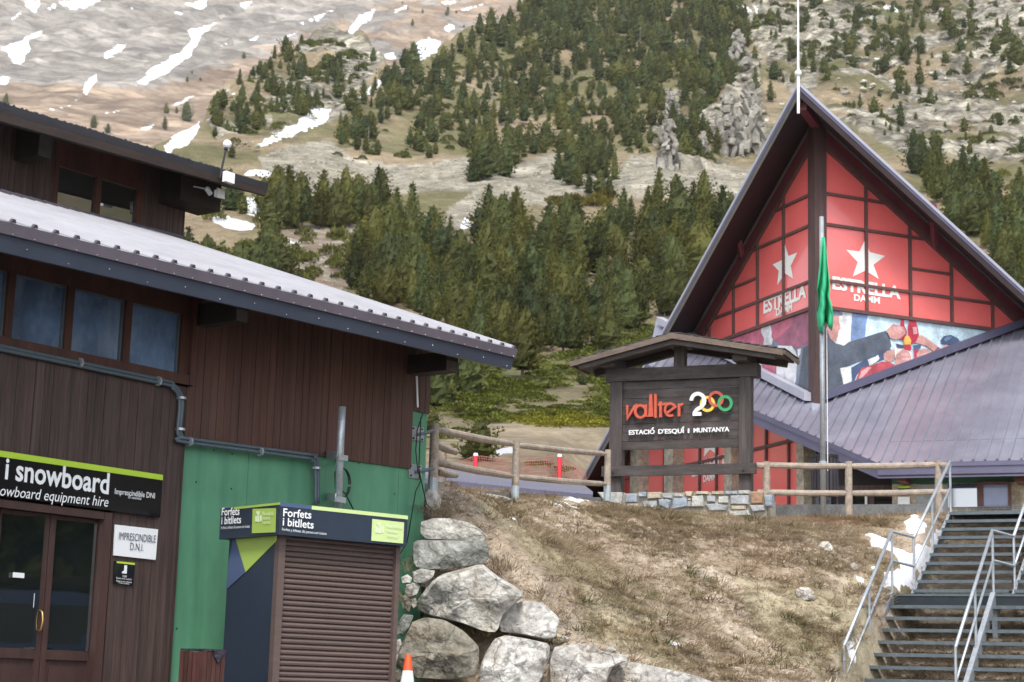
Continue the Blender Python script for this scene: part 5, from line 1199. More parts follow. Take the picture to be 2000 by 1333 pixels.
# lettering in wood: strokes of one width
def zs1(x, y): return (1210+x/8.333, 755+y/8.333)
m_w2 = m_white
def stroke(pts, w, m_, lift, ext=.045, nm='lettering', closed=False):
    P = [np.array(sw(*zs1(x, y))) for x, y in pts]; N = len(P); Lf, Rt = [], []
    for i in range(N):
        if closed: d = P[(i+1) % N]-P[(i-1) % N]
        else: d = P[min(i+1, N-1)]-P[max(i-1, 0)]
        d = d/np.linalg.norm(d); nn = np.array([-d[1], d[0]])*w/2
        if not closed and 0 < i < N-1:
            d1 = unit(P[i]-P[i-1]); nn = nn/max(.5, abs(np.dot(d1, d)))
        Lf.append(P[i]+nn); Rt.append(P[i]-nn)
    mb = MB(); k = N if closed else N-1
    v = [sP(*p, lift) for p in Lf]+[sP(*p, lift) for p in Rt]+[sP(*p, lift+ext) for p in Lf]+[sP(*p, lift+ext) for p in Rt]
    f = []
    for i in range(k):
        j = (i+1) % N
        f += [(2*N+i, 2*N+j, 3*N+j, 3*N+i), (i, N+i, N+j, j), (i, j, 2*N+j, 2*N+i), (N+j, N+i, 3*N+i, 3*N+j)]
    if not closed: f += [(0, 2*N, 3*N, N), (N-1, 2*N-1, 4*N-1, 3*N-1)]
    mb.add(v, f); obj(nm, mb, m_, sg_)
def arc(cx, cy, rx, ry, a0, a1, n=18): return [(cx+rx*math.cos(math.radians(a)), cy+ry*math.sin(math.radians(a))) for a in np.linspace(a0, a1, n)]
px_m = np.linalg.norm(sh_(1400, 800)-sh_(1300, 800))/100/8.333
sw_ = 42*px_m; lf = .0
stroke([(138, 310), (138, 525), (258, 330), (300, 305)], sw_, m_orange, lf)
stroke(arc(352, 412, 86, 98, 0, 360, 30)[:-1], sw_, m_orange, lf+.001, closed=True)
stroke([(440, 300), (440, 490), (520, 490), (520, 130)], sw_, m_orange, lf)
stroke([(595, 130), (595, 515)], sw_, m_orange, lf); stroke([(678, 250), (678, 510)], sw_, m_orange, lf)
stroke([(635, 305), (800, 290)], sw_*.9, m_orange, lf+.002)
stroke([(775, 445), (930, 330)]+arc(838, 385, 88, 100, -35, -300, 20), sw_*.9, m_orange, lf)
stroke([(978, 285), (978, 495)], sw_, m_orange, lf); stroke([(965, 345), (990, 310), (1045, 290)], sw_*.9, m_orange, lf+.002)
w2 = 56*px_m
stroke(arc(1288, 238, 106, 112, 180, 360, 16)+[(1385, 290), (1340, 345), (1270, 385), (1238, 430), (1232, 462)], w2, m_w2, lf+.012)
stroke([(1205, 458), (1342, 456)], w2, m_w2, lf+.014)
rw = 44*px_m
stroke(arc(1440, 292, 102, 108, 0, 360, 32)[:-1], rw, m_yel, lf, closed=True)
stroke(arc(1582, 212, 104, 108, 0, 360, 32)[:-1], rw, m_orange, lf+.006, closed=True)
stroke(arc(1730, 282, 102, 108, 0, 360, 32)[:-1], rw, m_grn, lf+.010, closed=True)
hz = sw(*zs1(160, 718))[1]-sw(*zs1(160, 792))[1]
for t, x0, x1, y0, y1 in (('ESTACIO', 160, 578, 790, 776), ("D'ESQUI", 638, 1050, 774, 763), ('I', 1118, 1140, 760, 760), ('MUNTANYA', 1212, 1790, 756, 735)):
    text_on('lettering', t, sh_(*zs1(x0, y0)), sh_(*zs1(x1, y1)), Z*hz*.95, -A, m_w2, sg_, bold=.014, ext=.03, lift=.0, each=True)
for x, y in ((548, 694), (1042, 682)): stroke([(x-14, y+2), (x+12, y-20)], 18*px_m, m_w2, .0, .03, nm='accent')

# stone base, stone by stone
m_mortar = mat('lime_mortar', (.33, .30, .25), rough=.95, var=.25, scale=9, fine=.2)
def stone_mat(i, c): return mat('stone_%s' % i, c, rough=.85, var=.28, scale=6, fine=.25, bump=.5, bscale=14)
stm = [stone_mat('grey', (.34, .35, .36)), stone_mat('blue', (.27, .31, .36)), stone_mat('buff', (.42, .36, .27)), stone_mat('pale', (.42, .42, .39)), stone_mat('rust', (.34, .21, .13))]
base = thing('stone_base_wall', 'low mortared wall of grey and buff stones under the timber sign', 'wall', sP(0, zb0-.3, .3))
bw0, bw1 = sw(1172, 970, .3)[0], sw(1500, 975, .3)[0]; zt0 = sw(1330, 960, .3)[1]
mb = MB(); mb.box(sP(bw0+.03, zb0-.55, .27), S*(bw1-bw0-.06), A*.62, Z*(zt0-zb0+.53)); obj('mortar', mb, m_mortar, base)
za = lambda x, y: (1080+x/3.333, 620+y/3.333)
zc_ = lambda x, y: (1220+x/7.69, 860+y/7.69)
st_list = [(za, (292, 1140, 460, 1140, 448, 1218, 340, 1205), 3)] + [(zc_, p, k) for p, k in (
 ((20, 812, 190, 812, 195, 940, 15, 940), 1), ((215, 785, 330, 780, 330, 850, 218, 855), 1), ((345, 785, 550, 780, 545, 875, 345, 890), 2), ((35, 955, 205, 950, 210, 1005, 40, 1015), 2),
 ((270, 930, 300, 920, 490, 905, 490, 1035, 330, 1045, 290, 1000), 0), ((510, 890, 640, 885, 710, 910, 660, 1040, 520, 980), 1), ((575, 805, 715, 800, 715, 880, 580, 870), 0), ((730, 815, 880, 815, 880, 850, 735, 850), 3),
 ((725, 865, 945, 860, 950, 1000, 700, 1050), 1), ((905, 775, 1035, 770, 1010, 850, 930, 840), 2), ((1015, 845, 1185, 825, 1190, 1005, 1000, 1010), 3), ((1065, 770, 1260, 770, 1260, 815, 1070, 815), 2),
 ((1240, 840, 1365, 835, 1365, 935, 1245, 930), 0), ((1405, 845, 1560, 840, 1560, 950, 1405, 945), 3), ((1200, 965, 1380, 950, 1490, 970, 1560, 985, 1520, 1060, 1270, 1065), 0), ((1305, 770, 1490, 765, 1490, 815, 1310, 815), 2),
 ((1505, 765, 1690, 760, 1690, 810, 1510, 815), 1), ((1590, 835, 1870, 830, 1870, 970, 1590, 970), 0), ((1705, 755, 1870, 750, 1870, 808, 1710, 810), 3), ((1590, 985, 1830, 985, 1820, 1045, 1600, 1050), 2), ((950, 880, 1005, 875, 1000, 910, 955, 905), 2), ((960, 920, 1000, 915, 1000, 1000, 950, 1010), 0))] + [
 (za, (1285, 1140, 1372, 1138, 1368, 1215, 1290, 1215), 4), (za, (1380, 1160, 1428, 1155, 1430, 1235, 1384, 1235), 1), (za, (1280, 1225, 1375, 1222, 1380, 1258, 1300, 1268), 0), (za, (1135, 1258, 1270, 1255, 1290, 1290, 1150, 1295), 3), (za, (1140, 1300, 1260, 1295, 1280, 1325, 1150, 1325), 1)]
for fn, pp, k in st_list:
    P = [np.array(sw(*fn(pp[i], pp[i+1]), .3)) for i in range(0, len(pp), 2)]; c = sum(P)/len(P)
    o = .3+RNG.uniform(.0, .03); inn = [c+(p-c)*.82 for p in P]; v = [sP(*p, .2) for p in P]+[sP(*(c+(p-c)*.98), o) for p in P]+[sP(*p, o+.02+RNG.uniform(0, .012)) for p in inn]; n = len(P)
    f = [tuple(range(2*n, 3*n))]+[(r*n+i, r*n+(i+1) % n, (r+1)*n+(i+1) % n, (r+1)*n+i) for r in (0, 1) for i in range(n)]
    mb = MB(); mb.add(v, f); obj('stone', mb, stm[k], base)

# ------------------------------------------------------------------ log fence
m_log = mat('bleached_log', (.33, .27, .215), rough=.85, var=.28, scale=(7, 7, 7), fine=.3, bump=.3, bscale=25, streak=((.22, .20, .18), .6, (3, 3, 8)))
m_sleeve = mat('zinc_sleeve', (.40, .45, .47), rough=.5, metal=.3, var=.15)
def log_fence(nm, label, posts, rails, r=.058, sleeve=True):
    t = thing(nm, label, 'fence', at(posts[0][0], posts[0][2], posts[0][3]))
    for x, y0, y1, Y in posts:
        a, b = at(x, y1, Y), at(x, y0, Y); b = V3(a[0], a[1], b[2]); a = a-Z*.15
        mb = MB(); mb.tube([a, lerp(a, b, .3), lerp(a, b, .7), b], [r*1.12, r*1.16, r*1.12, r*1.06], 12); obj('post', mb, m_log, t, smooth=False)
        if sleeve: mb = MB(); mb.tube([a, lerp(a, b, .30)], r*1.24, 12); obj('sleeve', mb, m_sleeve, t)
    for (x0, y0, Y0, x1, y1, Y1) in rails:
        a, b = at(x0, y0, Y0), at(x1, y1, Y1); mid_ = (a+b)/2-Z*.01
        mb = MB(); mb.tube([lerp(a, b, -.005), lerp(a, b, .06), mid_, lerp(a, b, .94), lerp(a, b, 1.005)], [r*.6, r*.9, r, r*.9, r*.6], 10); obj('rail', mb, m_log, t)
    return t
log_fence('log_fence', 'bleached log fence right of the timber sign with two rails', [(1497, 902, 1006, 31.6), (1658, 902, 1003, 31.8), (1834, 900, 1003, 31.9)],
 [(1476, 909, 31.6, 1497, 909, 31.6), (1499, 909, 31.6, 1656, 911, 31.8), (1660, 911, 31.8, 1832, 908, 31.9), (1834, 908, 31.9, 1856, 909, 31.7), (1478, 962, 31.6, 1497, 962, 31.6), (1499, 962, 31.6, 1656, 964, 31.8), (1660, 964, 31.8, 1832, 961, 31.9), (1834, 961, 31.9, 1856, 962, 31.8)], sleeve=False)
log_fence('log_fence', 'sloping log fence between the wooden building and the timber sign', [(845, 828, 955, 21.7), (1006, 861, 968, 27), (1186, 879, 962, 30.8)],
 [(853, 840, 21.8, 1001, 868, 26.9), (1010, 870, 27, 1182, 887, 30.7), (850, 903, 21.8, 1000, 931, 26.9), (1010, 932, 27, 1182, 946, 30.7)], r=.05)
log_fence('log_fence', 'short return of log fence running back behind the corner of the building', [(863, 882, 945, 25.5)], [(849, 868, 22.2, 892, 884, 26.5), (856, 922, 22.6, 892, 929, 26)], r=.05)
m_conc = mat('concrete_slab', (.24, .245, .25), rough=.9, var=.2, scale=3, fine=.2, bump=.2, bscale=10)
kb = MB(); P4 = [at(826, 944, 22.4), at(1000, 965, 27.2), at(1175, 972, 30.9)]
for a, b in ((P4[0], P4[1]), (P4[1], P4[2])): kb.prism([a, b, b-Z*.3, a-Z*.3], V3(-.25, .9, 0))
k1 = single('concrete_kerb', kb, m_conc, 'grey concrete kerb under the sloping log fence', 'kerb')
kb = MB(); P4 = [at(1490, 986, 33.5), at(1850, 985, 33.8)]
kb.prism([P4[0], P4[1], P4[1]-Z*.5, P4[0]-Z*.5], V3(0, .4, 0)); single('concrete_kerb', kb, mat('dark_concrete', (.13, .13, .13), rough=.9, var=.3, scale=4, fine=.3), 'dark low kerb behind the right log fence and flagpole', 'kerb')

# flagpole with a limp green flag, and the round bin behind it
FY = 33.0
fb_ = at(1607.5, 1003, FY); ft = at(1608.5, 424, FY)
fp_ = thing('flagpole', 'tall grey flagpole with a limp green flag in front of the gabled building', 'flagpole', fb_)
mb = MB(); mb.tube([fb_-Z*.2, V3(fb_[0], fb_[1], ft[2])], [.052, .042], 12); obj('pole', mb, m_galv, fp_, smooth=True)
mb = MB(); mb.tube([V3(fb_[0]+.09, fb_[1], at(1613, 920, FY)[2]), V3(fb_[0]+.085, fb_[1], at(1613, 640, FY)[2])], .008, 5); obj('halyard', mb, m_white, fp_)
mb = MB(); zt_ = at(1608, 907, FY)[2]; mb.tube([V3(fb_[0], fb_[1], zt_-.05), V3(fb_[0], fb_[1], zt_+.05)], .07, 10); obj('clamp', mb, m_sleeve, fp_)
m_flag = mat('green_flag', (.03, .40, .19), rough=.75, var=.12, scale=4)
rows = [(464, 1605.5, 1611.5), (485, 1603, 1614), (510, 1601, 1616), (535, 1599, 1619), (556, 1597, 1621), (568, 1594.5, 1622), (580, 1597, 1620), (594, 1598, 1624), (612, 1594.5, 1626.5), (626, 1598, 1626), (640, 1602, 1624)]
N_ = 13; v = []
for i, (y, x0, x1) in enumerate(rows):
    for j in range(N_):
        u = j/(N_-1); v.append(at(lerp(x0, x1, u)+math.sin(i*1.3+j)*.3, y+math.sin(u*8+i*.8)*(3.5 if i > 3 else .5)+(9*math.sin(u*6.0+1.2) if i > 8 else 0), FY-.24-(.10+.02*i)*math.sin(u*11+i*.55)*min(1, i/4)))
f = [(i*N_+j, i*N_+j+1, (i+1)*N_+j+1, (i+1)*N_+j) for i in range(len(rows)-1) for j in range(N_-1)]
mb = MB(); mb.add(v, f); fo_ = obj('flag', mb, m_flag, fp_, smooth=True); so2 = fo_.modifiers.new('thick', 'SOLIDIFY'); so2.thickness = .012
bb = at(1611, 985, 35); rb = (at(1637, 940, 35)-at(1585, 940, 35))[0]/2
rbn = thing('round_bin', 'dark slatted round bin with flat black lid behind the flagpole', 'bin', V3(bb[0], bb[1], TERR))
m_bslat = mat('dark_slat', (.030, .026, .034), rough=.6, var=.3, rnd=.3, scale=6)
zt_, zb_ = at(1611, 896, 35)[2], at(1611, 972, 35)[2]
for k in range(20):
    a = 2*math.pi*k/20; d = V3(math.cos(a), math.sin(a), 0); tq = V3(-d[1], d[0], 0); mb = MB(); mb.box(V3(bb[0], bb[1], zb_)+d*rb*.92-tq*rb*.12, tq*rb*.24, d*.025, Z*(zt_-zb_)); obj('slat', mb, m_bslat, rbn)
mb = MB(); mb.tube([V3(bb[0], bb[1], zt_+.005), V3(bb[0], bb[1], zt_+.06)], rb*1.05, 20); obj('lid', mb, m_cable, rbn)
mb = MB(); mb.tube([V3(bb[0], bb[1], TERR-.1), V3(bb[0], bb[1], zb_-.02)], [rb*.98, rb*.98], 20); obj('foot', mb, m_black, rbn)

# red safety net on two posts beyond the low roof
NY = 44.0
net = thing('safety_net', 'red safety net strung between two red padded posts beyond the low roof', 'net', at(930, 915, NY))
m_net = mat('net_cord', (.50, .22, .19), rough=.7, var=.2); m_pad = mat('red_pad', (.62, .035, .05), rough=.5, var=.1)
npx = [(885, 903, 930), (929, 888, 925), (1000, 893, 940), (1093, 888, 940), (1145, 918, 945)]
def top(x): return np.interp(x, [p[0] for p in npx], [p[1]+(2 if p[0] in (929, 1093) else 6) for p in npx])
def bot(x): return np.interp(x, [p[0] for p in npx], [p[2] for p in npx])
mb = MB()
for i in range(58):
    x = 887+i*4.5; mb.tube([at(x, top(x), NY), at(x+2, bot(x), NY)], .006, 3, cap=False)
for j in range(9):
    u = j/8; pts = [at(x, lerp(top(x), bot(x), u), NY) for x in np.linspace(887, 1145, 16)]; mb.tube(pts, .009 if j == 0 else .006, 3, cap=False)
obj('netting', mb, m_net, net, kind='stuff')
for x, y0, y1 in ((929, 891, 925), (1093, 893, 940)):
    a, b = at(x, y1+12, NY), at(x, y0, NY); mb = MB(); mb.tube([a, b], .055, 10); p_ = obj('post', mb, m_pad, net); mb = MB(); mb.tube([b, b+Z*.07], [.06, .05], 8); obj('cap', mb, m_white, p_)

# ------------------------------------------------------------------ steel stairs
m_step = mat('steel_tread', (.022, .030, .035), rough=.5, metal=.35, var=.25, scale=7, fine=.2)
m_nose = mat('worn_nosing', (.115, .14, .155), rough=.45, metal=.4, var=.2, scale=8, fine=.2)
LW = 1.52; WID = 3.6
sta = thing('steel_stairs', 'galvanised open stairs in two flights with a middle handrail climbing the bank', 'stairs', V3(fl0[0], fl0[1], 1.0))
def flight(p0, n, run, rise, left=0.0, nm='tread'):
    for i in range(n):
        p = p0-AS*(run*i)-Z*(rise*i)
        for a, b in ((left+.03, LW-.05), (LW+.03, WID)):
            mb = MB(); mb.box(p+SS*a-AS*run*.98-Z*.035, SS*(b-a), AS*(run*1.02), Z*.03); tr = obj(nm, mb, m_step, sta)
            mb = MB(); mb.box(p+SS*a-AS*(run*.98+.012)-Z*.050, SS*(b-a), AS*.012, Z*.050); obj('nosing', mb, m_nose, tr)
def stringer(p, q, w=.05, h=.20):
    mb = MB(); mb.bar(p-Z*.06, q-Z*.06, w, h); obj('stringer', mb, m_galv, sta)
flight(T0-Z*st_rise*0, NU, st_run, st_rise)
ub = T0-AS*run_u-Z*rise_u
for w_ in (0, LW, WID): stringer(T0+SS*w_, ub+SS*w_)
mb = MB(); mb.box(fl0+SS*.0-Z*.04, SS*(WID+.3), AS*(land+.1), Z*.035); obj('landing', mb, m_step, sta)
mb = MB(); mb.box(fl0+SS*.0-Z*.19-AS*.02, SS*(WID+.3), AS*.02, Z*.15); obj('landing_edge', mb, m_step, sta)
mb = MB(); mb.box(fl0+SS*.0-Z*.035-AS*.034, SS*(WID+.3), AS*.012, Z*.03); obj('nosing', mb, m_nose, sta)
NLW = 12
flight(fl0-Z*lo_rise, NLW, lo_run, lo_rise, 0.0)
lb = fl0-AS*(lo_run*NLW)-Z*(lo_rise*NLW)
for w_ in (0, LW, WID): stringer(fl0+SS*w_, lb+SS*w_, w=.07 if w_ == LW else .05)
for t_ in (.15, .55):
    for w_ in (.0, LW, WID):
        c = fl0+AS*land*t_+SS*w_; mb = MB(); mb.box(c-SS*.04-Z*2.2, SS*.08, AS*.08, Z*2.15); obj('leg', mb, m_galv, sta)
mb = MB(); mb.box(T0-Z*.04+AS*.02, SS*WID, AS*1.2, Z*.035); obj('top_landing', mb, m_step, sta)
gr_ = MB(); 
for i in range(60): gr_.bar(T0+SS*(.06*i)+AS*.02+Z*.0, T0+SS*(.06*i)+AS*.02+Z*.11, .008, .008, up=SS)
for j in range(4): gr_.bar(T0+AS*.02+Z*(.005+.036*j), T0+SS*WID+AS*.02+Z*(.005+.036*j), .008, .008)
obj('edge_grating', gr_, m_nose, sta, kind='stuff')
RH = .9
_tt = np.linspace(3, 12, 200); t_end = float(_tt[np.argmin([abs(proj(fl0-AS*lo_run*t-Z*lo_rise*t+Z*RH)[0]-1648) for t in _tt])])
def handrail(w_, label):
    r = MB(); tp = T0+SS*w_; u0 = ub+SS*w_; f0 = fl0+SS*w_; g0 = lb+SS*w_
    hd_ = thing('handrail', label, 'handrail', V3(u0[0], u0[1], u0[2]-.2), 'handrails of the steel stairs')
    def rail(h, nm):
        for a, b in (((tp+Z*h), (u0+Z*h+AS*.1)), ((f0+Z*h+Z*.05), (f0-AS*lo_run*t_end-Z*lo_rise*t_end+Z*h))):
            mb = MB(); mb.tube([a, b], .027 if h > .8 else .020, 8); obj(nm, mb, m_galv, hd_, smooth=True)
        mb = MB(); mb.tube([u0+Z*h+AS*.1, f0+Z*h+Z*.05], .022, 8); obj(nm, mb, m_galv, hd_)
    rail(RH, 'top_rail'); rail(RH*.5, 'mid_rail')
    ends = [tp, lerp(tp, u0, .5), u0+AS*.1, f0, f0-AS*lo_run*t_end/2-Z*lo_rise*t_end/2, f0-AS*lo_run*t_end-Z*lo_rise*t_end]
    for i, p in enumerate(ends):
        mb = MB(); mb.tube([p-Z*(.15 if i < 5 else .6), p+Z*RH], .021, 8); obj('post', mb, m_galv, hd_)
handrail(.0, 'left steel handrail of the stairs, next to the grass bank')
handrail(LW, 'middle steel handrail dividing the stairs into two lanes')
# dark ground below the stairs is the bank itself

# ------------------------------------------------------------------ boulders
def rock_mat(nm, c, c2, streak): return mat(nm, c, rough=.92, var=.3, scale=2.2, col2=c2, fine=.42, bump=1.0, bscale=14, streak=streak, cracks=1.6)
rk_grey = rock_mat('grey_granite', (.42, .395, .35), (.57, .55, .50), ((.38, .29, .19), .55, (2.6, 2.6, 2.6)))
rk_green = rock_mat('lichen_granite', (.235, .24, .215), (.40, .40, .365), ((.13, .13, .11), .6, (9, 9, 9)))
rk_dark = rock_mat('brown_granite', (.17, .15, .115), (.32, .295, .235), ((.34, .24, .14), .6, (2, 2, 7)))
rk_pale = rock_mat('pale_granite', (.48, .455, .415), (.63, .61, .57), ((.30, .22, .15), .45, (3, 3, 3)))
def boulder(label, outline, Y, mt, dep=.5, seed=0, tilt=0.0, nm='boulder', cat='boulder', flat=.55):
    rnd = random.Random(seed); P = [np.array(p, float) for p in outline]; n = 40
    # resample the outline evenly
    seg = [np.linalg.norm(P[(i+1) % len(P)]-P[i]) for i in range(len(P))]; tot = sum(seg); res = []
    for k in range(n):
        t = tot*k/n; i = 0
        while t > seg[i]: t -= seg[i]; i += 1
        res.append(lerp(P[i], P[(i+1) % len(P)], t/seg[i]))
    c = sum(res)/n; wid = (max(p[0] for p in res)-min(p[0] for p in res))*Y/FPX; hgt = (max(p[1] for p in res)-min(p[1] for p in res))*Y/FPX
    D = dep*min(wid, hgt*1.4)
    prof = [(1.0, .0), (.975, -.42), (.90, -.70), (.76, -.86), (.56, -.95), (.30, -1.0)]
    back = [(.97, .5), (.85, .9), (.5, 1.15)]
    v, f = [], []
    planes = [(rnd.uniform(-1, 1), rnd.uniform(-1, 1), rnd.uniform(.5, .9)) for _ in range(10)]
    def pt(p, s, dz, edge):
        q = c+(p-c)*s; ux, uy = ((q[0]-c[0])*Y/FPX/wid*2, (q[1]-c[1])*Y/FPX/hgt*2)
        d = dz
        if dz < 0:                                                  # cut the bulging face with a few planes: broken stone
            for (a, b, h) in planes: d = max(d, -(h-.32*(a*ux+b*uy)))
        nz = (float(fbm(np.array(q[0]*.035+seed), np.array(q[1]*.035), 4))-.5)
        return at(q[0]+nz*5*(1-edge), q[1]+nz*4*(1-edge), Y+d*D+nz*D*.45+tilt*(q[1]-c[1])*Y/FPX)
    rings = back[::-1]+prof
    for s, dz in rings:
        for p in res: v.append(pt(p, s, dz, 1 if s == 1.0 else 0))
    R_ = len(rings)
    f += [(i*n+k, i*n+(k+1) % n, (i+1)*n+(k+1) % n, (i+1)*n+k) for i in range(R_-1) for k in range(n)]
    v.append(at(c[0], c[1], Y+1.2*D)); v.append(pt(c, 1, -1.0, 0)); f += [(len(v)-2, (k+1) % n, k) for k in range(n)]+[(len(v)-1, (R_-1)*n+k, (R_-1)*n+(k+1) % n) for k in range(n)]
    f = [q_[::-1] for q_ in f]
    mb = MB(); mb.add(v, f); o = single(nm, mb, mt, label, cat, smooth=True)
    try:
        bmx = bmesh.new(); bmx.from_mesh(o.data); bmesh.ops.recalc_face_normals(bmx, faces=bmx.faces); bmx.to_mesh(o.data); bmx.free(); o.data.set_sharp_from_angle(angle=math.radians(38))
    except Exception: pass
    return o
boulder('rounded grey boulder, topmost of the stack beside the green wall', [(820, 1042), (822, 1020), (848, 1012), (880, 1013), (912, 1020), (938, 1033), (951, 1048), (948, 1057), (870, 1054), (832, 1054)], 20.9, rk_grey, .5, 1)
boulder('flat block of grey green granite, second from the top of the stack', [(806, 1062), (815, 1055), (870, 1056), (945, 1056), (955, 1066), (955, 1092), (945, 1100), (920, 1106), (860, 1113), (815, 1112), (804, 1096)], 20.5, rk_green, .55, 2)
boulder('largest pale boulder with a ridge, leaning left to right in the middle of the stack', [(812, 1178), (822, 1165), (838, 1140), (862, 1122), (908, 1110), (936, 1102), (945, 1103), (972, 1126), (1008, 1146), (1026, 1163), (1005, 1180), (980, 1205), (972, 1236), (950, 1236), (900, 1217), (840, 1203), (815, 1192)], 20.0, rk_grey, .55, 3)
boulder('cracked pale boulder resting on the right shoulder of the largest boulder', [(973, 1215), (985, 1195), (998, 1182), (1025, 1173), (1058, 1178), (1080, 1195), (1093, 1208), (1086, 1245), (1065, 1250), (1015, 1240), (975, 1234)], 20.1, rk_pale, .5, 4)
boulder('dark brown banded boulder behind the traffic cone', [(773, 1303), (780, 1268), (797, 1232), (805, 1215), (830, 1206), (868, 1211), (905, 1232), (935, 1262), (936, 1290), (930, 1322), (880, 1328), (815, 1326)], 19.3, rk_dark, .5, 5)
boulder('squarish pale boulder right of the dark banded boulder', [(934, 1335), (938, 1300), (950, 1272), (966, 1248), (988, 1241), (1030, 1248), (1074, 1258), (1073, 1285), (1060, 1320), (1050, 1345), (985, 1352), (940, 1348)], 19.5, rk_pale, .5, 6)
boulder('wide pale boulder in the bottom row, second from the right', [(1072, 1335), (1074, 1285), (1083, 1264), (1130, 1257), (1158, 1260), (1175, 1273), (1222, 1279), (1226, 1290), (1195, 1305), (1180, 1345), (1100, 1350)], 19.9, rk_pale, .5, 7)
boulder('low pale boulder at the right end of the bottom row', [(1174, 1350), (1185, 1303), (1200, 1288), (1255, 1297), (1300, 1306), (1350, 1317), (1392, 1332), (1395, 1362), (1290, 1372), (1180, 1370)], 20.3, rk_pale, .45, 8)
boulder('small upright pale rock beside the corner post of the log fence', [(829, 963), (838, 955), (852, 957), (862, 975), (860, 992), (845, 1000), (830, 990)], 21.4, rk_pale, .5, 9)
boulder('long flat rock lying under the sloping log fence', [(856, 962), (890, 958), (940, 962), (985, 970), (1003, 976), (960, 984), (925, 990), (890, 984), (865, 975)], 23.4, rk_grey, .6, 10)
sm = [((805, 1118), (822, 1111), (850, 1115), (846, 1128), (830, 1141), (807, 1137)), ((783, 1128), (796, 1122), (806, 1130), (803, 1140), (785, 1140)), ((792, 1140), (812, 1138), (821, 1146), (815, 1160), (800, 1168), (790, 1156)), ((772, 1226), (788, 1200), (808, 1202), (800, 1228), (785, 1242), (773, 1238)), ((768, 1255), (782, 1247), (786, 1262), (776, 1278), (768, 1274)), ((767, 1285), (778, 1276), (783, 1290), (776, 1304), (767, 1302)), ((786, 1165), (798, 1160), (806, 1175), (800, 1196), (786, 1190)), ((768, 1310), (780, 1308), (790, 1325), (770, 1335)), ((800, 1172), (812, 1168), (816, 1182), (806, 1188))]
slab_ = ['angular grey stone wedged under the flat block', 'small buff stone near the green wall, highest of the small ones', 'pale angular stone below the wedged stones', 'grey green stone left of the dark banded boulder', 'small pale stone left of the dark boulder at its middle', 'small pale stone left of the dark boulder near its foot', 'dark stone in the gap left of the largest boulder', 'small stone at the foot of the dark boulder', 'tiny stone touching the left tip of the largest boulder']
for i, p in enumerate(sm): boulder(slab_[i], p, 19.9, (rk_grey, rk_pale, rk_grey, rk_green, rk_pale, rk_pale, rk_dark, rk_dark, rk_grey)[i], .6, 20+i, nm='stone', cat='stone')
def ground_stone(label, pts, mt, seed):
    cx, cy = np.mean(pts, axis=0); d = ray(cx, max(p[1] for p in pts)-2); lo = None
    for Y in np.linspace(20, 34, 300):
        p = EYE+d*(Y/d[1])
        if p[2] < float(bank_z(p[0], p[1])): lo = Y; break
    boulder(label, pts, (lo or 28)-.02, mt, .6, seed, nm='stone', cat='stone')
ground_stone('white rounded stone on the grass left of the stairs', [(1553, 1152), (1563, 1147), (1580, 1148), (1593, 1160), (1592, 1171), (1572, 1173), (1556, 1168)], rk_pale, 31)
ground_stone('half buried grey stone high on the bank below the right log fence', [(1595, 1070), (1605, 1058), (1618, 1058), (1628, 1070), (1625, 1077), (1600, 1077)], rk_grey, 32)
ground_stone('small pale stone between the white rounded stone and the stairs', [(1660, 1103), (1668, 1099), (1678, 1106), (1676, 1114), (1664, 1113)], rk_pale, 33)
ground_stone('small flat stone right of the cracked pale boulder', [(1092, 1248), (1103, 1243), (1114, 1247), (1110, 1254), (1096, 1255)], rk_pale, 34)
ground_stone('narrow flat stone above the wide pale boulder', [(1175, 1266), (1195, 1263), (1205, 1270), (1190, 1276), (1178, 1273)], rk_pale, 35)
# earth filling behind the stack so that gaps read dark
# ------------------------------------------------------------------ dry grass on the bank
rs_ = np.random.RandomState(11)
def tuft_mesh(nb, seed, wd=.05):
    r = np.random.RandomState(seed); V, T = [], []
    for i in range(nb):
        a = r.uniform(0, 6.28); l = r.uniform(.6, 1.25); lean = r.uniform(.3, 1.3); d = np.array([math.cos(a), math.sin(a), 0]); s_ = np.array([-d[1], d[0], 0])*wd
        b = d*r.uniform(0, .7)+s_*r.uniform(-6, 6); t = b+d*lean*l+Z*l*max(.12, .85-.4*lean)
        k = len(V); V += [b-s_, b+s_, t]; T += [(k, k+1, k+2)]
    return np.array(V), np.array(T)
def scatter(name, bases, pos, scl, rot, cols, m_, label=None, kind='stuff', cvar=.2, flatz=1.0):
    """many small plants joined into one mesh; bases is a list of (V, T, per-vertex tint or None)"""
    VV, TT, CC = [], [], []; off = 0; r = np.random.RandomState(5)
    for i in range(len(pos)):
        b = bases[i % len(bases)]; V, T = b[0], b[1]; tint = b[2] if len(b) > 2 else np.ones((len(V), 3))
        c, s = math.cos(rot[i]), math.sin(rot[i]); sx = scl[i]
        if not hasattr(sx, '__len__'): sx = (sx, sx, sx)
        W = np.empty_like(V); W[:, 0] = (V[:, 0]*c-V[:, 1]*s)*sx[0]; W[:, 1] = (V[:, 0]*s+V[:, 1]*c)*sx[1]; W[:, 2] = V[:, 2]*sx[2]
        VV.append(W+pos[i]); TT.append(T+off); off += len(V); CC.append(tint*cols[i])
    me = np_mesh(name, np.vstack(VV), np.vstack(TT), np.vstack(CC), m_)
    return link(name, me, kind, label)
m_dry = attr_mat('dry_grass', var=.15, nscale=2, trans=.25)
tb = [tuft_mesh(11, k, .042) for k in range(8)]; ts_ = [tuft_mesh(8, k, .02) for k in range(6)]
n_ = 95000; x = rs_.uniform(-.8, 13, n_); y = rs_.uniform(19.8, 33.2, n_); z = bank_z(x, y)
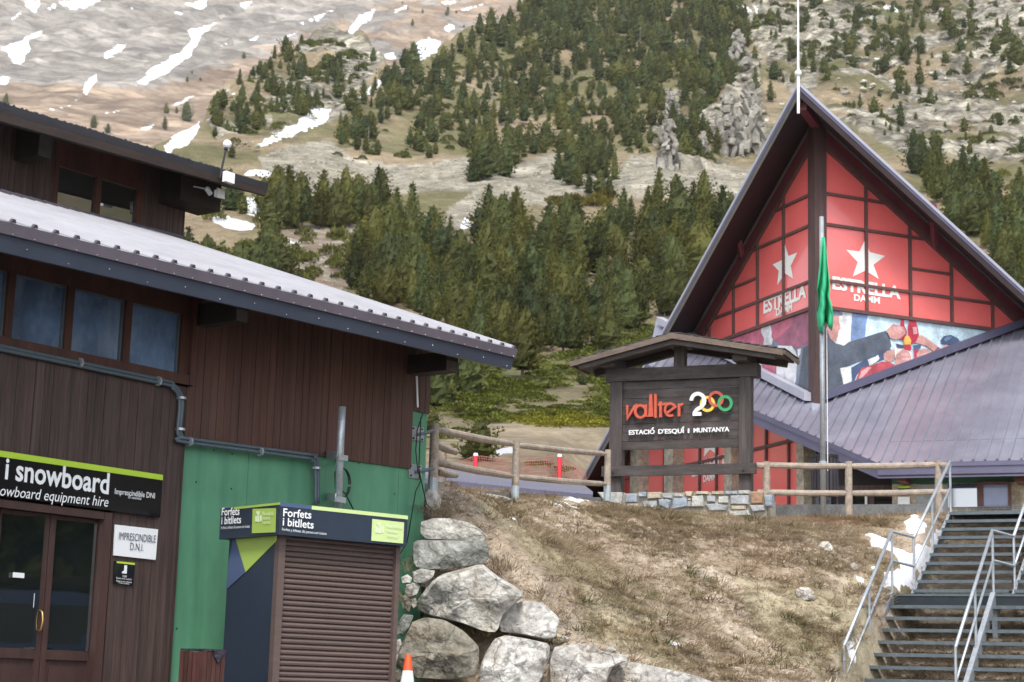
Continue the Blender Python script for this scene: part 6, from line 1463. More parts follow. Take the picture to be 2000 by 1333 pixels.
q = np.stack([x, y, z], -1)-EYE; k_ = FPX/(q@fw); px = 1000+k_*(q@RV); py = 666.5-k_*(q@UV)
dens = fbm(x*.9, y*.9, 4); keep = (px > 800) & (px < 2060) & (py < 1390) & (rs_.uniform(0, 1, n_) < (dens-.12)*2.2)
for poly in BSNOW: keep &= ~inpoly(px, py, poly)
x, y, z = x[keep], y[keep], z[keep]; n_ = len(x)
cl = np.empty((n_, 3)); t = rs_.uniform(0, 1, n_)[:, None]; g_ = smooth((fbm(x*.7+50, y*.7, 4)-.52)/.12)[:, None]
cl = np.array((.28, .215, .145))*(1-t)+np.array((.60, .50, .37))*t; cl = cl*(1-g_*.35)+np.array((.20, .19, .09))*g_*.35
rd = (smooth((fbm(x*.5+9, y*.5+5, 3)-.52)/.1)*smooth((y-26)/5))[:, None]; cl = cl*(1-rd*.5)+np.array((.33, .185, .11))*rd*.5
h_ = rs_.uniform(.03, .075, n_)*(.6+dens[keep]); scatter('dry_grass', tb, np.stack([x, y, z-.01], -1), [(a*1.7, a*1.7, a*.9) for a in h_], rs_.uniform(0, 6.28, n_), cl, m_dry)
# coarse tussocks standing out of the thatch
n2 = 3800; x = rs_.uniform(-.5, 13, n2); y = rs_.uniform(20.4, 32, n2); q = np.stack([x, y, bank_z(x, y)], -1)-EYE; k_ = FPX/(q@fw); px = 1000+k_*(q@RV); py = 666.5-k_*(q@UV)
keep = (px > 850) & (px < 1800) & (py < 1345) & (fbm(x*1.4+4, y*1.4, 4) > .47)
for poly in BSNOW: keep &= ~inpoly(px, py, poly)
x, y = x[keep], y[keep]; h_ = rs_.uniform(.08, .22, len(x)); t = rs_.uniform(0, 1, len(x))[:, None]; tg = (rs_.uniform(0, 1, len(x)) < .14)[:, None]
cl = np.array((.21, .155, .10))*(1-t)+np.array((.62, .51, .36))*t; cl = np.where(tg, np.array((.15, .17, .06))*(.7+.6*t), cl)
scatter('tussock_grass', [tuft_mesh(30, 60+k, .036) for k in range(6)], np.stack([x, y, bank_z(x, y)-.02], -1), [(a*1.5, a*1.5, a*.85) for a in h_], rs_.uniform(0, 6.28, len(x)), cl, m_dry)
# taller dead stems among the rocks
pos, sc2, c2 = [], [], []
for (px_, py_, Y, n0) in ((868, 1000, 21.3, 40), (835, 1000, 21.1, 25), (975, 1110, 20.9, 40), (1085, 1200, 20.6, 30), (1060, 1160, 20.9, 30), (955, 1245, 20.0, 18), (1120, 1235, 20.9, 25), (935, 1300, 19.9, 16), (1070, 1330, 19.8, 14), (800, 1110, 20.6, 25), (785, 1170, 20.4, 20), (1210, 1265, 20.8, 20)):
    for i in range(n0):
        p = at(px_+rs_.normal(0, 16), py_+rs_.normal(0, 7), Y+rs_.uniform(-.1, .3)); pos.append(p); sc2.append(rs_.uniform(.10, .24)); c2.append(np.array((.36, .28, .19))*rs_.uniform(.5, 1.2))
scatter('dead_stems', ts_, np.array(pos), sc2, rs_.uniform(0, 6.28, len(pos)), np.array(c2), m_dry)
# ------------------------------------------------------------------ pines
m_needle = attr_mat('pine_needles', rough=.75, var=.30, nscale=.35, rnd=.34, trans=.22)
m_bark = mat('pine_bark', (.10, .075, .055), rough=.95, var=.4, scale=8, rnd=.2)
m_dead = mat('dead_wood', (.30, .28, .26), rough=.95, var=.3, scale=8, rnd=.2)
GA, GB = np.array((.040, .052, .019)), np.array((.140, .152, .044))
def pine(seed, whorls=15, per=7, maxr=.23, base=.06, peak=.18, blades=8, tufts=5, size=.046, power=.85, lobes=0.0, core=.72, wf=1.0):
    """unit-height pine: returns crown (V, T, colour) ; needle tufts along upswept branches"""
    r = np.random.RandomState(seed); V, T, Cc = [], [], []
    ph = r.uniform(0, 6.28, 4)
    def tuft(p, d, s, c):
        for b in range(blades):
            a = unit(d+r.normal(0, .55, 3)+np.array([0, 0, .28])); side = unit(np.cross(a, r.normal(0, 1, 3)))
            k = len(V); L_ = s*r.uniform(.8, 1.35); w_ = s*r.uniform(.13, .24)*wf
            V.extend([p-side*w_, p+side*w_, p+a*L_+side*w_*.35, p+a*L_-side*w_*.45]); T.append((k, k+1, k+2)); T.append((k, k+2, k+3))
            cc = c*r.uniform(.85, 1.15); Cc.extend([cc]*4)
    for w in range(whorls):
        h = base+(1-base)*(w+r.uniform(-.3, .3))/whorls
        if h > .985: h = .985
        hh = (h-base)/(1-base)
        R = maxr*min(1.0, .55+hh/peak*.45)*(1-hh)**power*1.12+.012
        n = max(3, int(per*(.55+.6*(1-hh)))); a0 = r.uniform(0, 6.28)
        for b in range(n):
            a = a0+6.28*b/n+r.uniform(-.35, .35)
            Rb = R*r.uniform(.62, 1.15)*(1+lobes*math.sin(2*a+ph[0]+h*7))
            d = np.array([math.cos(a), math.sin(a), 0]); rise = r.uniform(-.10, .20)
            k = max(2, int(round(tufts*Rb/maxr+1)))
            ctint = r.uniform(0, 1)
            for j in range(k):
                u = (j+.6)/k
                p = np.array([0, 0, h])+d*Rb*u+np.array([0, 0, Rb*(rise*u+.30*u*u)])+r.normal(0, .006, 3)
                c = GA+(GB-GA)*np.clip(.22+.75*ctint*r.uniform(.5, 1.2), 0, 1)
                tuft(p, d*.9+np.array([0, 0, .35]), size*(1-.35*hh)*r.uniform(.8, 1.2), c)
    if core:                                                          # lumpy needle core added to block light, toned darker as painted inner shade
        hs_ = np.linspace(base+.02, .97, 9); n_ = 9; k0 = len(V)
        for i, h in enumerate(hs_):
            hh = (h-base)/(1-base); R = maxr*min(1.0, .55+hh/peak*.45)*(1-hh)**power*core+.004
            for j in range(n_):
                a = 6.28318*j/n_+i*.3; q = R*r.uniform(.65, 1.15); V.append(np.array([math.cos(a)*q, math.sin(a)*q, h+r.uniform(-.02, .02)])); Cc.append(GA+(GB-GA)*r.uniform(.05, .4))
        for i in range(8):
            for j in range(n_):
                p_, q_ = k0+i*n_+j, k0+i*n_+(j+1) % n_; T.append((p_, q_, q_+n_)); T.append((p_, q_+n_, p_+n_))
    for j in range(4): tuft(np.array([0, 0, .95+.012*j]), np.array([0, 0, 1.0]), size*.6, GB*.8)
    return np.array(V), np.array(T), np.array(Cc)
def trunk_mesh(nm, r0=.022, top=.93, dead=False, seed=0):
    r = random.Random(seed); mb = MB(); mb.tube([V3(0, 0, -.06), V3(.004, 0, .3), V3(-.004, .003, .6), V3(0, 0, top)], [r0*1.2, r0*.8, r0*.5, r0*.15], 6)
    for i in range(26 if dead else 10):
        h = r.uniform(.12, .9); a = r.uniform(0, 6.28); L_ = (.24 if dead else .12)*(1-h)*r.uniform(.6, 1.1)+.02; d = V3(math.cos(a), math.sin(a), .25)
        mb.tube([V3(0, 0, h), V3(0, 0, h)+d*L_], [r0*.28, r0*.08], 3, cap=False)
    me = bpy.data.meshes.new(nm); me.from_pydata(mb.v, [], mb.f); me.materials.append(m_dead if dead else m_bark); return me
KINDS = {  # variants of the living pine
 'round': [dict(whorls=12, per=9, maxr=.40, power=.52, peak=.3, base=.03, size=.06, lobes=.2), dict(whorls=11, per=9, maxr=.46, power=.5, peak=.35, base=.03, size=.065, lobes=.25), dict(whorls=13, per=9, maxr=.34, power=.6, peak=.2, base=.02, size=.055, lobes=.15)],
 'slender': [dict(whorls=17, per=8, maxr=.21, power=.95, peak=.12), dict(whorls=18, per=8, maxr=.24, power=.85, peak=.2, base=.12, lobes=.18), dict(whorls=15, per=8, maxr=.225, power=.8, peak=.3, base=.16, lobes=.1), dict(whorls=16, per=7, maxr=.21, power=.75, peak=.25, base=.22, lobes=.25)],
 'broad': [dict(whorls=14, per=8, maxr=.36, power=.62, peak=.25, base=.05, lobes=.2), dict(whorls=13, per=9, maxr=.40, power=.55, peak=.3, base=.08, lobes=.3), dict(whorls=13, per=8, maxr=.31, power=.6, peak=.35, base=.15, lobes=.15)],
 'bush': [dict(whorls=9, per=9, maxr=.50, power=.5, peak=.2, base=.03, size=.075, lobes=.2), dict(whorls=9, per=9, maxr=.58, power=.45, peak=.2, base=.03, size=.09, lobes=.25)]}
CROWN, TRUNK, LOW = {}, {}, {}
sd = 0
for kd, lst in KINDS.items():
    CROWN[kd], LOW[kd] = [], []
    for prm in lst:
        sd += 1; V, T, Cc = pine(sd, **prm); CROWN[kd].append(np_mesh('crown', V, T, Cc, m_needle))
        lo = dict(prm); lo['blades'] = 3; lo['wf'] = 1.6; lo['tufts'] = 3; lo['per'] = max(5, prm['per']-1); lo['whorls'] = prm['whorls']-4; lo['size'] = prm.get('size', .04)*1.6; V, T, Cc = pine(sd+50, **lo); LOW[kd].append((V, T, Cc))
    TRUNK[kd] = trunk_mesh('trunk', .020 if kd in ('slender', 'broad') else .03, .9, False, sd)
DEAD = [trunk_mesh('trunk', .02, 1.0, True, k) for k in (3, 4)]
rt = np.random.RandomState(21)
def roofline(x):                                                   # lowest visible y in the photograph along the left roofs, the sign and the gable
    return np.interp(x, [0, 355, 525, 526, 1012, 1013, 1113, 1120, 1310, 1311, 1577, 2000], [200, 325, 358, 520, 690, 860, 860, 720, 640, 640, 165, 560])
TREES = []      # (x, y, z, height m, kind, zone, pixel height)
def plant(zone, poly, n, hpx, kinds, mind=8, hide=45, seed=0, far=None):
    r = np.random.RandomState(seed); p = np.array(poly, float); lo, hi = p.min(0), p.max(0); got = []; tries = 0
    while len(got) < n and tries < n*60:
        tries += 1; x, y = r.uniform(lo[0], hi[0]), r.uniform(lo[1], hi[1])
        if not inpoly(np.array([x]), np.array([y]), poly)[0]: continue
        if y > roofline(x)+hide: continue
        if far is None and (fbm(np.array(x*.011+zone_seed[zone]), np.array(y*.011), 3) < thin.get(zone, 0)): continue
        if far is None and inpoly(np.array([x]), np.array([y+4.]), SCREE)[0]: continue
        if any(abs(x-a) < mind and abs(y-b) < mind*.55 for a, b in got): continue
        if any(inpoly(np.array([x]), np.array([y]), s_)[0] for s_ in SNOW): continue
        got.append((x, y)); add_tree(zone, x, y, hpx[0]+(hpx[1]-hpx[0])*r.uniform(0, 1)**1.5, kinds[r.randint(len(kinds))], far)
def add_tree(zone, x, y, hp, kd, far=None):
    P = hill_hit(x, y) if far is None else mtn_hit(x, y)
    if P is None: return
    Y = np.dot(P-EYE, fw); TREES.append((P[0], P[1], P[2]-.05, hp*Y/FPX, kd, zone, hp))
def mtn_hit(px, py):
    d = ray(px, py); d = d/math.hypot(d[0], d[1]); rr_ = np.geomspace(770, 3300, 400); P = EYE[None, :]+d[None, :]*rr_[:, None]; b = P[:, 2] < mtn_z(P[:, 0], P[:, 1])
    return P[int(np.argmax(b))] if b.any() else None
ZONES = ['topwood', 'lowstand', 'stand', 'clump', 'tongue', 'wood', 'spur', 'east', 'crag', 'roofside', 'bush', 'meadow', 'lone', 'thicket', 'pair', 'special']
zone_seed = {z: i*7.7 for i, z in enumerate(ZONES)}
thin = {'wood': .33, 'spur': .34, 'crag': .36, 'stand': .31}
S3, B3, R3 = ['slender', 'slender', 'broad'], ['slender', 'broad', 'broad'], ['broad', 'round', 'round']
plant('stand', [(745, 462), (880, 485), (905, 505), (960, 452), (1090, 458), (1180, 452), (1440, 440), (1420, 490), (1340, 600), (1300, 640), (1200, 660), (1130, 700), (1010, 720), (880, 660), (700, 590), (672, 560), (720, 480)], 215, (58, 140), S3, 16, seed=1)
plant('lowstand', [(690, 520), (1012, 540), (1012, 725), (880, 668), (720, 600)], 42, (75, 135), S3, 18, hide=62, seed=16)
plant('roofside', [(500, 430), (560, 425), (640, 440), (700, 425), (745, 410), (740, 445), (640, 452), (520, 455)], 20, (80, 120), B3, 17, seed=2)
for x, y, h in ((925, 356, 62), (945, 352, 88), (962, 340, 96), (985, 345, 70), (998, 322, 60), (935, 330, 70)): add_tree('clump', x, y, h, 'broad')
for x, y, h in ((1090, 352, 70), (1112, 362, 84), (1130, 370, 60), (1150, 385, 56), (1165, 345, 92), (1180, 360, 88), (1200, 365, 70), (1190, 385, 44), (1140, 340, 80), (1120, 338, 86), (1172, 388, 60)): add_tree('tongue', x, y, h, 'broad')
plant('wood', [(640, 300), (655, 250), (700, 200), (760, 150), (800, 125), (870, 92), (960, 48), (1030, 5), (1060, -30), (1460, -40), (1470, 60), (1440, 160), (1400, 200), (1395, 320), (1330, 330), (1285, 305), (1200, 322), (1090, 298), (1000, 322), (910, 308), (800, 318), (700, 308)], 520, (24, 56), R3, 9, seed=4)
plant('topwood', [(990, 20), (1060, -30), (1470, -40), (1460, 120), (1400, 190), (1320, 160), (1180, 120), (1060, 90), (960, 80)], 230, (26, 54), R3, 10, seed=14)
plant('spur', [(415, 225), (430, 185), (500, 132), (560, 98), (640, 64), (700, 80), (745, 112), (700, 170), (640, 205), (560, 235), (500, 262), (450, 290), (420, 300)], 95, (20, 42), R3, 8, seed=5)
plant('east', [(1770, 318), (1850, 345), (2000, 400), (2120, 430), (2150, 760), (1985, 590), (1900, 480), (1810, 390)], 110, (60, 95), S3, 13, hide=60, seed=6)
plant('crag', [(1440, -20), (2050, -20), (2050, 300), (1800, 320), (1700, 250), (1600, 170), (1450, 250)], 190, (14, 40), R3, 9, seed=7)
for x, y, h in ((1660, 110, 44), (1768, 125, 60), (1755, 122, 40), (1850, 50, 42), (1965, 95, 60), (1985, 130, 64), (1945, 105, 40), (1828, 20, 34), (1475, 185, 60), (1505, 200, 44), (1400, 300, 56), (1480, 260, 60)): add_tree('crag', x, y, h, 'broad')
plant('bush', [(372, 400), (470, 385), (520, 400), (540, 520), (500, 560), (400, 520)], 16, (38, 70), ['bush', 'broad'], 15, hide=70, seed=8)
plant('thicket', [(390, 510), (470, 490), (545, 540), (560, 575), (480, 560), (400, 530)], 12, (70, 95), ['broad', 'bush'], 14, hide=70, seed=9)
for x, y, h in ((325, 222, 22), (365, 240, 44), (322, 256, 30), (183, 252, 28), (210, 262, 22), (346, 300, 26), (345, 222, 14), (10, 215, 34)): add_tree('meadow', x, y, h, 'broad', far=True)
plant('lone', [(420, 130), (760, 10), (1000, -10), (900, 60), (700, 70), (480, 120), (330, 200), (300, 170)], 16, (7, 16), ['broad'], 14, seed=10, far=True)
SPECIAL = [(625, 442, 96, 'broad', 'broad round pine with two dark trunks standing against the pale scree'), (575, 440, 92, 'slender', 'dark narrow pine just left of the broad two trunked pine'),
 (452, 310, 30, 'broad', 'small dark pine just right of the white globe lamp'), (1020, 742, 148, 'broad', 'tall light green pine at the tip of the ribbed roof'), (1180, 690, 112, 'broad', 'light green pine above the left eave of the timber sign'),
 (578, 498, 26, 'bush', 'low round bush on the bare brown slope above the ribbed roof'), (570, 520, 18, 'bush', 'smallest bush on the bare brown slope, below the round one'), (698, 492, 26, 'slender', 'young pine beside the small snow patch on the brown slope'),
 (930, 900, 82, 'bush', 'bushy dark pine behind the sloping log fence and red net'), (1138, 752, 26, 'bush', 'small round pine bush left of the timber sign roof'), (865, 720, 34, 'bush', 'dark bush at the end of the wooden eaves'), (845, 845, 46, 'bush', 'dark bush just behind the corner post of the log fence')]
SPEC_LABEL = {}
for x, y, h, kd, lab in SPECIAL: 
    add_tree('special', x, y, h, kd); SPEC_LABEL[len(TREES)-1] = lab
DEADS = [(880, 590, 62, 'grey dead pine standing among the green pines above the roof tip'), (1298, 618, 62, 'leaning grey dead pine near the left edge of the steep gable'), (1042, 480, 70, 'bare grey trunk at the left of the middle pine stand'), (1085, 470, 60, 'bare grey trunk below the gap in the scree'), (970, 342, 60, 'dead grey pine in the clump on the scree'), (1345, 430, 70, 'grey snag at the top right of the pine stand')]
DEADS += [(x_, y_, h_, 'bare grey dead pine among the living pines of the dense middle stand') for x_, y_, h_ in ((760, 560, 60), (820, 520, 70), (905, 520, 56), (1010, 560, 80), (1150, 520, 66), (1195, 600, 60), (1240, 500, 74), (1010, 650, 54), (1270, 560, 66), (1110, 600, 60), (1330, 470, 76), (1390, 460, 70))]
DEADS += [(x_, y_, h_, 'small grey snag in the upper wood above the scree') for x_, y_, h_ in ((880, 130, 44), (1340, 120, 50), (1120, 180, 36), (1250, 90, 44), (960, 200, 34), (720, 280, 36), (1000, 260, 34))]
LAB = {'topwood': ('dark pine in the close wood along the top of the photo', 'pines of the top wood'), 'lowstand': ('green pine rising just behind the edge of the ribbed roof', 'pines just behind the ribbed roof'), 'stand': ('green mountain pine in the dense stand between the ribbed roof and the steep gable', 'pines of the dense middle stand'), 'roofside': ('dark pine in the row below the scree right of the globe lamp', 'pines in the row right of the globe lamp'),
 'clump': ('pine in the tight clump reaching down into the middle of the scree', 'pines in the clump on the scree'), 'tongue': ('pine on the dark tongue of trees splitting the scree on the right', 'pines on the tongue in the scree'),
 'wood': ('small dark pine in the open wood high above the scree', 'pines of the upper wood'), 'spur': ('small dark pine on the rocky spur above the globe lamp', 'pines on the rocky spur'), 'east': ('pine in the forest right of the steep gable roof', 'pines right of the steep gable'),
 'crag': ('scattered dark pine on the pale rocky slope above the steep gable', 'pines on the pale rocky slope'), 'bush': ('bushy young pine among snow patches below the end of the upper eave', 'bushy pines below the upper eave'), 'thicket': ('bushy green pine in the thicket at the edge of the ribbed roof', 'bushy pines at the edge of the ribbed roof'),
 'meadow': ('lone small pine on the brown meadow above the upper roof', 'lone pines above the upper roof'), 'lone': ('tiny dark tree dotted on the bare brown mountainside', 'tiny trees on the mountainside')}
order = sorted(range(len(TREES)), key=lambda i: -TREES[i][6])
ind = set([i for i in order if i in SPEC_LABEL or TREES[i][5] == 'meadow'])
for i in order:
    if len(ind) >= 292: break
    ind.add(i)
rz = np.random.RandomState(2); rest = []
for i, (x, y, z, h, kd, zone, hp) in enumerate(TREES):
    if i not in ind: rest.append(i); continue
    lab, grp = (SPEC_LABEL[i], None) if i in SPEC_LABEL else LAB[zone]
    if zone in ('stand', 'east', 'wood', 'lowstand', 'roofside') and grp:
        ppx, ppy = proj((x, y, z)); kw = {'slender': 'narrow', 'broad': 'broad', 'bush': 'bushy', 'round': 'round'}[kd]
        if zone == 'stand':
            col = 'above the ribbed roof' if ppx < 860 else 'left of the bare trunk' if ppx < 1040 else 'above the timber sign' if ppx < 1200 else 'beside the steep gable'
            row = 'in back below the scree' if ppy < 460 else 'half way up the dense stand' if ppy < 560 else 'low in the dense stand'
            lab, grp = f'{kw} green pine {row}, {col}', f'{kw} pines {row}, {col}'
        elif zone == 'lowstand':
            col = 'left of the grey dead pine' if ppx < 870 else 'right of the grey dead pine'; row = 'close behind the ribbed roof' if ppy > roofline(ppx)-5 else 'a little up from the roof edge'
            lab, grp = f'{kw} green pine {row}, {col}', f'{kw} pines {row}, {col}'
        elif zone == 'roofside':
            col = 'left of the broad two trunked pine' if ppx < 625 else 'right of the broad two trunked pine'
            lab, grp = f'{kw} dark pine in the row below the scree, {col}', f'{kw} pines in the row, {col}'
        elif zone == 'east':
            row = 'in the upper part of the forest' if ppy < 420 else 'low in the forest'
            lab, grp = f'{kw} pine {row} right of the steep gable roof', f'{kw} pines {row} right of the gable'
        else:
            lab, grp = f'{kw} dark pine in the open wood high above the scree', f'{kw} pines of the upper wood'
    isb = kd == 'bush'
    o = thing('pine_bush' if isb else 'pine_tree', lab, 'bush' if isb else 'tree', (x, y, z), grp); wv = rz.uniform(.78, 1.28)
    o.scale = (h*wv, h*wv, h); o.rotation_euler = (rz.normal(0, .045), rz.normal(0, .045), rz.uniform(0, 6.28))
    cr = CROWN[kd][rz.randint(len(CROWN[kd]))]
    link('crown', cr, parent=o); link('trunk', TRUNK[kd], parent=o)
for k, (x, y, h, lab) in enumerate(DEADS):
    P = hill_hit(x, y); H_ = h*np.dot(P-EYE, fw)/FPX; o = thing('dead_pine', lab, 'tree', P, 'dead pines of the middle stand' if lab.startswith('bare grey dead') else 'snags of the upper wood' if lab.startswith('small grey snag') else None); o.scale = (H_,)*3; o.rotation_euler = (rz.normal(0, .05), rz.normal(0, .05), k); link('trunk', DEAD[k % 2], parent=o)
# the other, smaller pines of the hill, and woods beyond the frame to the right
pos, sc3, rt_, cl_, bs = [], [], [], [], []
lows = LOW['slender']+LOW['broad']+LOW['round']*2
for i in rest:
    x, y, z, h, kd, zone, hp = TREES[i]; w = rz.uniform(.9, 1.2); pos.append((x, y, z)); sc3.append((h*w, h*w, h)); rt_.append(rz.uniform(0, 6.28)); cl_.append(lerp(np.array((.80, .90, 1.0)), np.array((1.3, 1.12, .88)), rz.uniform(0, 1))*rz.uniform(.72, 1.25))
for i in range(220):                                                   # the stand goes on behind the wooden building
    x_, y_ = rz.uniform(300, 1000), rz.uniform(560, 800)
    P = hill_hit(x_, y_)
    if P is None or y_ < roofline(x_)+62: continue
    h = rz.uniform(90, 140)*np.dot(P-EYE, fw)/FPX
    if proj(P+Z*h)[1] < roofline(x_)+6: continue
    pos.append(P-Z*.1); sc3.append((h, h, h)); rt_.append(rz.uniform(0, 6)); cl_.append(np.ones(3)*rz.uniform(.75, 1.2))
for i in range(150):
    az = math.radians(rz.uniform(20, 108)); r_ = rz.uniform(58, 150); x, y = r_*math.sin(az), r_*math.cos(az); h = rz.uniform(5, 9); pos.append((x, y, float(hill_z(np.array(x), np.array(y)))-.1)); sc3.append((h, h, h)); rt_.append(rz.uniform(0, 6)); cl_.append(np.ones(3)*rz.uniform(.7, 1.1))
for i in range(110):
    az = math.radians(rz.uniform(76, 111)); r_ = rz.uniform(38, 72); x, y = r_*math.sin(az), r_*math.cos(az); h = rz.uniform(6, 12); pos.append((x, y, float(hill_z(np.array(x), np.array(y)))-.1)); sc3.append((h, h, h)); rt_.append(rz.uniform(0, 6)); cl_.append(np.ones(3)*rz.uniform(.7, 1.1))
print('trees', len(TREES), 'individual', len(ind), 'stuff', len(pos))
m_needle2 = attr_mat('distant_needles', rough=.8, var=.25, nscale=.35, trans=.2)
scatter('pine_wood', lows, np.array(pos), sc3, rt_, cl_, m_needle2)
# ground-hugging junipers: low domes of small sprays
def mat_bush(seed, n=170):
    r = np.random.RandomState(seed); V, T, Cc = [], [], []
    for i in range(n):
        a = r.uniform(0, 6.28); u = math.sqrt(r.uniform(0, 1)); p = np.array([math.cos(a)*u, math.sin(a)*u*.85, .34*(1-u*u)**.6*r.uniform(.55, 1.1)]); d = unit(np.array([math.cos(a)*u*.8, math.sin(a)*u*.8, .7])+r.normal(0, .35, 3)); sd_ = unit(np.cross(d, r.normal(0, 1, 3)))
        L_ = r.uniform(.14, .26); w_ = L_*.34; k = len(V); V += [p-sd_*w_, p+sd_*w_, p+d*L_+sd_*w_*.3, p+d*L_-sd_*w_*.4]; T += [(k, k+1, k+2), (k, k+2, k+3)]; Cc += [np.array((.085, .105, .026))*r.uniform(.65, 1.5)+np.array((.02, .012, .0))*r.uniform(0, 1)]*4
    return np.array(V), np.array(T), np.array(Cc)
mbs = [mat_bush(k) for k in range(5)]
FLAT = .62
pos, sc3, rt_, cl_ = [], [], [], []
def mats_in(poly, n, size, tint, seed, thr=.0):
    r = np.random.RandomState(seed); p = np.array(poly, float); lo, hi = p.min(0), p.max(0); k = 0; tries = 0
    while k < n and tries < n*30:
        tries += 1; x, y = r.uniform(lo[0], hi[0]), r.uniform(lo[1], hi[1])
        if not inpoly(np.array([x]), np.array([y]), poly)[0] or fbm(np.array(x*.013), np.array(y*.03+seed), 3) < thr: continue
        P = hill_hit(x, y)
        if P is None: continue
        s_ = r.uniform(*size)*np.dot(P-EYE, fw)/FPX; pos.append(P-Z*.03); sc3.append((s_, s_, s_*r.uniform(.7, 1.2)*FLAT)); rt_.append(r.uniform(0, 6.28)); cl_.append(np.array(tint)*r.uniform(.75, 1.25)); k += 1
mats_in([(800, 700), (1000, 690), (1130, 690), (1330, 610), (1330, 820), (1200, 838), (1000, 818), (930, 836), (830, 880)], 520, (14, 40), (1.3, 1.25, 1.05), 1, .40)
mats_in([(1000, 812), (1100, 808), (1190, 822), (1180, 840), (1060, 836), (1010, 826)], 40, (24, 40), (2.2, 1.8, 1.0), 2)
mats_in([(1010, 885), (1110, 915), (1180, 925), (1080, 930)], 10, (12, 26), (1.4, 1.1, 1), 7)
FLAT = 1.9
mats_in([(640, 310), (780, 150), (1040, 20), (1460, 0), (1440, 200), (1390, 325), (1290, 305), (1090, 298), (900, 310), (700, 312)], 430, (5, 13), (.85, .85, .85), 3, .42)
mats_in([(420, 250), (500, 140), (640, 70), (740, 120), (600, 230), (440, 300)], 110, (6, 16), (.9, .85, .8), 4, .42)
mats_in([(1460, 0), (2040, 0), (2040, 330), (1790, 310), (1560, 180)], 250, (6, 15), (.8, .75, .8), 5, .44)
mats_in([(400, 400), (560, 440), (720, 430), (720, 540), (600, 560), (420, 520)], 50, (10, 26), (1.0, .9, .9), 6, .4)
mats_in([(1780, 310), (2040, 360), (2040, 440), (1830, 380)], 60, (10, 24), (1.2, 1.05, .9), 8)
mats_in([(1080, 395), (1200, 385), (1180, 405), (1090, 408)], 16, (14, 26), (1.1, .8, .6), 9)
scatter('juniper_scrub', mbs, np.array(pos), sc3, rt_, cl_, attr_mat('juniper_needles', rough=.8, var=.25, nscale=.8, trans=.2))
# loose stones on the scree, the spur and the pale slope
def stone_mesh(seed):
    r = np.random.RandomState(seed); bm = bmesh.new(); bmesh.ops.create_icosphere(bm, subdivisions=1, radius=1); 
    for v in bm.verts: v.co *= r.uniform(.7, 1.15)
    for v in bm.verts: v.co.z *= .6
    V = np.array([tuple(v.co) for v in bm.verts]); T = np.array([[v.index for v in f.verts] for f in bm.faces]); bm.free(); return V, T
stm_ = [stone_mesh(k) for k in range(6)]
pos, sc3, rt_, cl_ = [], [], [], []
def stones_in(poly, n, size, col, seed, thr=0):
    r = np.random.RandomState(seed); p = np.array(poly, float); lo, hi = p.min(0), p.max(0); k = 0; tries = 0
    while k < n and tries < n*12:
        tries += 1; x, y = r.uniform(lo[0], hi[0]), r.uniform(lo[1], hi[1])
        if not inpoly(np.array([x]), np.array([y]), poly)[0] or fbm(np.array(x*.02+seed), np.array(y*.03), 3) < thr: continue
        P = hill_hit(x, y)
        if P is None: continue
        s_ = size[0]*(size[1]/size[0])**(r.uniform(0, 1)**2.2)*np.dot(P-EYE, fw)/FPX; pos.append(P); sc3.append((s_, s_*r.uniform(.7, 1.2), s_*r.uniform(.6, 1.1))); rt_.append(r.uniform(0, 6.28)); cl_.append(np.array(col)*r.uniform(.55, 1.15))
        k += 1
stones_in(SCREE, 2600, (1.2, 4.5), (.47, .43, .335), 1)
stones_in([(420, 250), (500, 140), (640, 70), (740, 120), (690, 190), (520, 290), (440, 300)], 650, (2, 8), (.42, .40, .32), 2, .40)
stones_in([(1440, 60), (2040, -10), (2040, 320), (1790, 310), (1600, 190), (1480, 300), (1400, 320), (1400, 150)], 900, (2, 11), (.44, .42, .35), 3, .44)
stones_in([(500, 450), (720, 440), (720, 560), (600, 580), (520, 530)], 330, (1.5, 7), (.46, .42, .38), 4, .38)
stones_in([(800, 160), (1100, 60), (1280, 60), (1270, 240), (1000, 240)], 200, (2, 8), (.42, .40, .34), 5, .45)
scatter('scree_stones', stm_, np.array(pos), sc3, rt_, cl_, attr_mat('scree_rock', var=.25, nscale=1.2))
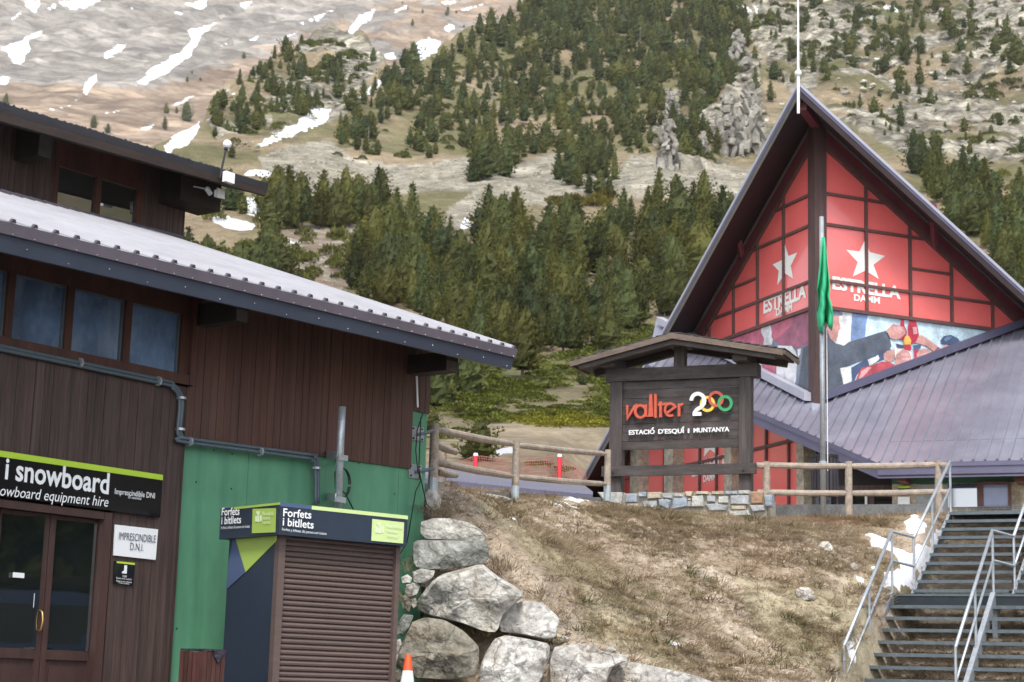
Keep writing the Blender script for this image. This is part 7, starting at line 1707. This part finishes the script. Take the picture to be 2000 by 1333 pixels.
# crags standing out of the wood
m_crag = mat('crag_rock', (.20, .185, .155), rough=.95, var=.35, scale=.4, col2=(.37, .345, .30), fine=.35, bump=1.0, bscale=1.6)
def block_mesh(r):
    bm = bmesh.new(); pts = [bm.verts.new((x*r.uniform(.6, 1.05), y*r.uniform(.6, 1.05), z*r.uniform(.7, 1.1))) for x in (-1, 0, 1) for y in (-1, 1) for z in (-1, .1, 1)]
    bmesh.ops.convex_hull(bm, input=pts); V = np.array([tuple(v.co) for v in bm.verts]); ix = {v: i for i, v in enumerate(bm.verts)}; T = [[ix[v] for v in f.verts] for f in bm.faces]; bm.free(); return V, T
def crag(label, x, yb, yt, wpx, seed):
    P = hill_hit(x, yb); k = np.dot(P-EYE, fw)/FPX; H_, W_ = (yb-yt)*k, wpx*k; r = np.random.RandomState(seed); mb = MB(); n = 95
    for i in range(n):
        u = (i/n)**1.15; V, T = block_mesh(r); w = W_*.5*(1.3-.95*u); a = r.uniform(0, 6.28); rad = w*r.uniform(0, .8)
        sx, sy, sz = W_*r.uniform(.05, .14), W_*r.uniform(.06, .15), H_*r.uniform(.03, .12)*(1.15-.5*u)
        c_, s_ = math.cos(a*1.7), math.sin(a*1.7); L_ = r.normal(0, .34, 2); V = V*np.array([sx, sy, sz]); V = np.stack([V[:, 0]*c_-V[:, 1]*s_+L_[0]*V[:, 2], V[:, 0]*s_+V[:, 1]*c_+L_[1]*V[:, 2], V[:, 2]], -1)
        mb.add(V+P+V3(math.cos(a)*rad, math.sin(a)*rad+u*H_*.30, H_*(u*.93-.04)), T)
    o = single('rock_outcrop', mb, m_crag, label, 'rock')
crag('tall grey rock pinnacle standing at the right end of the scree', 1306, 332, 208, 54, 1)
crag('pale rock tooth on top of the tall pinnacle', 1312, 230, 166, 40, 5)
crag('broad grey crag between pines left of the gable apex', 1425, 300, 150, 70, 2)
crag('grey crag nearest the gable apex on its left', 1468, 290, 130, 56, 3)
crag('narrow grey rib of rock high above the wood', 1445, 130, 40, 50, 4)
crag('small leaning rock just right of the tall pinnacle', 1375, 300, 245, 22, 6)
# thin mountain air between the hill and the far slope: one even box of haze round everything
lo_, hi_ = np.full(3, 1e9), np.full(3, -1e9)
bpy.context.view_layer.update()
for o in list(scene.objects):
    if o.type == 'MESH':
        for c in o.bound_box:
            w = o.matrix_world@Vector(c); lo_ = np.minimum(lo_, w); hi_ = np.maximum(hi_, w)
lo_ -= np.array((40, 40, 1.0)); hi_ += np.array((40, 40, 20))
mb = MB(); mb.box(lo_, V3(hi_[0]-lo_[0], 0, 0), V3(0, hi_[1]-lo_[1], 0), Z*(hi_[2]-lo_[2]))
mh = bpy.data.materials.new('haze_air'); mh.use_nodes = True; mh.node_tree.nodes.remove(mh.node_tree.nodes['Principled BSDF'])
pv = mh.node_tree.nodes.new('ShaderNodeVolumePrincipled'); pv.inputs['Color'].default_value = (.93, .95, 1.0, 1); pv.inputs['Density'].default_value = HAZE; pv.inputs['Anisotropy'].default_value = .2
mh.node_tree.links.new(pv.outputs[0], mh.node_tree.nodes['Material Output'].inputs['Volume'])
if HAZE: obj('haze', mb, mh, kind='stuff')
# a dark van parked across the yard to the right; it shows in the door glass
vx, vy, vz = 6.3, 14.6, .84
van = thing('parked_van', 'dark blue van parked in the yard, seen mirrored in the door glass', 'van', (vx+.9, vy, vz))
m_vp = mat('van_paint', (.040, .055, .11), rough=.25, var=.08, coat=.6); m_tyre = mat('tyre_rubber', (.015, .015, .015), rough=.85, var=.1)
side = [(-2.6, .35), (-2.6, 1.2), (-2.5, 1.85), (-2.2, 1.95), (.6, 1.95), (.95, 1.88), (1.75, 1.18), (2.45, .98), (2.6, .7), (2.6, .35)]
mb = MB(); mb.prism([V3(vx, vy+a, vz+b) for a, b in side], V3(1.85, 0, 0)); obj('body', mb, m_vp, van)
for a0, a1 in ((-2.3, -1.2), (-1.1, -.1), (0, .85)):
    top_ = 1.75; mb = MB(); mb.prism([V3(vx, vy+a0, vz+1.18), V3(vx, vy+a1+(.45 if a0 == 0 else 0), vz+1.18), V3(vx, vy+a1, vz+top_), V3(vx, vy+a0, vz+top_)], V3(-.012, 0, 0)); obj('side_window', mb, m_glass, van)
mb = MB(); mb.prism([V3(vx+.1, vy+1.02, vz+1.85), V3(vx+1.75, vy+1.02, vz+1.85), V3(vx+1.75, vy+1.78, vz+1.2), V3(vx+.1, vy+1.78, vz+1.2)], V3(0, .02, .02)); obj('windscreen', mb, m_glass, van)
for a in (-1.6, 1.65):
    for xx in (0, 1.65):
        mb = MB(); c = V3(vx+xx, vy+a, vz+.33); mb.tube([c-V3(.02, 0, 0), c+V3(.22, 0, 0)], .33, 20); obj('wheel', mb, m_tyre, van)
mb = MB(); mb.box(V3(vx-.2, vy+.75, vz+1.12), V3(.2, 0, 0), V3(0, .12, 0), Z*.2); obj('wing_mirror', mb, m_vp, van)
